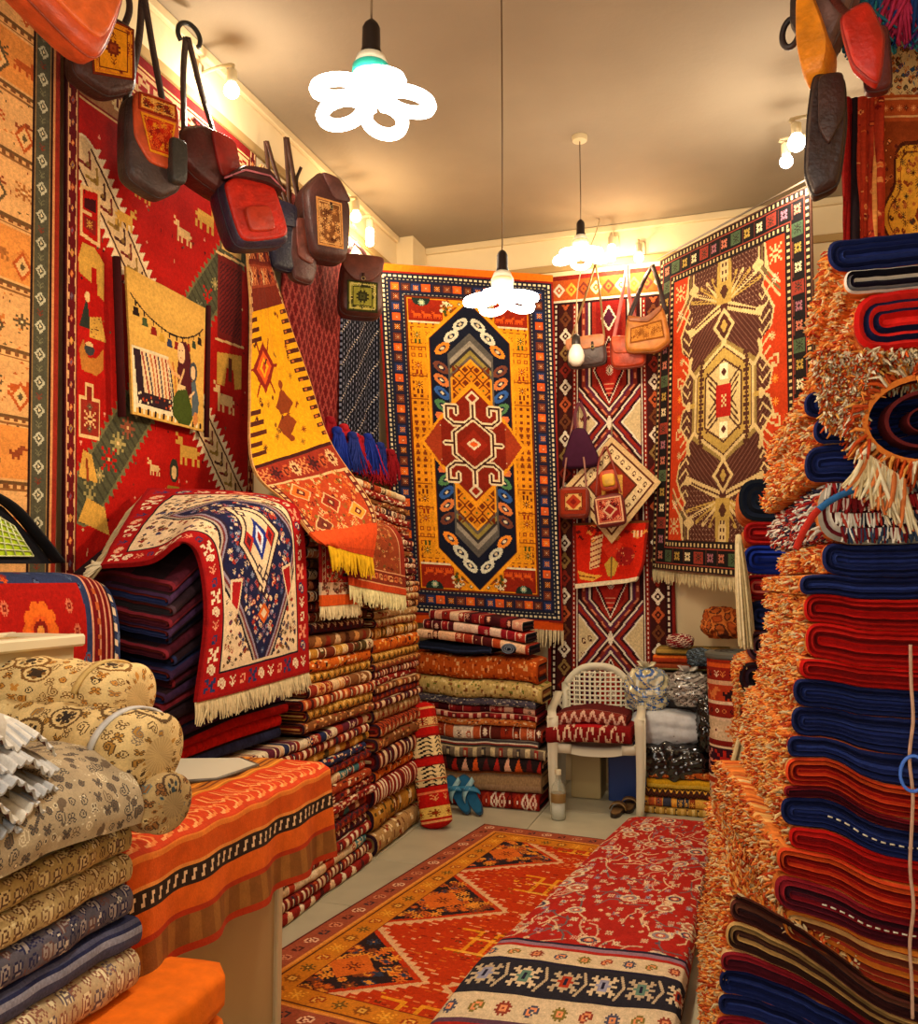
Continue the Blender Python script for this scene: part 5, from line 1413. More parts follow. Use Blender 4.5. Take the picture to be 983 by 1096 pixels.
def Sd(u, v):
    y = .66 + u * .88
    prof = np.array([(-1.62, ZS + .02), (-1.42, ZS + .045), (-1.30, ZS + .03), (-1.235, ZS - .02), (-1.215, ZS - .07), (-1.222, ZS - .11)])
    PP = spline(prof, 90); L = np.concatenate([[0], np.cumsum(np.hypot(*np.diff(PP, axis=0).T))]); L /= L[-1]
    return np.stack([np.interp(v, L, PP[:, 0]) + .012 * vnoise(u * 9, 2, v) * v + .018 * v, y + 0 * v, np.interp(v, L, PP[:, 1]) + .012 * vnoise(u * 5, 9, 2 * v) + .018 * np.sin(u * 3)], -1)
tag(sheet('draped_cloth', Sd, print_cv(150, 80, '#a89678', ['#4a4440', '#c9bda0', '#6b5a48', '#d6c8a8'], 300, 3), t=.008, mat=CLOTH), 'grey and cream printed cloth draped over the top of the folded cloths', 'cloth')

def cloth_roll(p, axis, L, rad, cvx, label, edge='#d9cfba', sq=.92, ends=('#d2c09a', '#8a7458')):
    r = empty('cloth_roll', p); tag(r, label, 'cloth roll', 'rolled printed cloths')
    ax = np.array(axis, float); ax /= np.linalg.norm(ax); sd = np.cross(ax, (0, 0, 1.)); sd /= np.linalg.norm(sd); up = np.cross(sd, ax)
    n = cvx.a.shape[0]; m = cvx.a.shape[1]
    th = np.linspace(0, 2 * PI, n + 1)[:-1]; e0 = 1 - .55 * rad / L
    q = np.linspace(0, PI / 2, 60); ps = np.concatenate([np.linspace(0, e0, 60)[:-1], e0 + (1 - e0) * np.sin(q) ** .8]); pr = np.concatenate([np.ones(59), np.cos(q) ** .62]) * rad
    al = np.concatenate([[0], np.cumsum(np.hypot(np.diff(ps) * L, np.diff(pr)))]); t_ = np.linspace(0, al[-1], m + 1); s = np.interp(t_, al, ps); rr = np.interp(t_, al, pr)
    P = np.zeros((m + 1, n, 3))
    for i, t in enumerate(th):
        wob = 1 + .05 * vnoise(s * 7, 3, t) + .03 * np.sin(s * 30 + t * 2)
        P[:, i] = (ax * (s[:, None] - 1) * L) + (sd * math.cos(t) + up * math.sin(t) * sq) * (rr * wob)[:, None]
    ca = cvx.a.transpose(1, 0, 2).copy(); e_ = int(np.argmax(rr < .42 * rad)) or m; ca[e_:] = ca[e_ - 6:e_].mean((0, 1)) * (1 + .12 * np.sin(np.arange(n) * .9))[None, :, None]
    mb = MB(); mb.grid(P[::-1], ca[::-1], wrap=True)
    mb.f.append(tuple(mb.n - n + i for i in range(n))); mb.c.append(lin(ends[0])[None])
    mb.build('rolled_cloth', CLOTH, r)
    # loose hem wound round the roll
    hem = []
    for t in np.linspace(PI * .05, PI * .98, 26): hem.append(ax * (-.10 * L * (1 - t / PI) - .12 * L) + (sd * math.cos(t) + up * math.sin(t) * sq) * rad * 1.03)
    mb = MB(); mb.ribbon(np.array(hem), .016, .006, ax, edge); mb.build('hem', CLOTH, r)
    return r
PC = ['#7a5224', '#3a2a1c', '#c98a3a', '#8a6a48', '#5d3a1c']
cloth_roll(onx(148, 746, -1.33), (1, -.10, 0), .50, .084, print_cv(64, 84, '#d9bb80', PC, 80, 6, 10, (BOTEH, LEAF, SEED)), 'topmost rolled cream-gold paisley cloth, behind the pale-hemmed roll', '#c9a868')
cloth_roll(onx(171, 808, -1.205), (1, -.16, -.03), .46, .098, print_cv(68, 80, '#cfb27a', ['#5d4426', '#2f2620', '#a87a34', '#7a6a58', '#d9c08a'], 90, 5, 11, (BOTEH, LEAF, SEED)), 'rolled beige flowered cloth with pale hem, middle of the three rolls', '#c6c3c0')
cloth_roll(onx(186, 862, -1.165), (1, -.22, .0), .36, .070, print_cv(56, 60, '#a58a5c', ['#4a3420', '#2f3c40', '#8a5a2c', '#c9b078', '#5a6a68'], 120, 7, 4, (BOTEH, SPRIG, LEAF)), 'smallest rolled cloth, brown with blue-grey print, lying on the counter edge', '#b59a66')

# white lace cloths at the very left
r = empty('lace_cloth', (-1.40, 1.14, ZS + .05)); tag(r, 'white ruffled lace cloth bundle at the left edge on the printed cloths', 'cloth'); b0 = loc(r)
cl = ['#d2cfc8', '#c9c8c6', '#b9bcc0', '#d9d4c8', '#aab2bd']
for k in range(5):
    x1, zt_ = [-1.235, -1.205, -1.185, -1.18, -1.185][k], ZS + .215 - .036 * k
    def Sl(u, v, k=k, x1=x1, zt_=zt_):
        y = .80 + u * (.575 - .02 * k)
        x = -1.52 + v * (x1 + 1.52) * (1 - .12 * np.clip((u - .6) / .4, 0, 1) ** 2)
        ruff = np.clip((v - .62) / .38, 0, 1)
        z_ = zt_ - .075 * v ** 2.2 + ruff * .0035 * np.sin(u * 150 + k) - .07 * np.clip((u - .45) / .55, 0, 1) ** 2 + .010 * vnoise(u * 9, k, v) + ruff * .012 * np.sin(u * 30 + 2 * k)
        return np.stack([x - b0[0] + ruff * .0016 * np.sin(u * 150 + k + 1), y - b0[1], z_ - b0[2]], -1)
    c = Cv(90, 44, cl[k], 3.2)
    for x in range(0, 90, 3): c.rect(x, 36, x + .6, 44, '#b5b8bd')
    c.rect(0, 31, 90, 33, '#eeeae0')
    if k == 0: c.rect(10, 4, 60, 26, '#6a7488'); c.scatter(40, (10, 4, 60, 26), ['#c9ccd2', '#2a3040'], 3, ["##", "#\n#"])
    sheet('lace_layer', Sl, c.yarn(.06, k), r, .005, CLOTH)
mb = MB(); mb.rbox(.24, .50, .13, '#c2beb4', A3(-1.37, 1.04, ZS + .115) - b0, 4, 7); mb.build('folded_core', CLOTH, r)
# ------------------------------------------------------------------ rugs hung across the back
a = [ony(404, 289, 5.34), ony(592, 302, 5.93), ony(424, 656, 5.38), ony(603, 667, 5.93)]
S = quad(*a, .012, 4)
o = tag(sheet('hanging_rug', S, d_yellow()), 'golden rug with dark pointed frame and red medallion, hung across the back left corner', 'rug', 'rugs hung on the walls')
e = np.array([a[2], a[3]]); e = a[2] + (a[3] - a[2]) * np.linspace(0, 1, 20)[:, None]
mb = MB(); mb.grid(np.stack([e + A3(0, -.004, .004), e + A3(0, -.004, -.055)]), '#c9480f'); mb.grid(np.stack([e + A3(0, .004, .004), e + A3(0, .004, -.055)])[:, ::-1], '#c9480f'); mb.build('hem', WOOL, o)
fringe('fringe', e[8:] + A3(0, 0, -.05), (0, -.03, -1), .115, '#d2bf95', o, 62, .0055, 5, .06)
e = a[0] + (a[1] - a[0]) * np.linspace(0, 1, 20)[:, None]
mb = MB(); mb.grid(np.stack([e + A3(0, -.004, .05 ), e + A3(0, -.004, -.004)]), '#cf6a14'); mb.grid(np.stack([e + A3(0, .004, .05), e + A3(0, .004, -.004)])[:, ::-1], '#cf6a14'); mb.build('hem', WOOL, o)

YK = 6.035
S = quad(ony(590, 297, YK), ony(716, 284, YK), A3(*(ony(586, 720, YK)[0], YK, .28)), A3(*(ony(724, 690, YK)[0], YK, .28)), .008, 6)
tag(sheet('hanging_rug', S, d_kilim()), 'maroon and cream zigzag lozenge rug hung in the middle of the back wall', 'rug', 'rugs hung on the walls')

Pe = ony(705, 280, 5.93); de = A3(.611, -.791, 0); ne = A3(.791, .611, 0)
def on_e(px, py, off=0.):
    rr = ray(px, py); t = (np.dot(Pe - O, ne) - off) / np.dot(rr, ne); return O + rr * t
tl = on_e(707, 279); bl = on_e(699, 609); tr = on_e(869, 197); br = on_e(832, 640); br = np.array([tr[0] - .03, tr[1] + .02, 1.36])
S = quad(tl, tr, bl, br, .03, 8, 4.)
o = tag(sheet('hanging_rug', S, d_eagle()), 'brown rug with red lobes and gold central column, hung at the back right', 'rug', 'rugs hung on the walls')
e = bl + (br - bl) * np.linspace(0, 1, 20)[:, None]
fringe('fringe', e, (-.03, -.03, -1), .09, '#d2c090', o, 190, .0045, 9, .12)
# the line it hangs from
pole('hanging_line', tl + A3(-.02, .01, .015), tr + (tr - tl) * .78 + A3(0, 0, .05), .006, '#5a4a38', 'thin dark line along the top of the brown and red rug', 'line')

# ------------------------------------------------------------------ the stack under the golden rug (fold edges toward the camera)
BS = [('red with pale branching motif', ['#8a1c14', '#d9b49a', '#5a1410', '#a8341c', '#e0c8b0'], .095, 'dia', .58), ('plain greyish tan', ['#8a6a4a', '#7a5c40', '#9a7a55', '#b5622c', '#a08060'], .13, 'stripe', .60),
      ('red-triangled black', ['#241a1a', '#a8241a', '#d9a080', '#c9501c', '#5a1a1a'], .088, 'tri', .60), ('grey checked', ['#6a5a4a', '#3a3230', '#c9b48a', '#8a2a20', '#b5a27a'], .068, 'dots', .60),
      ('grey and white striped', ['#3a3434', '#b5a89a', '#5a4a48', '#8a2a1c', '#c9bda8'], .042, 'stripe', .58), ('rust with white hooks', ['#8f2a14', '#d9c0a0', '#5a2018', '#b5522a', '#e0ccb0'], .088, 'blocks', .60),
      ('orange and cream', ['#b5622a', '#d2b48a', '#8a2a18', '#c9803a', '#5a3020'], .045, 'flecks', .58), ('crimson', ['#7a1418', '#d2a88a', '#4a1014', '#8f2420', '#c99a80'], .036, 'dots', .57),
      ('dark red', ['#6a1014', '#c98a70', '#3a0e14', '#8a1c1c', '#c99a80'], .042, 'blocks', .57), ('smoky grey flowered', ['#4a4450', '#b5a890', '#2a2a38', '#8a7a6a', '#c9bda8'], .046, 'flecks', .56),
      ('pale yellow and green', ['#b59a5a', '#6a6a2a', '#7a4a26', '#c9b070', '#d2bb80'], .112, 'flecks', .60), ('bright rust-orange', ['#b04a14', '#d98a4a', '#7a2a10', '#c9601c', '#d9a060'], .145, 'flecks', .56)]
z = 0.; R = random.Random(71)
for k, (nm, pal, h, st, wd) in enumerate(BS):
    x0 = -2.03 + R.uniform(-.01, .02); sd = R.randint(0, 99); yf = 5.16 + R.uniform(-.015, .02) + (.02 if k < 2 else 0)
    L = wd + .225 + R.uniform(0, .03) + (.02 if k in (10, ) else 0)
    def fn(s, b, zz, x0=x0, yf=yf, sd=sd, z=z, k=k):
        x = x0 + s; hz = z + zz; g = .014 * vnoise(x * 5, 72) * np.minimum(1, hz / .2) - (.04 * (x + 1.97) + .05 * np.clip((x + 1.4) / .3, 0, 1) ** 2) * np.clip((hz - .25) / .5, 0, 1) * .9
        return np.stack([x, yf - b + .010 * vnoise(s * 8, sd), z + zz * .97 + g], -1)
    ras = d_band(st, pal, 200, 28, sd, 13)
    tag(fold_rug('folded_rug', fn, L, .30, h, ras, [pal[0], '#26181c', pal[2], pal[0]], ns=170, ncap=3, nf=19), f'{nm} folded rug, {from_bottom(k)} in the stack below the golden rug', 'rug', 'rugs in the stack below the golden rug')
    z += h
ZB = z
# rolled navy rugs and three red rugs on top, sagging to the right
gB = lambda x: -(.04 * (x + 1.97) + .05 * np.clip((x + 1.4) / .3, 0, 1) ** 2) * .9
xn0, xn1 = ony(448, 700, 5.14)[0], ony(524, 700, 5.14)[0]
def fn(s, b, zz): return np.stack([xn0 + s, 5.15 - b, ZB + .012 + zz + gB(xn0 + s) + .014 * vnoise((xn0 + s) * 5, 72)], -1)
tag(fold_rug('folded_rug', fn, xn1 - xn0, .28, .052, d_band('stripe', ['#1c2438', '#2a3450', '#141a2c'], 60, 16, 3), ['#26304a', '#10141f', '#4a5468', '#10141f'], ns=40, ncap=3), 'dark navy flattened rug tucked between the rust-orange rug and the sagging red rugs', 'rug')
for k, (px, rr_r) in enumerate(((545, .040),)):
    xr = ony(px, 704, 5.14)[0]; p = A3(xr, 5.14, ZB + gB(xr) + rr_r * .8 + .022); r = empty('rolled_rug', p); tag(r, 'small round navy roll with pale spiral edge tucked under the sagging red rugs', 'rug roll')
    mb = MB(); th = np.linspace(0, 2 * PI * 2.6, 70); rad = np.linspace(rr_r, .010, 70); sp = np.stack([rad * np.cos(th) * 1.15, 0 * th, rad * np.sin(th) * .8], 1)
    mb.tube(sp + A3(0, -.012, 0), .0045, '#6d7480', 5); mb.build('spiral_edge', WOOL, r)
    mb = MB(); P = np.stack([np.stack([rr_r * np.cos(t) * 1.15, -.01 + .28 * s, rr_r * np.sin(t) * .8]) for s in (0, 1) for t in np.linspace(0, 2 * PI, 29)[:-1]]).reshape(2, 28, 3)
    mb.grid(P, '#1f2840', wrap=True); mb.f.append(tuple(range(28))); mb.c.append(lin('#141a2a')[None]); mb.build('roll', WOOL, r, True, 50)
TS = [('red-brown', ['#8f2a18', '#d2a07a', '#4a1414', '#a8401c', '#d9b08a']), ('crimson', ['#8a1620', '#d2a890', '#4a1018', '#a82a20', '#d9b8a0']), ('pale-ended crimson', ['#701218', '#c98a70', '#3a0e14', '#8a2018', '#d2b090'])]
for k, (nm, pal) in enumerate(TS):
    z0 = ZB + .066 + .058 * k; sd = 40 + k; x0 = ony(446 + 6 * k, 690, 5.13)[0]
    def fn(s, b, zz, x0=x0, z0=z0, sd=sd, k=k):
        x = x0 + s; g = -.04 * s - .12 * s ** 2 + .05 * np.clip(1 - s / .12, 0, 1) * 0
        return np.stack([x, 5.13 + .012 * k - b + .008 * vnoise(s * 8, sd), z0 + zz * .97 + g + .02], -1)
    tag(fold_rug('folded_rug', fn, .72 - .06 * k, .30, .057, d_band('blocks', pal, 180, 24, sd, 12), ['#15161f', '#2a1a20', '#15161f', '#3a1a20'], ns=150, ncap=3, nf=17), f'{nm} folded rug sagging at the top of the stack, {["lowest", "middle", "uppermost"][k]} of three', 'rug', 'sagging red rugs on the stack')

# standing roll of red rug leaning on the tall stack
b_ = onz(469, 887, .0); t_ = ony(449, 752, b_[1] + .12)
r = empty('standing_rug_roll', b_); tag(r, 'bright red rolled rug with cream tree bands, standing and leaning on the tall stack', 'rug roll')
c = Cv(64, 118, '#b3140e')
for y, hh, cc in ((6, 2, '#e0a060'), (16, 9, '#d9b070'), (32, 22, '#8a1410'), (34, 18, '#e0c890'), (60, 20, '#8a1410'), (61, 18, '#e0c890'), (84, 2, '#e07a4a'), (98, 10, '#e0b85a'), (110, 2, '#e0a060')):
    c.rect(0, y, 64, y + hh, cc)
for x in range(6, 64, 11):
    for y0 in (43, 70): 
        for q in range(-2, 3): c.line([(x - 4, y0 + q * 4 + 2), (x, y0 + q * 4 - 1), (x + 4, y0 + q * 4 + 2)], 1.3, '#241a14')
    c.stamp(CRAB, x, 20, {'#': '#8a1410', 'o': '#2a1a14'}); c.stamp(STAR, x, 103, {'#': '#8a3a10', 'o': '#b3140e'}); c.stamp(SPRIG, x, 90, {'#': '#e09a5a'})
c.yarn(.12, 4)
ax = t_ - b_; Lr = np.linalg.norm(ax); ax = ax / Lr; sx = A3(1, 0, 0) - ax * ax[0]; sx /= np.linalg.norm(sx); sy = np.cross(ax, sx)
s = np.linspace(0, 1, 119); th = np.linspace(0, 2 * PI, 65)[:-1]
P = np.zeros((119, 64, 3))
for i, t in enumerate(th):
    rx, ry = .088, .06; ex = .7
    cx_, cy_ = math.copysign(abs(math.cos(t)) ** ex, math.cos(t)), math.copysign(abs(math.sin(t)) ** ex, math.sin(t))
    w_ = np.minimum(1, np.minimum(s, 1 - s) * 22) ** .4
    P[:, i] = ax * ((1 - s)[:, None] * Lr) + (sx * cx_ * rx + sy * cy_ * ry) * (w_ * (1 + .03 * vnoise(s * 8, 3, t)))[:, None]
mb = MB(); mb.grid(P, c.a, wrap=True); mb.build('rug', WOOL, r)
for k in (.2, .62):
    hp = [ax * ((1 - k) * Lr) + (sx * math.copysign(abs(math.cos(t)) ** .7, math.cos(t)) * .091 + sy * math.copysign(abs(math.sin(t)) ** .7, math.sin(t)) * .063) for t in np.linspace(0, 2 * PI, 40)]
    mb = MB(); mb.tube(hp, .003, '#c96a3a', 5); mb.build('tying_string', WOOL, r)

# blue sandals propped against the stack
def sandal(base, ax, side, label, col, strap, L=.27, wd=.10, nrm=None, name='sandal'):
    """sole from heel (base) along ax; 'side' across; straps bulge along the normal"""
    r = empty(name, base); tag(r, label, 'sandal', 'blue sandals' if 'blue' in label else 'brown slippers')
    ax = np.array(ax, float); ax /= np.linalg.norm(ax); sd = np.array(side, float); sd -= ax * np.dot(sd, ax); sd /= np.linalg.norm(sd); n = np.cross(sd, ax)
    if nrm is not None and np.dot(n, nrm) < 0: n = -n
    out = []
    for t in np.linspace(0, 2 * PI, 40)[:-1]:
        y = .5 - .5 * math.cos(t); w_ = (.34 + .16 * y) * (abs(math.sin(t)) ** .75) * (1 - .22 * math.exp(-((y - .42) / .16) ** 2)); out.append((math.copysign(w_, math.sin(t)) * wd, y * L))
    mb = MB(); mb.prism(out, -.010, .008, col[0], (sd, ax, n)); mb.build('sole', PLASTIC, r, False)
    mb = MB(); mb.prism([(q[0] * .9, .012 + q[1] * .92) for q in out], .008, .013, col[1], (sd, ax, n)); mb.build('insole', CLOTH, r, False)
    for k, (y0, y1) in enumerate(strap):
        pts = [sd * (math.cos(t) * wd * .5) + ax * (y0 + (y1 - y0) * (t / PI)) * L + n * (.008 + .040 * math.sin(t)) for t in np.linspace(0, PI, 18)]
        mb = MB(); mb.ribbon(np.array(pts), .030 if len(strap) < 3 else .022, .006, ax, col[2 + k % 2]); mb.build('strap', LEATHER, r)
    return r
for k, (pb, pt) in enumerate((((487, 884), (480, 832)), ((502, 884), (495, 832)))):
    b_ = onz(pb[0], pb[1], .012); t_ = ony(pt[0], pt[1], 5.10)
    b_ = A3(b_[0], 5.00 + .0 * k, .012)
    sandal(b_, t_ - b_, (1, 0, 0), ['blue strapped sandal propped upright right beside the standing red roll', 'blue strapped sandal propped against the stack, further from the red roll'][k], ['#123a52', '#1c567a', '#2a7296', '#8ab0b8'], ((.42, .78), (.78, .42)), .27, .105, (0, -1, .2))

# ------------------------------------------------------------------ white plastic chair
cx, cy = -.905, 5.47
r = empty('plastic_chair', (cx, cy, 0), Matrix.Translation((cx, cy, 0)) @ Matrix.Rotation(.14, 4, 'Z') @ Matrix.Scale(.93, 4)); tag(r, 'white plastic garden armchair with rug cushions against the back wall', 'chair')
cw = '#d6cdb2'
def Sseat(u, v):
    x = (u - .5) * (.46 - .05 * v); y = -.23 + .43 * v
    return np.stack([x, y, .425 - .02 * v - .015 * np.cos((u - .5) * 3) + .03 * (np.abs(u - .5) * 2) ** 4 - .05 * np.clip(1 - v / .12, 0, 1) ** 2], -1)
sheet('seat', lambda u, v: Sseat(u, 1 - v), Cv(24, 24, cw), r, .008, PLASTIC, cw)
def bp(u, v):                                                        # back shell: u across, v up
    x = (u - .5) * (.45 + .03 * v); return np.stack([x, .20 + .13 * v - .05 * np.cos((u - .5) * 2.6) + .05, .44 + .44 * v], -1)
top = lambda u: 1. - 2.1 * np.abs(u - .5) ** 2.6
mb = MB()
us = np.linspace(.08, .92, 12)
for u in us:
    vs = np.linspace(.16, top(u) * .93, 16); mb.ribbon(bp(np.full(16, u), vs), .013, .006, (1, 0, 0), cw)
for v in np.linspace(.2, .9, 11):
    uu = np.array([q for q in np.linspace(.05, .95, 31) if v < top(q) * .95])
    if len(uu) > 2: mb.ribbon(bp(uu, np.full(len(uu), v)), .012, .005, (0, .3, 1), cw)
mb.build('back_lattice', PLASTIC, r)
mb = MB(); uu = np.concatenate([np.full(8, .02), np.linspace(.03, .97, 40), np.full(8, .98)]); vv = np.concatenate([np.linspace(0, .72, 8), top(np.linspace(.03, .97, 40)), np.linspace(.72, 0, 8)])
mb.ribbon(bp(uu, vv), .05, .012, np.stack([(uu - .5) * 1.6, np.zeros_like(uu), np.clip(vv, .1, 1)], 1), cw); mb.build('back_rim', PLASTIC, r)
mb = MB(); mb.lathe([(0, .0), (.012, .0), (.014, .003), (0, .006)], '#8a7a5a', 16); bd = mb.build('badge', PLASTIC, r); bd.rotation_euler = (PI / 2 + .2, 0, 0); bd.location = (0, .274, .858)
for sx in (-1, 1):
    mb = MB(); mb.ribbon(spline([(sx * .27, .30, .70), (sx * .285, .15, .655), (sx * .29, -.05, .645), (sx * .285, -.20, .635), (sx * .275, -.255, .60)], 24), .055, .012, (1, 0, 0), cw); mb.build('armrest', PLASTIC, r)
    for (p0, p1, w0, w1) in (((sx * .275, -.25, .615), (sx * .265, -.275, 0.), .07, .045), ((sx * .235, .25, .50), (sx * .255, .345, 0.), .07, .04)):
        mb = MB(); pp = spline([p0, (A3(*p0) + A3(*p1)) / 2 + A3(sx * .006, 0, 0), p1], 12); w_ = np.linspace(w0, w1, 12)
        mb.ribbon(pp, w_, .010, (1, 0, 0), cw); mb.ribbon(pp + A3(sx * .0, .018, 0) + A3(1, 0, 0) * (sx * w_[:, None] * .45), w_ * .8, .010, (0, 1, 0), cw); mb.build('leg', PLASTIC, r)
    mb = MB(); mb.ribbon(spline([(sx * .262, -.245, .43), (sx * .24, -.24, .412), (sx * .16, -.235, .408)], 8), .06, .01, (0, 0, 1), cw); mb.build('seat_bracket', PLASTIC, r)
cp = [('folded dark red rug with white stems, lower of two on the chair', ['#7a1414', '#d2b090', '#3a0e12', '#a8241a', '#d9c0a0'], .10, .424, .49), ('folded maroon rug with zigzag band, upper of two on the chair', ['#5a1818', '#d2a890', '#2a1014', '#8a3020', '#d9b8a0'], .08, .527, .42)]
for k, (lb, pal, h, z0, L) in enumerate(cp):
    c = Cv(90, 24, pal[0])
    if k: c.rect(0, 6, 90, 18, '#7a2a20'); c.line([(x, 15 if (x // 6) % 2 else 9) for x in range(0, 96, 6)], 1.8, pal[1]); c.rect(0, 5, 90, 6, pal[1]); c.rect(0, 18, 90, 19, pal[1])
    else: c.line([(x, 12 + 4 * math.sin(x * .5)) for x in range(8, 84, 2)], 1.6, pal[1]); c.stamp(SPRIG, 28, 6, {'#': pal[1]}, 1); c.stamp(SPRIG, 62, 6, {'#': pal[1]}, 1); c.rect(30, 3, 58, 9, '#a8141a'); c.rect(28, 17, 31, 21, pal[1]); c.rect(62, 17, 65, 21, pal[1])
    x0 = cx - L / 2 - .01; yf = cy - .27 + .07 * k
    def fn(s, b, zz, x0=x0, yf=yf, z0=z0, L=L, k=k):
        return np.stack([x0 + s, yf - b + .14 * (s - L / 2), z0 + zz - .035 * ((s / L - .5) * 2) ** 2 * (1 if k else .3) + .006 * vnoise(s * 9, k)], -1)
    tag(fold_rug('rug_cushion', fn, L, .30, h, c.yarn(.12, k).a, [pal[0], pal[2], pal[3], pal[0]], ns=60), lb, 'cushion', 'folded rugs on the chair')
# boxes under the chair
def carton(name, lo, hi, col, label, cat='box', lid=None):
    lo, hi = A3(*lo), A3(*hi); r = empty(name, ((lo[0] + hi[0]) / 2, (lo[1] + hi[1]) / 2, lo[2])); tag(r, label, cat); d = hi - lo
    mb = MB(); mb.box(d[0], d[1], d[2] * .84, col, (0, 0, d[2] * .42), .008, seg=2); mb.build('body', PLASTIC, r, False)
    mb = MB(); mb.box(d[0] + .012, d[1] + .012, d[2] * .17, lid or col, (0, 0, d[2] * .915), .010, seg=2); mb.build('lid', PLASTIC, r, False); return r
carton('storage_box', (-.86, 5.60, 0), (-.60, 5.88, .40), '#1c3a7a', 'dark blue lidded box under the white chair', lid='#1a3268')
p = onz(612, 862, 0); carton('storage_box', (-1.10, 5.62, 0), (-.91, 5.86, .33), '#c2a872', 'cream box with black lid under the white chair, by the bottle', lid='#1a1716')
# bottle
p = onz(598, 877, 0.); r = empty('glass_bottle', p); tag(r, 'clear bottle with a pale label standing on the floor before the chair', 'bottle')
mb = MB(); mb.lathe([(0, .0), (.038, .0), (.043, .008), (.043, .165), (.036, .195), (.020, .215), (.0165, .235), (.0165, .262), (0, .262)], '#cfd0b8', 24); mb.build('bottle_body', FILM, r, True, 50)
mb = MB(); mb.lathe([(0, .255), (.019, .255), (.0195, .280), (.017, .284), (0, .284)], '#cfc4a0', 20); mb.build('cap', PLASTIC, r, True, 40)
mb = MB(); mb.lathe([(.0436, .10), (.0442, .102), (.0442, .150), (.0436, .152)], '#8a6a3a', 24); mb.build('label_band', PLASTIC, r)
mb = MB(); mb.lathe([(.0, .006), (.037, .006), (.039, .09), (0, .09)], '#d6d6cc', 20); mb.build('drink', PLASTIC, r)
# brown slippers
for k, (px, py) in enumerate(((657, 874), (672, 869))):
    b_ = onz(px, py, .012); sandal(b_, (.06 - .1 * k, 1, 0), (1, 0, 0), ['brown open slipper on the floor under the chair\'s right front leg, nearer one', 'brown open slipper on the floor, half behind the other slipper'][k], ['#2a1c14', '#7a5a34', '#6b4a26', '#8a6a3a'], ((.62, .70), (.5, .56)), .25, .10, (0, 0, 1), 'slipper')

# ------------------------------------------------------------------ bundles right of the chair
def blob(name, p, rx, ry, rz, col, label, cat, mat, seed, amp=.12, kn=3.2, knot=None, flat=True, group=None, cols=None, extra=None):
    R = np.random.RandomState(seed); bm = bmesh.new(); bmesh.ops.create_icosphere(bm, subdivisions=5, radius=1)
    V = np.array([v.co[:] for v in bm.verts]); Fc = [[v.index for v in f.verts] for f in bm.faces]; bm.free()
    d = np.zeros(len(V))
    for k in range(9):
        w_ = R.normal(0, 1, 3) * kn * (1 + k * .5); ph = R.uniform(0, 6.28); d += np.abs(np.sin(V @ w_ + ph)) ** .7 / (1 + k * .45)
    d = (d - d.mean()) / d.std()
    V2 = V / (np.sum(np.abs(V) ** 2.8, 1) ** (1 / 2.8))[:, None] * (1 + amp * .5 * d[:, None]) * np.array([rx, ry, rz]); 
    if flat: V2[:, 2] = np.maximum(V2[:, 2], -rz * .9)
    base = empty(name, (p[0], p[1], p[2] - rz * .9)); tag(base, label, cat, group)
    mb = MB()
    if cols:
        cc = [lin(q) for q in cols]; cen = np.array([V[f].mean(0) for f in Fc]); q = np.sin(cen @ R.normal(0, 7, 3) + 1.2 + 2 * np.sin(cen @ R.normal(0, 3, 3))) + np.sin(cen @ R.normal(0, 9, 3)); idx = np.clip(((q + 2) / 4 * len(cc)).astype(int), 0, len(cc) - 1); colr = np.array(cc)[idx]
    else: colr = col
    mb.add(V2 + A3(0, 0, rz * .9), Fc, colr); mb.build('bag' if knot else 'wrapped_body', mat, base)
    if knot:
        mb = MB()
        for k in range(7):
            a_ = k * .9; mb.ribbon(spline([(0, 0, rz * 1.78), (.02 * math.cos(a_), .02 * math.sin(a_), rz * 1.9), (.06 * math.cos(a_), .06 * math.sin(a_), rz * 1.9 + .03 + .02 * math.sin(k * 3))], 6), [.015, .02, .025, .035, .04, .045], .002, (-math.sin(a_), math.cos(a_), 0), knot)
        mb.build('tied_neck', mat, base)
    return base
tag(carton('wooden_chest', (-.66, 5.70, 0), (.30, 6.0, .80), '#4a3424', 'dark wooden chest behind the wrapped bundles', 'chest'))
blob('plastic_sack', ony(722, 816, 5.52), .22, .13, .125, '#181818', 'shiny black plastic sack lying on the gold folded textiles', 'sack', WRAP, 3, .10, 3., knot='#1c1c1c')
blob('wrapped_blanket', ony(714, 779, 5.58), .235, .12, .115, '#c3c4c6', 'white wrapped blanket bundle lying on the black sack', 'bundle', CLOTH, 5, .04, 1.6)
blob('plastic_sack', ony(760, 776, 5.50), .07, .10, .17, '#131413', 'narrow black plastic bag squeezed beside the standing patterned roll', 'sack', WRAP, 6, .2, 5.)
blob('clear_bag', ony(693, 738, 5.60), .135, .10, .135, '#a8a890', 'clear plastic bag of blue and cream cloth beside the chair back', 'bag', WRAP, 8, .10, 2.6, cols=['#c9bf98', '#b3a878', '#2f5a9a', '#c9bf98', '#7a8a9a', '#d2c9a8'], knot='#c9c2a0')
blob('clear_bag', ony(737, 738, 5.56), .125, .10, .105, '#8a8a86', 'clear plastic bag of grey patterned cloth on the white bundle', 'bag', WRAP, 9, .12, 3., cols=['#8f8c84', '#5a5650', '#b5b0a6', '#3a3836', '#a39e94'], knot='#b5b0a6')
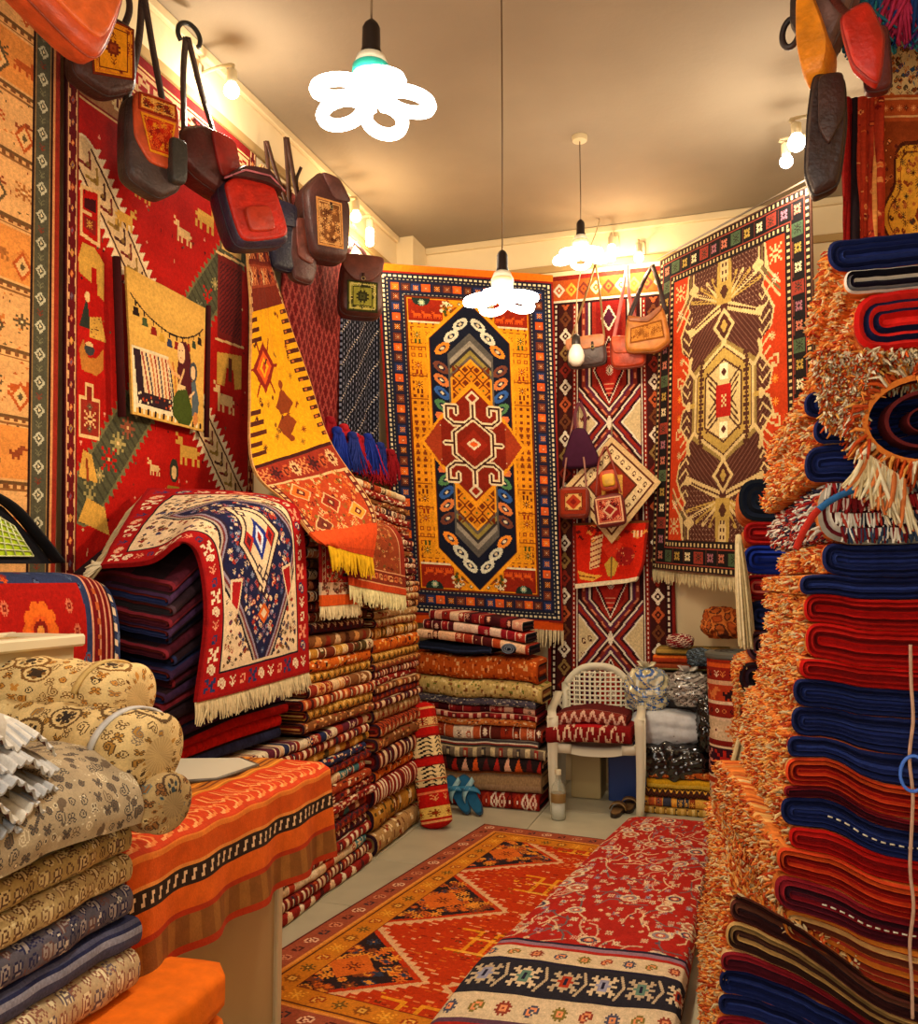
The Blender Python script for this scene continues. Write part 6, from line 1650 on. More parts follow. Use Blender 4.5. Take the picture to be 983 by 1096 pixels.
# gold textiles on the floor
GT = [('cream and gold striped', ['#b58a3a', '#6b3a1a', '#d9c07a', '#3a2a1c', '#d9b060'], .045, 'dots'), ('multicoloured checked', ['#8a3a1a', '#d98a2c', '#3a3a48', '#b5522a', '#d9a040'], .055, 'blocks'), ('black and orange', ['#3a2018', '#c9601c', '#d9a03a', '#5a2a1c', '#d9b060'], .05, 'zig'), ('bright mustard', ['#cf9a1c', '#b07a14', '#d9a82c', '#8a5a14', '#d9b040'], .06, 'stripe'), ('orange flowered', ['#b5501a', '#d9a04a', '#6b2a14', '#c9702c', '#d9b070'], .04, 'flecks')]
z = 0
for k, (nm, pal, h, st) in enumerate(GT):
    x0 = -.63 + .012 * k; sd = 90 + k
    def fn(s, b, zz, x0=x0, z=z, sd=sd): return np.stack([x0 + s, 5.38 + .006 * k - b + .006 * vnoise(s * 12, sd), z + zz * .96 + .010 * vnoise((x0 + s) * 8, 95) * np.minimum(1, (z + zz) / .1)], -1)
    tag(fold_rug('folded_textile', fn, .415 - .012 * k, .28, h, d_band(st, pal, 120, 22, sd, 9), [pal[0], pal[1], pal[2], pal[0]], ns=100, nf=15), f'{nm} folded textile, {from_bottom(k)} in the small pile before the black sack', 'textile', 'folded textiles on the floor'); z += h
# things on the chest
z = .812
for k, (nm, pal, h) in enumerate((('green-grey', ['#6b6a3a', '#8a3a1c', '#a89a5a'], .045), ('red-orange', ['#a8381a', '#c9601c', '#7a2a14'], .05), ('olive and brown', ['#7a6a2c', '#5d4a22', '#a0803a'], .045))):
    def fn(s, b, zz, z=z, k=k): return np.stack([-.60 + .02 * k + s, 5.715 - b + .03 * s, z + zz * .96 + .012 * np.sin((s + .02 * k) * 7) * (k > 0) * 0 + .035 * np.clip(1 - s / .25, 0, 1) * (0)], -1)
    tag(fold_rug('folded_textile', fn, .50 - .03 * k, .26, h, d_band('stripe', pal, 60, 16, k, 8), pal + pal[:1], ns=40), f'{nm} folded textile, {["lowest", "middle", "top"][k]} of three on the chest', 'textile', 'folded textiles on the chest'); z += h
blob('cloth_bag', ony(773, 668, 5.80), .12, .09, .10, '#a8481c', 'orange and brown checked cloth bag on top of the folded textiles', 'bag', CLOTH, 21, .14, 3., cols=['#b5521c', '#8a3a16', '#c9702c', '#5a2a18', '#b0561e'])
blob('cloth_bundle', ony(752, 704, 5.66), .09, .07, .055, '#3a3f44', 'dark grey-blue cloth bundle in front of the checked bag', 'bundle', CLOTH, 23, .16, 3., cols=['#3a4244', '#2a3036', '#5a6a78', '#2f3634'])
blob('cushion', ony(728, 686, 5.72), .085, .07, .045, '#6b1a1c', 'small dark red and white cushion on the chest', 'cushion', CLOTH, 24, .06, 2., cols=['#7a1a1c', '#6b1518', '#c9b8a0', '#5a1216'])
# upright kilim-wrapped roll
p = onz(792, 884, 0); r = empty('standing_rug_roll', (p[0], p[1] + .16, 0)); tag(r, 'upright thick roll of red rug with cream and black motif bands and a grey top', 'rug roll')
c = Cv(150, 150, '#9a2a14')
y = 4
for h_, bg_, art, k_ in ((4, '#c9501c', None, 1), (12, '#8a2014', SPRIG, 1), (4, '#d2a07a', None, 1), (15, '#b03a1c', BIRD, 2), (3, '#e0c0a0', None, 1), (12, '#8a2014', SEED, 1), (3, '#e0c0a0', None, 1), (18, '#d2b490', STAR, 2), (5, '#7a1a14', None, 1), (30, '#3a1420', CRAB, 3), (5, '#b03a1c', None, 1), (17, '#d2b490', STAR, 2), (3, '#7a1a14', None, 1), (17, '#a83018', SEED, 2)):
    c.rect(0, y, 150, y + h_, bg_)
    if art: 
        for k, x in enumerate(range(5, 150, 8 * k_ if k_ > 1 else 7)): c.stamp(art, x, y + h_ / 2, {'#': ['#e0c4a0', '#2a1418', '#d2743a'][(k + (bg_ == '#d2b490')) % 3] if bg_ != '#3a1420' else ['#d98a7a', '#b5241c'][k % 2], 'o': '#7a1a14'}, k_)
        if bg_ == '#3a1420': c.rect(0, y, 150, y + 1.5, '#e0c4a0'); c.rect(0, y + h_ - 1.5, 150, y + h_, '#e0c4a0')
    y += h_
c.yarn(.12, 5)
th = np.linspace(PI, -PI, 151)[:-1]; zz = np.linspace(.93, 0, 151)
P = np.stack([np.stack([.165 * np.cos(th), .165 * np.sin(th), np.full_like(th, q)], 1) * np.array([1 + .012 * math.sin(q * 9), 1 + .012 * math.sin(q * 9), 1]) for q in zz])
mb = MB(); mb.grid(P[:, ::-1], c.a[:, ::-1], wrap=True); mb.build('rug', WOOL, r)
mb = MB(); mb.lathe([(0, .925), (.168, .925), (.178, .935), (.178, .955), (.16, .966), (0, .966)], '#5a5a52', 40); mb.build('top_disc', PLASTIC, r, True, 40)
mb = MB()
for k in range(4): mb.tube([((.12 - .03 * k) * math.cos(t), (.12 - .03 * k) * math.sin(t), .967) for t in np.linspace(0, 2 * PI, 40)], .003, '#3a3a36', 5)
mb.build('ring_marks', PLASTIC, r)

# ------------------------------------------------------------------ rugs on the floor
fl, nl = A3(-1.44, 4.82, .008), A3(-1.745, 2.545, .008); dv = (nl - fl); rt = A3(-dv[1], dv[0], 0); rt = rt / np.linalg.norm(rt) * 1.30
S = quad(fl, fl + rt, nl, nl + rt, 0.)
tag(sheet('floor_rug', lambda u, v: S(u, v) + np.stack([0 * u, 0 * u, .002 * (1 + vnoise(u * 9, 3, v * 5))], -1), d_floor(), t=.012), 'large orange-red rug with dark triangles lying flat on the floor', 'rug', None)
cvf = d_floral()
def Sfl(u, v):
    vL = v * 2.34
    y0 = 4.92 - vL
    xl = -.63 - .135 * (4.92 - y0) * (1 + .0 * v); xr = -.185 - .02 * (4.92 - y0)
    # cross section: rounded left side, flat top, rounded right side
    q = np.clip(u, 0, 1); w_ = xr - xl
    x = xl + w_ * (.5 - .5 * np.cos(PI * np.clip(q, 0, 1)) * (.55) - .0) * 1.0
    x = xl + w_ * np.interp(q, [0, .06, .14, .5, .9, .96, 1], [.03, 0, .035, .5, .97, 1, .99])
    z = np.interp(q, [0, .05, .12, .2, .85, .93, .97, 1], [.028, .07, .108, .118, .118, .105, .07, .03])
    endf = np.clip((vL - 1.98) / .36, 0, 1)
    z = z * (1 - .0 * endf) ; z = z - (z - .032) * endf ** 1.8 * .85
    far = np.clip(1 - vL / .12, 0, 1); z = z - (z - .03) * far ** 2 * .3
    z = z + .006 * vnoise(u * 5, 4, v * 6) * np.clip(np.minimum(u, 1 - u) * 6, 0, 1)
    y = y0 - .07 * (u - .5) * 0 + .18 * (u - .4) * endf * .6 + .05 * (u - .5)
    return np.stack([x, y, z], -1)
o = tag(sheet('floor_rug', Sfl, cvf, t=.014), 'red floral rug folded lengthwise with cream and navy end border, lying on the orange-red rug', 'rug')
e = Sfl(np.linspace(.02, .98, 40)[None].repeat(2, 0), np.array([[.99] * 40, [1.] * 40]))[1]
fringe('fringe', e, (-.12, -1, -.10), .075, '#c9bd9a', o, 150, .004, 11, .25)
# ------------------------------------------------------------------ the big stack of rugs at the right
SH = ['#d97a2c', '#d99a4a', '#cbb487', '#b5461c', '#d9843a', '#c9602a', '#d2b078', '#a83818', '#e0a862']
SHB = ['#c9702c', '#b5501c', '#d2a05a', '#a03a16', '#c98a4a']
YR = 2.20
NV, RD, MR, BR, TN = ['#141d4a', '#1d285e', '#10163a', '#283672'], ['#b3120d', '#8a0c0c', '#c9201a', '#6b0a0c'], ['#7a1520', '#4f1220', '#96202a', '#33101c'], ['#54281f', '#3a1a1a', '#6b3d2c', '#2a1618'], ['#b58f55', '#3a211a', '#967444', '#4a2a1e']
OR = ['#c9401c', '#8a140c', '#d2501f', '#7a0f0c']; CH = ['#c9c2b8', '#1a1620', '#8a8488', '#22182a']
# tip px, top py, bottom py, drop to the right (m), hump (m), colours, name, depth, shear
RS = [(764, 1084, 1112, .10, .0, MR, 'dark red', 1.0, -.05), (766, 1062, 1084, .10, .0, NV, 'black-navy', 1.0, -.05), (768, 1036, 1062, .10, .0, NV, 'deep blue', 1.0, -.05), (772, 1016, 1036, .11, .0, MR, 'maroon and navy', 1.0, -.06),
      (776, 985, 1016, .16, .0, TN, 'tan-edged dark', 1.0, -.07), (779, 962, 985, .17, .0, BR, 'dark brown', .95, -.08), (786, 938, 962, .18, .0, BR, 'black-brown', .9, -.09),
      (838, 964, 990, .05, .0, ['#b5661f', '#8a2a18', '#c99a5a', '#5d2a18'], 'orange-figured', .8, -.15), (829, 926, 964, .09, .01, MR, 'dark crimson', .9, -.17), (831, 900, 926, .08, .012, OR, 'orange-red', .9, -.18), (846, 878, 900, .06, .015, RD, 'scarlet layered', .9, -.12),
      (835, 848, 878, .06, .02, NV, 'navy with white stitches', .95, -.09), (838, 836, 848, .06, .025, MR, 'thin dark red', .95, -.09), (838, 806, 836, .06, .03, OR, 'orange-red triple-layered', .95, -.09), (840, 784, 806, .05, .02, NV, 'inky navy', .95, -.08),
      (848, 753, 784, .02, .0, NV, 'thick navy', .95, -.07), (850, 722, 753, .02, .0, NV, 'navy speckled', .95, -.07), (858, 700, 722, .03, .0, RD, 'thin red and navy', .95, -.07), (858, 668, 700, .02, .0, RD, 'red doubled', .95, -.06), (859, 640, 668, .0, .012, RD, 'deep red', .95, -.06),
      (856, 618, 640, .0, .0, NV, 'navy with red edge', .95, -.06), (880, 584, 618, -.005, .005, NV, 'wide navy', .9, -.07), (874, 526, 584, .0, .0, ['#8a8478', '#5d1018', '#c9c0b0', '#1a1a2a'], 'fringed multicoloured', .85, -.08),
      (858, 490, 526, -.05, .0, NV, 'blue-black', .9, -.08), (870, 454, 490, -.03, .0, NV, 'dark navy', .9, -.08), (860, 420, 454, .0, .0, NV, 'small navy', .95, -.06),
      (880, 374, 420, .0, .0, ['#b5461c', '#d9a05a', '#8a2a18', '#c9b48a'], 'shaggy cream and red', .9, -.05), (910, 312, 374, .015, .0, ['#b3120d', '#c9201a', '#0f1434', '#0d1230'], 'red-edged navy-cored', .8, .0), (905, 288, 312, .0, .0, CH, 'charcoal with white edges', .75, .0), (888, 250, 288, .015, .0, NV, 'topmost royal navy', .7, .0)]
# (tip x, height of the lower boundary at the tip, sag of that boundary to the right, hump)
zs_ = [(ony(r[0], r[1], YR)[0], ony(r[0], r[2], YR)[2], ony(r[0], r[1], YR)[2]) for r in RS]
zb = zs_[0][1]; nb = 3
RSall = [(zs_[0][0] - .02, zb * i / nb, zb * (i + 1) / nb, .10 * (i + .2) / nb, 0., MR, ['lowest thick maroon', 'thick dark maroon', 'low dark maroon'][i], 1.0, -.05) for i in range(nb)]
RSall += [(zs_[k][0], zs_[k][1], zs_[k][2]) + tuple(RS[k][3:]) for k in range(len(RS))]
XEND = .80
N_ = len(RSall)
def bound(k, x):
    """height of the boundary under rug k at x"""
    if k >= N_: z0, drop, hump = RSall[-1][2], RSall[-1][3], 0.
    else:
        z0, drop, hump = RSall[k][1], RSall[k][3], RSall[k][4]
        if k: drop, hump = (drop + RSall[k - 1][3]) / 2, (hump + RSall[k - 1][4]) / 2
    X = np.clip((x + .06) / .40, 0, 1.25)
    g = -drop * X * X * (3 - 2 * np.minimum(X, 1)) + hump * np.exp(-((x - .17) / .07) ** 2)
    return z0 + g + .006 * vnoise(x * 14, 9) * min(1, z0 / .3)
for k, (x0, z0, z1, drop, hump, pal, nm, dep, sh) in enumerate(RSall):
    h = z1 - z0; D = XEND - x0; sd = 100 + k; R = random.Random(sd)
    def fn(s, b, zz, x0=x0, sh=sh, h=h, k=k, sd=sd):
        x = x0 - b
        xw = x + sh * s + .010 * vnoise(s * 9, sd) * (b > -.12)
        lo, hi = bound(k, xw), bound(k + 1, xw); hi = np.maximum(hi, lo + .012)
        y = YR + s + .012 * vnoise(x * 9, sd)
        return np.stack([xw, y, lo + (.01 + .98 * zz / h) * (hi - lo)], -1)
    c = Cv(70, 16, '#c9702c'); c.scatter(200, (0, 0, 70, 16), SHB + ['#d2b078', '#8a2a18'], sd, ["##", "#\n#", ".##\n##."]); ras = c.yarn(.25, sd).a
    o = fold_rug('folded_rug', fn, dep, D, h, ras, [pal[0], pal[1], pal[2], pal[1], pal[3]], ncap=4 if h < .05 else 6, ns=60, nq=28, relief=.009)
    tag(o, f'{nm} folded rug, {from_bottom(k)} in the big right-hand stack' if k < 29 else f'{nm} folded rug, {["fourth from the top", "third from the top", "second from the top", "on top"][k - N_ + 4] if k >= N_ - 4 else ""} in the big right-hand stack', 'rug', 'rugs in the big right-hand stack')
    # woollen pile along the rounded fold
    rs = np.random.RandomState(sd); m = int(340 * dep * (.5 + h / .04))
    th = rs.uniform(-1.35, 1.35, m); s = rs.uniform(0.01, dep, m) ; r_ = h / 2
    b = -h / 2 + r_ * np.cos(th); zz = h / 2 + r_ * np.sin(th)
    P = fn(s, b, zz); Nn = np.stack([-np.cos(th), np.full(m, -.12), .4 * np.sin(th)], 1); zl, zh = fn(s, b, 0 * zz)[:, 2], fn(s, b, 0 * zz + h)[:, 2]
    if nm.startswith('fringed'):
        tufts('pile', P, Nn, .024, ['#c9c0b0', '#8a1a1c', '#2a2a3a', '#d9d0c0', '#a83828'], o, sd, .004, .3, .5, zl, zh)
    else: tufts('pile', P, Nn, .021, SH, o, sd, .0036, .2, .75, zl, zh)
    if nm == 'black-brown':
        m = 4500; s = rs.uniform(0, dep, m); b = -rs.uniform(0, .26, m); P = fn(s, b, np.full(m, h)); tufts('top_pile', P, np.tile(A3(-.2, -.2, 1), (m, 1)), .02, SH, o, sd + 7, .0036, 0., .8)
    if nm.startswith('fringed'):
        # knotted thread ends hanging over the front
        for q in range(4):
            e = fn(np.zeros(40), np.linspace(-.02 - .01 * q, -.40, 40), np.full(40, h * (.97 - .24 * q))) + A3(0, -.012 - .004 * (q % 2), 0)
            fringe('knotted_fringe', e, (0, -.12, -1), h * .27, '#c9c0b0', o, 120, .0042, 5 + q, .18, [['#c9c0b0', '#8a1a1c', '#2a3040', '#d9d0c0', '#a83828'], ['#8a1a1c', '#6b1418', '#c9b0a0'], ['#d9d0c0', '#1c2030', '#a83828', '#c9c0b0'], ['#6b1418', '#2a3a50', '#d9d0c0']][q])
    if nm.startswith('shaggy'):
        m = 2200; bb = -rs.uniform(.0, .40, m); zz = rs.uniform(0, h, m); P = fn(np.zeros(m), bb, zz) + A3(0, -.008, 0)
        tufts('front_pile', P, np.tile(A3(-.25, -1, 0), (m, 1)), .034, ['#d9c9a8', '#c9501c', '#d99a4a', '#cbb487', '#a83818', '#e0d2b0'], o, sd + 1, .0045, .55, .6)
    if 'stitches' in nm or 'dark crimson' in nm:
        mb = MB()
        for q in range(12):
            xx = -.10 - q * .018; p0 = fn(np.zeros(2), np.array([xx, xx - .010]), np.full(2, h * .5)) + A3(0, -.016, 0); mb.tube(p0, .002, '#c9c2b0', 5)
        mb.build('white_stitching', WOOL, o)
# curled shaggy rug end hanging over the front, right edge of the picture
pc = ony(992, 452, 2.12)
r = empty('curled_rug', pc); tag(r, 'shaggy orange curled rug end with dark red hollow and cream fringe on the right-hand stack', 'rug')
mb = MB(); th = np.linspace(-.3, 2 * PI * 2.9, 90); rad = np.linspace(.155, .018, 90)
sp = np.stack([rad * np.cos(th) * 1.0, 0 * th, rad * np.sin(th) * .78], 1)
P = np.stack([sp + A3(0, 0, 0), sp + A3(-.02, .34, .02)]); Pi = np.stack([sp * A3(.90, 1, .88), sp * A3(.90, 1, .88) + A3(-.02, .34, .02)])
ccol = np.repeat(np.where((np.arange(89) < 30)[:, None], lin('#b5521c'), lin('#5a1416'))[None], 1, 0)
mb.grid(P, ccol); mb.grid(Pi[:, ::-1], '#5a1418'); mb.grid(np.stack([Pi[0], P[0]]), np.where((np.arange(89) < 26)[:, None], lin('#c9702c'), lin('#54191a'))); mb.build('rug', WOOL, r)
rs = np.random.RandomState(8); m = 1500; t = rs.uniform(1.0, 6.0, m); y = rs.uniform(-.01, .32, m); Rr = .155 - .137 * (t + .3) / (2 * PI * 2.9 + .3)
tufts('pile', np.stack([Rr * np.cos(t), y, Rr * np.sin(t) * .78], 1), np.stack([np.cos(t), rs.uniform(-.7, 0, m), np.sin(t)], 1), .05, ['#d9c9a8', '#c9501c', '#d9843a', '#b5461c', '#a83818', '#d99a4a'], r, 3, .0045, .5, .6)
b0 = loc(r); S_ = quad(ony(872, 378, 2.185) - b0, ony(946, 374, 2.15) - b0, ony(886, 452, 2.165) - b0, ony(922, 468, 2.14) - b0, .012, 4, 9.)
cc_ = Cv(30, 30, '#b5521c'); sheet('draped_end', S_, cc_.yarn(.3, 4), r, .012)
uu, vv = rs.uniform(0, 1, 2600), rs.uniform(0, 1, 2600); Pd = np.array([S_(np.array([[a_]]), np.array([[c_]]))[0, 0] for a_, c_ in zip(uu, vv)])
tufts('draped_pile', Pd, np.tile(A3(-.35, -1, .1), (2600, 1)), .030, ['#d9c9a8', '#e0d2b4', '#c9501c', '#d9843a', '#b5461c', '#a83818', '#cbb487', '#d99a4a'], r, 9, .0040, .6, .65)
e = np.stack([np.linspace(-.13, -.05, 12), np.full(12, -.01), np.linspace(-.06, -.125, 12)], 1); fringe('fringe', e, (-.15, -.3, -1), .11, '#d2bd90', r, 60, .005, 3, .3, ['#d2bd90', '#c9703a', '#d9cba8'])
# blue-and-red tied cord lying over the upper navy rugs
r = empty('tied_cord', ony(900, 530, 2.15)); tag(r, 'blue and red braided band lying across the navy rugs of the right-hand stack', 'cord'); b0 = loc(r)
pp = [ony(q[0], q[1], 2.135) for q in ((966, 514), (930, 520), (900, 530), (876, 546), (862, 566), (852, 588))]
cl = spline(pp, 50) - b0; mb = MB(); mb.tube(cl[:30], .0075, '#2a5a8c', 8); mb.tube(cl[29:], .008, '#a8281c', 8); mb.build('braid', WOOL, r)
# binding cord down the right-hand stack and its blue loop
r = empty('binding_cord', ony(978, 900, 2.10)); tag(r, 'pinkish cord tied down the front of the right-hand stack', 'cord'); b0 = loc(r)
pp = spline([ony(976, y, 2.165) + A3(.004 * math.sin(y * .06), 0, 0) for y in range(690, 1120, 40)], 60) - b0
mb = MB(); mb.tube(pp, .0040, '#b5907a', 6); mb.build('cord', WOOL, r)
lp = [ony(978 + 14 * math.cos(t), 828 + 19 * math.sin(t), 2.15) - b0 for t in np.linspace(0, 2 * PI, 30)]
mb = MB(); mb.tube(lp, .004, '#3a6ac9', 6); mb.build('blue_loop', PLASTIC, r)

# ------------------------------------------------------------------ second stack further back
R = random.Random(61)
spec = [('rust shaggy', ['#8a3a1c', '#5a1a14', '#a8481c', '#3a1418'], .15), ('orange shaggy', ['#a8501c', '#5a2414', '#c9702c', '#3a1a14'], .15), ('dark shaggy', ['#4a1a18', '#2a1014', '#5d241c', '#1c0c10'], .15), ('maroon', ['#5d1018', '#3a0c16', '#7a1620', '#240a14'], .15), ('brown-red', ['#6b2414', '#3a1410', '#8a3a1c', '#2a0c0c'], .15), ('dusky red', ['#5a1a18', '#2a1018', '#7a2a20', '#1c0c10'], .15),
        ('dark', ['#1c1218', '#3a1a20', '#241420', '#120c14'], .14), ('purple-grey rolled', ['#5a3a48', '#2a1a28', '#7a5a66', '#1c1220'], .13), ('royal navy', ['#0f1838', '#1a2650', '#0c1230', '#223066'], .13), ('deep red', ['#7a0c10', '#5a080c', '#9a1418', '#c96a5a'], .11), ('cobalt blue', ['#10247a', '#0c1a5a', '#1a3296', '#0c1650'], .125), ('plain red', ['#8a0f12', '#a81a16', '#7a0c10', '#6a0a0e'], .10), ('topmost black-navy', ['#0c121c', '#10182a', '#0a0e18', '#141e30'], .19)]
z = 0
YK2 = 3.95
for k, (nm, pal, h) in enumerate(spec):
    x0 = -.045 + (.035 if k > 6 else 0) + R.uniform(-.01, .012); sd = 200 + k
    if k == 12: x0 -= .03
    def fn(s, b, zz, x0=x0, z=z, sd=sd, h=h): return np.stack([x0 - b - .03 * s + .006 * vnoise(s * 9, sd), YK2 + s + .008 * vnoise(b * 12, sd), z + zz * .97 + .008 * vnoise((x0 - b) * 9, 66) * np.minimum(1, (z + zz) / .2)], -1)
    c = Cv(60, 14, '#a85a2c'); c.scatter(160, (0, 0, 60, 14), SHB, sd, ["##", "#\n#"])
    o = fold_rug('folded_rug', fn, .62, .55, h, c.yarn(.2, sd).a, [pal[0], pal[1], pal[2], pal[3]], ncap=5, ns=40, relief=.008)
    tag(o, f'{nm} folded rug, {from_bottom(k)} in the smaller stack behind the big one', 'rug', 'rugs in the smaller right stack')
    if k < 7:
        rs = np.random.RandomState(sd); m = 1300; th = rs.uniform(-1.3, 1.3, m); s = rs.uniform(-.0, .6, m); b = -h / 2 + h / 2 * np.cos(th)
        P = fn(s, b, h / 2 + h / 2 * np.sin(th)); tufts('pile', P, np.stack([-np.cos(th), np.full(m, -.3), .4 * np.sin(th)], 1), .028, SH, o, sd, .005, .2, .7, fn(s, b, 0 * s)[:, 2], fn(s, b, 0 * s + h)[:, 2])
    z += h
print('second stack top', z)
# cream tassel ropes between the two stacks
def tassel(p, L, w_, label, n, col=('#cbb98c', '#d9c9a0', '#b5a074'), bend=(0, 0)):
    r = empty('hanging_tassel', p); tag(r, label, 'tassel', 'cream wool tassels')
    mb = MB(); R = random.Random(int(p[2] * 100))
    for k in range(n):
        a_ = R.uniform(0, 6.28); q = R.uniform(0, 1) ** .5; o_ = A3(math.cos(a_) * q, math.sin(a_) * q, 0)
        ll = L * R.uniform(.85, 1.05); pts = [o_ * w_ * .35, o_ * w_ * .9 + A3(bend[0] * .5, bend[1] * .5, -ll * .5), o_ * w_ * 1.1 + A3(bend[0], bend[1], -ll)]
        mb.tube(spline(pts, 6), .0055, lin(R.choice(col)) * R.uniform(.85, 1.1), 4, False)
    mb.build('threads', WOOL, r)
    mb = MB(); mb.rbox(w_ * 1.0, w_ * 1.0, .05, col[0], (0, 0, 0), 3, 4); mb.build('knot', WOOL, r)
tassel(ony(791, 578, 3.88), .44, .028, 'long cream wool tassel hanging down the left side of the smaller right stack', 60, bend=(.02, 0))
tassel(ony(818, 728, 3.30), .40, .05, 'thick cream wool tassel spreading beside the patterned upright roll', 150, bend=(-.08, 0))
# ------------------------------------------------------------------ hung at the upper right
yr = 2.95
S = quad(ony(936, 30, yr), ony(1075, 30, yr), ony(936, 300, yr), ony(1075, 300, yr), .012, 3)
tag(sheet('hanging_rug', S, d_right()), 'golden medallion rug hanging at the upper right above the big stack', 'rug', 'rugs hung on the walls')
pole('hanging_rail', A3(.12, yr + .02, 3.42), A3(XR, yr + .02, 3.42), .014, '#6a4a2a', 'wooden rail across the upper right corner carrying rug and bags', 'rail')
S = quad(ony(903, 105, 2.88), ony(946, 105, 2.88), ony(903, 262, 2.88), ony(946, 262, 2.88), .03, 5, 14.)
c = Cv(40, 110, '#a8341c'); c.scatter(80, (0, 0, 40, 110), ['#c9602a', '#7a1a14', '#d98a4a'], 3, [SEED, "##"]); c.rect(0, 0, 9, 110, '#8a1410'); c.rect(9, 0, 14, 110, '#1c1014'); c.rect(30, 0, 32, 110, '#d9924a')
tag(sheet('hanging_cloth', S, c.yarn(.1, 3)), 'rust-red and black striped cloth strip hanging left of the golden medallion rug', 'cloth')
r = empty('tassel_bunch', ony(955, 18, 2.80)); tag(r, 'blue, teal and pink wool tassels hanging at the top right corner', 'tassels')
for k in range(9):
    p = A3(-.10 + .045 * k, .01 * (k % 3), .10); col = ['#2a6a7a', '#1c4a72', '#2f7a7a', '#a82a4a', '#1c3a72', '#5a2a6a', '#2a5a7a', '#7a1a5a', '#1c5a7a'][k]
    fr = fringe('tassel', [p + A3(-.03, 0, 0), p + A3(.03, 0, 0)], (random.Random(k).uniform(-.2, .1), 0, -1), .19, col, r, 60, .006, k, .3)
    mb = MB(); mb.rbox(.06, .05, .06, ['#a82a3a', '#7a1a5a', '#c93a4a'][k % 3], p + A3(0, 0, .01), 3, 4); mb.build('tassel_head', WOOL, fr)
    mb = MB(); mb.tube(spline([p, p + A3(.03, .05, .2), A3(p[0], .15, .39)], 8), .004, '#7a1a2a', 5); mb.build('loop', WOOL, fr)
# ------------------------------------------------------------------ bags
def frame(p, right, out, roll=0.):
    rt = Vector(right).normalized(); ou = Vector(out).normalized(); ou = (ou - rt * ou.dot(rt)).normalized(); up = rt.cross(-ou)
    if up.z < 0: up = -up
    M = Matrix((rt, -ou, up)).transposed().to_4x4()                    # local x right, -y out to the viewer, z up
    M.translation = Vector(p); return M @ Matrix.Rotation(roll, 4, 'Y')

def smooth_poly(pts, n=40, k=3):
    p = np.array(pts, float); q = np.roll(p, -1, 0); p = np.stack([.87 * p + .13 * q, .13 * p + .87 * q], 1).reshape(-1, 2)
    for _ in range(2): q = np.roll(p, -1, 0); p = np.stack([.78 * p + .22 * q, .22 * p + .78 * q], 1).reshape(-1, 2)
    return p
def pad(mb, poly, d0, d1, col, rim=.35, inset=.16):
    """padded slab: outline poly (x, z), front bulges at y = d1 (towards -y), back at d0"""
    p = np.asarray(poly, float); c = p.mean(0); n = len(p)
    L = [(1.0 - inset * .5, d0), (1., d0 + (d1 - d0) * .25), (1., d0 + (d1 - d0) * .7), (1. - inset * .45, d0 + (d1 - d0) * .92), (1. - inset, d1)]
    P = np.zeros((len(L), n, 3))
    for i, (s, y) in enumerate(L): q = c + (p - c) * s; P[i, :, 0] = q[:, 0]; P[i, :, 2] = q[:, 1]; P[i, :, 1] = y
    base = mb.n; mb.grid(P, col, wrap=True)
    cc = lin(col)[None]; mb.f.append(tuple(base + i for i in range(n))); mb.c.append(cc); mb.f.append(tuple(base + (len(L) - 1) * n + i for i in reversed(range(n)))); mb.c.append(cc)
    return mb

def inset_poly(p, s, dz=0., dx=0.): p = np.asarray(p, float); c = p.mean(0); return c + (p - c) * s + np.array([dx, dz])

def panel(cv, poly, y, parent, name='woven_panel', t=.004):
    """patterned panel filling a 4-corner outline (tl, tr, br, bl) at depth y"""
    tl, tr, br, bl = [A3(q[0], y, q[1]) for q in poly]
    return sheet(name, quad(tl, tr, bl, br, 0.), cv, parent, t)

def kilim_cv(bg, cols, seed, W=40, H=44, flower=False):
    c = Cv(W, H, bg); c.scatter(40, (3, 3, W - 3, H - 3), cols, seed, [SEED, STAR, CRAB, SPRIG], 1); c.ring(0, 2, cols[0]); c.ring(3, 4, cols[-1])
    if flower: c.rect(7, 7, W - 7, H - 7, bg); c.ring(6, 7, cols[0]); c.stamp(FLW, W / 2, H / 2, {'#': cols[0], 'o': cols[1]}, 2); c.stamp(SPRIG, W / 2, H / 2 + 11, {'#': cols[0]}, 1); c.stamp(SPRIG, W / 2, H / 2 - 11, {'#': cols[0]}, 1, fy=True)
    return c.yarn(.1, seed)

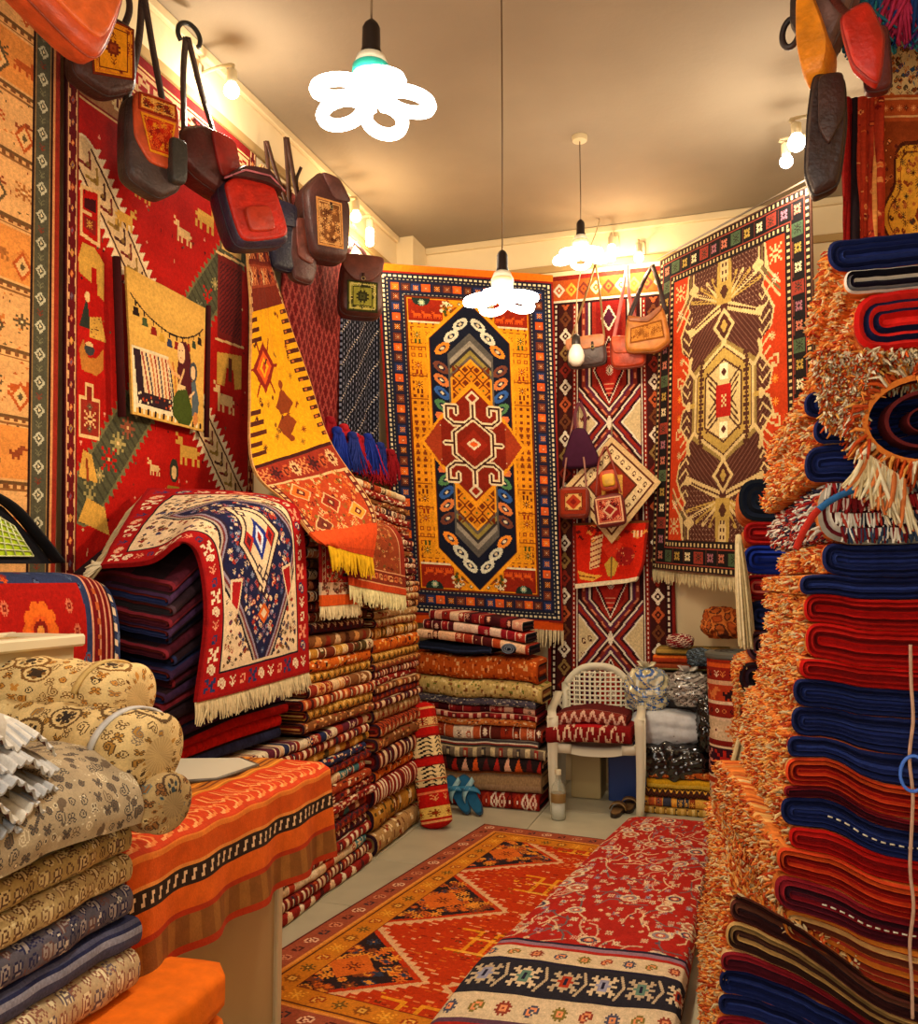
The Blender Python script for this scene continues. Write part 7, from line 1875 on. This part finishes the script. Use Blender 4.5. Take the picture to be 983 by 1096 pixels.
def bag(name, M, label, outline, depth, leather, cat='bag', flap=None, flapcol=None, pan=None, straps=(), strapcol=None, pocket=None, buckle=None, group='bags hung along the walls', sw=.022, extra_panels=(), mat=LEATHER, scale=1.):
    """outline: (x, z) polygon; flap: polygon; pan: (design, 4 corners); straps: lists of local points"""
    r = empty(name, mat=M @ Matrix.Scale(scale, 4)); tag(r, label, cat, group)
    o = smooth_poly(outline)
    mb = MB(); pad(mb, o, 0., -depth, leather); mb.build('body', mat, r, True, 50)
    mb = MB(); q = inset_poly(o, .985); mb.tube(np.array([(x, -depth * .72, z) for x, z in np.concatenate([q, q[:1]])]), .0045, lin(leather) * .55, 5); mb.build('seam_piping', mat, r)
    if pan: panel(pan[0], pan[1], -depth - .002, r)
    if flap is not None:
        f = smooth_poly(flap); mb = MB(); pad(mb, f, -depth * .9, -depth - .012, flapcol or leather, inset=.08); fo = mb.build('flap', mat, r, True, 50)
        for cvx, cor in extra_panels: panel(cvx, cor, -depth - .015, fo)
    if pocket: 
        p = smooth_poly(pocket[0]); mb = MB(); pad(mb, p, -depth * .95, -depth - pocket[2], pocket[1], inset=.12); mb.build('pocket', mat, r, True, 50)
    if buckle is not None:
        mb = MB(); x, z = buckle; mb.ribbon([(x, -depth - .018, z + .035), (x, -depth - .020, z - .02)], .016, .004, (1, 0, 0), lin(leather) * .6); mb.build('closing_tab', mat, r)
        mb = MB(); mb.tube([(x + .011 * math.cos(t), -depth - .024, z + .011 * math.sin(t)) for t in np.linspace(0, 2 * PI, 17)], .0025, '#b5a06a', 6); mb.build('buckle', METAL, r)
    for s_ in straps:
        mb = MB(); mb.ribbon(spline(s_, 30), sw, .005, (1, 0, 0), strapcol or leather); mb.build('strap', mat, r)
    return r
def rect_o(w, h, z1=0., tap=0.): return [(-w / 2 + tap, z1), (w / 2 - tap, z1), (w / 2, z1 - h), (-w / 2, z1 - h)]
LW = dict(right=(0, 1, 0), out=(1, 0, 0))
def lw(px, py, off=.06, roll=0., yaw=None):
    yaw = .40 if yaw is None else yaw
    return frame(onx(px, py, XW + off), (math.sin(yaw), math.cos(yaw), 0), (math.cos(yaw), -math.sin(yaw), 0), roll)

# scale on the left wall: one metre of height is roughly 300-190 px between y = 2.4 and 4.9
o_cv = kilim_cv('#d98a14', ['#6b2410', '#8a3a14', '#c9701c'], 3, 40, 48, True)
bag('leather_bag', lw(102, 26, .10), 'dark brown bag with orange flower panel, top left of the red pictorial rug', [(-.13, .0), (.13, .02), (.15, -.27), (.02, -.36), (-.14, -.32)], .12, '#3a1a14', pan=(o_cv, [(-.085, -.03), (.115, -.02), (.12, -.25), (-.06, -.30)]), straps=([(-.11, -.03, 0), (-.14, .0, .22), (-.10, .03, .55)], [(.11, -.03, 0), (.14, .0, .22), (-.08, .03, .57)]), strapcol='#2a1410', sw=.03, scale=0.85)
bag('leather_bag', lw(152, 122, .12), 'dark grey-brown shoulder bag with orange and red flap and small side pocket', [(-.14, .02), (.13, .04), (.17, -.36), (.05, -.45), (-.13, -.40)], .13, '#3c2a26', flap=[(-.12, .03), (.12, .05), (.125, -.17), (.08, -.30), (-.03, -.30), (-.11, -.20)], flapcol='#b5441c',
    extra_panels=((kilim_cv('#c9741c', ['#8a2410', '#5a2414', '#d9a04a'], 6, 40, 16), [(-.095, .02), (.10, .035), (.105, -.05), (-.095, -.065)]), (kilim_cv('#b3230c', ['#d98a1c', '#8a1a0c', '#c9501c'], 7, 34, 30), [(-.085, -.075), (.10, -.06), (.075, -.245), (-.03, -.25)])),
    pocket=([(.06, -.14), (.15, -.14), (.155, -.36), (.07, -.37)], '#2f2c28', .05), straps=([(-.10, -.03, .0), (-.03, .0, .35), (.0, .03, .62)], [(.11, -.03, .02), (.05, .0, .35), (.01, .03, .63)]), strapcol='#2a1512', sw=.036, scale=0.8)
# ring hook with a crumpled bag
r = bag('leather_bag', lw(211, 158, .10), 'crumpled dark brown and red bag hanging from a black ring hook', [(-.14, .0), (-.04, .05), (.08, .03), (.17, -.10), (.10, -.24), (-.06, -.20), (-.16, -.14)], .14, '#4a1a18', flap=[(-.03, .03), (.10, .02), (.13, -.12), (.03, -.17)], flapcol='#8a1f18', straps=([(-.08, -.03, .0), (-.075, .0, .3), (-.05, .03, .49)], [(.12, -.03, -.04), (.03, .0, .22), (-.04, .03, .50)]), strapcol='#33201c', sw=.028)
mb = MB(); mb.tube([(-.04 + .055 * math.cos(t), .02, .50 + .055 * math.sin(t)) for t in np.linspace(-.6, PI * 1.25, 24)], .011, '#181312', 8); mb.build('ring_hook', PLASTIC, r)
rb = bag('leather_bag', lw(250, 208, .20, -.30, .6), 'bright red flap bag with dark blue side, hanging from pink straps', [(-.15, .0), (.0, .06), (.14, .0), (.17, -.30), (-.14, -.30)], .17, '#2a2236', flap=[(-.13, .0), (.0, .04), (.13, .0), (.15, -.27), (-.12, -.28)], flapcol='#b3200f', pocket=([(-.07, -.12), (.07, -.12), (.07, -.24), (-.07, -.24)], '#a8301a', .035), buckle=(0, -.17), straps=([(-.06, -.05, .03), (-.05, .0, .22), (-.06, .10, .40)], [(.02, -.05, .05), (.0, .0, .24), (-.05, .10, .41)], [(.05, -.05, .04), (.03, .0, .24), (-.045, .10, .40)]), strapcol='#c9808a', sw=.014, scale=0.92)
mb = MB(); pad(mb, smooth_poly([(-.13, .02), (-.02, .075), (.13, .05), (.175, -.07), (.09, -.02), (-.03, .01)]), -.02, -.21, '#3f1c1a'); mb.build('gathered_top', LEATHER, rb, True, 50)
mb = MB(); mb.tube([(-.13, -.20, .01), (-.02, -.215, .04), (.10, -.215, .01), (.165, -.20, -.06)], .005, '#b5606a', 6); mb.build('drawstring', LEATHER, rb)
bag('leather_bag', lw(297, 224, .07), 'dark navy narrow bag on a long brown strap beside the red flap bag', [(-.10, .0), (.10, .03), (.13, -.40), (-.08, -.42)], .08, '#15142a', scale=.82, flap=[(-.09, .02), (.09, .03), (.09, -.12), (-.08, -.14)], flapcol='#1f1830', straps=([(-.07, -.02, .0), (-.06, .02, .25), (-.07, .04, .43)], [(.08, -.02, .0), (.0, .02, .25), (-.06, .04, .44)]), strapcol='#4a2a1c', sw=.03)
bag('leather_bag', lw(317, 244, .12), 'long brown leather pouch with buckle band on a long strap', [(-.09, .03), (.07, .05), (.12, -.25), (.08, -.36), (-.06, -.36), (-.10, -.2)], .08, '#4a2420', scale=.85, flap=[(-.07, .03), (.06, .04), (.10, -.15), (.06, -.24), (-.05, -.22)], flapcol='#6b3428', buckle=(.02, -.02), straps=([(-.06, -.02, .02), (-.05, .02, .3), (-.06, .04, .57)], [(.05, -.02, .03), (.0, .02, .3), (-.05, .04, .58)]), strapcol='#4a2c20', sw=.034)
bag('leather_backpack', lw(334, 208, .15, -.06, .6), 'tall brown leather backpack with framed kilim front, beside the pair of bulbs', [(-.16, -.06), (-.02, .10), (.10, .06), (.20, -.10), (.16, -.50), (-.12, -.50)], .20, '#45231e', pan=(kilim_cv('#7a4a26', ['#c98a4a', '#4a2414', '#d2a060'], 8, 36, 50), [(-.08, -.10), (.11, -.11), (.11, -.42), (-.08, -.42)]), flap=[(-.04, .08), (.10, .06), (.19, -.09), (.06, -.10)], flapcol='#54302a', buckle=(.02, -.16), straps=([(-.10, .0, -.05), (-.08, .06, .10), (-.02, .10, .22)],), strapcol='#33201c', scale=0.8)
bag('leather_backpack', lw(383, 286, .17, 0, .95), 'small brown flap backpack with green-yellow flower panel, by the golden rug\'s corner', rect_o(.27, .36, .02, .02), .16, '#4a241c', pan=(kilim_cv('#8f8a34', ['#2f2e18', '#4a4a22', '#c9b86a'], 9, 34, 34, True), [(-.09, -.14), (.09, -.14), (.09, -.32), (-.09, -.32)]), flap=[(-.13, .02), (.13, .02), (.12, -.07), (.05, -.14), (-.05, -.14), (-.12, -.07)], flapcol='#5d2c20', buckle=(0, -.13), straps=([(-.08, .0, .0), (-.04, .05, .12), (.0, .12, .20)], [(.08, .0, .0), (.04, .05, .12), (.0, .12, .20)]), strapcol='#b5707a', sw=.026)
# big orange leather bag in the top left corner
bag('leather_bag', frame(onx(42, -8, -1.95), (.25, 1, 0), (1, -.25, 0), .35), 'orange leather bag with stitched rim, cut by the top left corner of the view', [(-.22, .18), (.18, .22), (.20, -.14), (-.20, -.12)], .12, '#b5421a', flap=[(-.19, .18), (.16, .20), (.17, -.09), (-.17, -.08)], flapcol='#c9581f', straps=([(-.16, -.03, .14), (-.08, .1, .34), (0, .25, .50)], [(.14, -.03, .16), (.08, .1, .34), (0, .25, .50)]), strapcol='#7a2a14')

# bags on the back wall
def bw(px, py, Y=5.93, roll=0., yaw=0.): return frame(ony(px, py, Y), (math.cos(yaw), math.sin(yaw), 0), (math.sin(yaw), -math.cos(yaw), 0), roll)
bag('shoulder_bag', bw(629, 366, 5.86, -.06), 'grey shoulder bag with tan flap behind the unlit white bulb', rect_o(.27, .19, .0, .01), .10, '#4a3a38', flap=[(-.135, .015), (.135, .015), (.13, -.075), (-.13, -.075)], flapcol='#b5744a', buckle=(.05, -.07), straps=([(-.12, -.02, .0), (.0, .0, .3), (.08, .08, .56)], [(.12, -.02, .0), (.11, .0, .3), (.085, .08, .57)]), strapcol='#8a6a3c', sw=.014, group='bags hung on the back wall')
bag('shoulder_bag', bw(673, 368, 5.88, .05), 'orange-red leather bag half behind the tan shoulder bag', [(-.12, .04), (.12, .02), (.13, -.17), (-.10, -.19)], .09, '#a83a1c', flap=[(-.11, .04), (.11, .02), (.11, -.08), (-.09, -.09)], flapcol='#b5481f', straps=([(-.10, -.02, .02), (-.06, .0, .3), (-.04, .07, .56)], [(.10, -.02, .0), (.0, .0, .3), (-.035, .07, .57)]), strapcol='#c9706a', sw=.024, group='bags hung on the back wall')
bag('shoulder_bag', bw(692, 342, 5.80, -.10), 'tan shoulder bag with script-like stamping and dark strap, over the zigzag rug', [(-.12, .02), (.0, -.02), (.125, .05), (.145, -.20), (.05, -.25), (-.16, -.22)], .10, '#b5702c', pan=(kilim_cv('#b87a34', ['#7a4418', '#8a5420', '#a86a2a'], 12, 44, 20), [(-.10, -.07), (.105, -.05), (.11, -.17), (-.115, -.17)]), flap=[(-.11, .02), (.0, -.02), (.12, .05), (.11, .01), (.02, -.055), (-.11, -.02)], flapcol='#8a4a1c', straps=([(-.12, -.03, .0), (.0, .0, .24), (.07, .13, .40)], [(.13, -.03, .02), (.11, .0, .22), (.075, .13, .41)]), strapcol='#2f1c1a', sw=.03, group='bags hung on the back wall')
bag('cloth_pouch', bw(622, 475, 5.93), 'plum velvet pouch hanging left of the pointed rug square', [(-.05, .10), (.04, .10), (.16, -.17), (-.14, -.18)], .07, '#3a0f2a', straps=([(-.03, -.02, .09), (-.04, .0, .2), (-.02, .05, .3)], [(.03, -.02, .09), (.03, .0, .2), (-.015, .05, .3)]), strapcol='#5a2a34', mat=CLOTH, group='bags hung on the back wall')
dcv = Cv(40, 40, '#8a2a14'); dcv.rect(7, 7, 33, 33, '#d2a05a'); dcv.dia(20, 20, 12, 12, '#a8321a'); dcv.dia(20, 20, 5, 5, '#7a1a10'); dcv.ring(6, 7, '#3a1a14'); [dcv.dia(x, y, 3, 3, '#7a3a1a') for x in (9, 31) for y in (9, 31)]
bag('square_pouch', bw(616, 522, 5.86), 'small square kilim pouch with red diamond on a cream ground', rect_o(.21, .215, .0, .0), .07, '#7a2a18', pan=(dcv.yarn(.1, 2), [(-.085, -.02), (.085, -.02), (.085, -.185), (-.085, -.185)]), straps=([(-.08, -.02, .0), (-.06, .0, .2), (-.02, .12, .55)], [(.08, -.02, .0), (.06, .0, .2), (-.015, .12, .55)]), strapcol='#8a5a4a', sw=.012, group='bags hung on the back wall')
pcv = kilim_cv('#8a1f1c', ['#d2a07a', '#4a1214', '#c96a4a'], 14, 34, 36); pcv.dia(17, 18, 9, 9, '#c9a07a'); pcv.dia(17, 18, 6, 6, '#8a1f1c')
rr = bag('square_pouch', bw(652, 530, 5.78, -.12), 'small dark red square pouch hanging in front of the pointed rug square', rect_o(.20, .215, .0, .0), .06, '#6b1a14', pan=(pcv, [(-.085, -.02), (.085, -.02), (.085, -.19), (-.085, -.19)]), straps=([(-.085, -.02, .0), (-.04, .0, .22), (.0, .15, .36)], [(.085, -.02, .0), (.05, .0, .22), (.005, .15, .36)]), strapcol='#7a2a1c', sw=.012, group='bags hung on the back wall')
mb = MB(); mb.rbox(.12, .03, .14, '#b5461c', (.01, .02, .10), 5, 5); mb.build('tongue', LEATHER, rr); mb = MB(); mb.rbox(.085, .03, .085, '#d2a02c', (.012, .0, .10), 5, 5); mb.build('yellow_patch', LEATHER, rr)
# rug square hung by one corner, and the red bird textile
tp = ony(655, 467, 5.92); rt_ = ony(708, 516, 5.92); lf = ony(606, 520, 5.92); bt = ony(655, 582, 5.90)
S = quad(tp, rt_, lf, bt, .008, 3); o = tag(sheet('small_hanging_rug', S, d_diamond()), 'small cream-bordered square rug hung by one corner before the zigzag rug', 'rug')
mb = MB(); mb.tube([tp, ony(655, 452, 6.0)], .004, '#8a7a5a', 5); mb.build('hanging_loop', WOOL, o)
S0 = quad(ony(614, 560, 5.97), ony(695, 557, 5.97), ony(616, 630, 5.95), ony(690, 622, 5.95), .006, 3)
def Sbd(u, v): 
    P = S0(u, v); P[..., 0] -= .05 * np.clip((v - .6) / .4, 0, 1) ** 2 * np.clip((u - .75) / .25, 0, 1); P[..., 1] -= .05 * np.clip((u - .8) / .2, 0, 1) * v; return P
tag(sheet('small_hanging_rug', Sbd, d_bird()), 'small bright red rug with a bird and cream hem below the hung square rug', 'rug')

# bags at the upper right
def rw_(px, py, Y=2.8, roll=0., yaw=0.): return frame(ony(px, py, Y), (math.cos(yaw), math.sin(yaw), 0), (math.sin(yaw), -math.cos(yaw), 0), roll)
rr = bag('leather_bag', rw_(892, 8, 2.78, .12, -.3), 'grey-brown leather bag with yellow-orange side, at the top right', [(-.06, .10), (.05, .12), (.09, .0), (.02, -.20), (-.06, -.14)], .10, '#6a4a42', straps=([(-.03, .0, .10), (.0, .08, .25), (.02, .16, .42)],), strapcol='#3a2a26', group='bags at the upper right', sw=.03)
mb = MB(); pad(mb, smooth_poly([(-.085, .0), (-.045, .03), (.035, -.17), (.03, -.265), (-.035, -.275), (-.07, -.15)]), .0, -.125, '#d98212'); mb.build('yellow_side', LEATHER, rr, True, 50)
mb = MB(); pad(mb, smooth_poly([(-.125, .10), (-.09, .12), (-.07, -.02), (-.085, -.09), (-.115, -.05)]), .02, -.05, '#33241f'); mb.build('side_tab', LEATHER, rr, True, 50)
mb = MB(); mb.tube([(-.118 + .026 * math.cos(t), -.01, -.055 + .045 * math.sin(t)) for t in np.linspace(0, 6.28, 24)], .010, '#2a1f1c', 8); mb.build('strap_loop', LEATHER, rr)
bag('leather_bag', rw_(917, 38, 2.58, -.30), 'bright red leather pouch between the grey-brown bag and the golden medallion rug', [(-.035, .05), (.045, .06), (.05, -.06), (-.01, -.19), (-.05, -.10)], .06, '#b3200f', straps=([(0, -.01, .05), (.01, .1, .2), (.02, .2, .42)],), strapcol='#5a1a14', group='bags at the upper right')
bag('leather_bag', rw_(936, 48, 2.76), 'narrow maroon leather pouch beside the golden medallion rug', rect_o(.075, .20, .03, .005), .06, '#5a1c1c', straps=([(0, -.01, .03), (.01, .08, .2), (.0, .16, .40)],), strapcol='#3a1414', group='bags at the upper right')
bag('leather_pouch', rw_(885, 95, 2.74, .03), 'long dark brown leather pouch with studded edge, hanging left of the rust strip', [(-.04, .02), (.045, .0), (.05, -.15), (.03, -.33), (-.04, -.36), (-.065, -.28), (-.055, -.10)], .08, '#2c1815', flap=[(-.03, .0), (.04, .0), (.045, -.12), (.0, -.22), (-.03, -.16)], flapcol='#3a221c', straps=([(-.02, -.02, .01), (.0, .1, .3), (.03, .2, .67)],), strapcol='#8a6a2a', sw=.014, group='bags at the upper right')
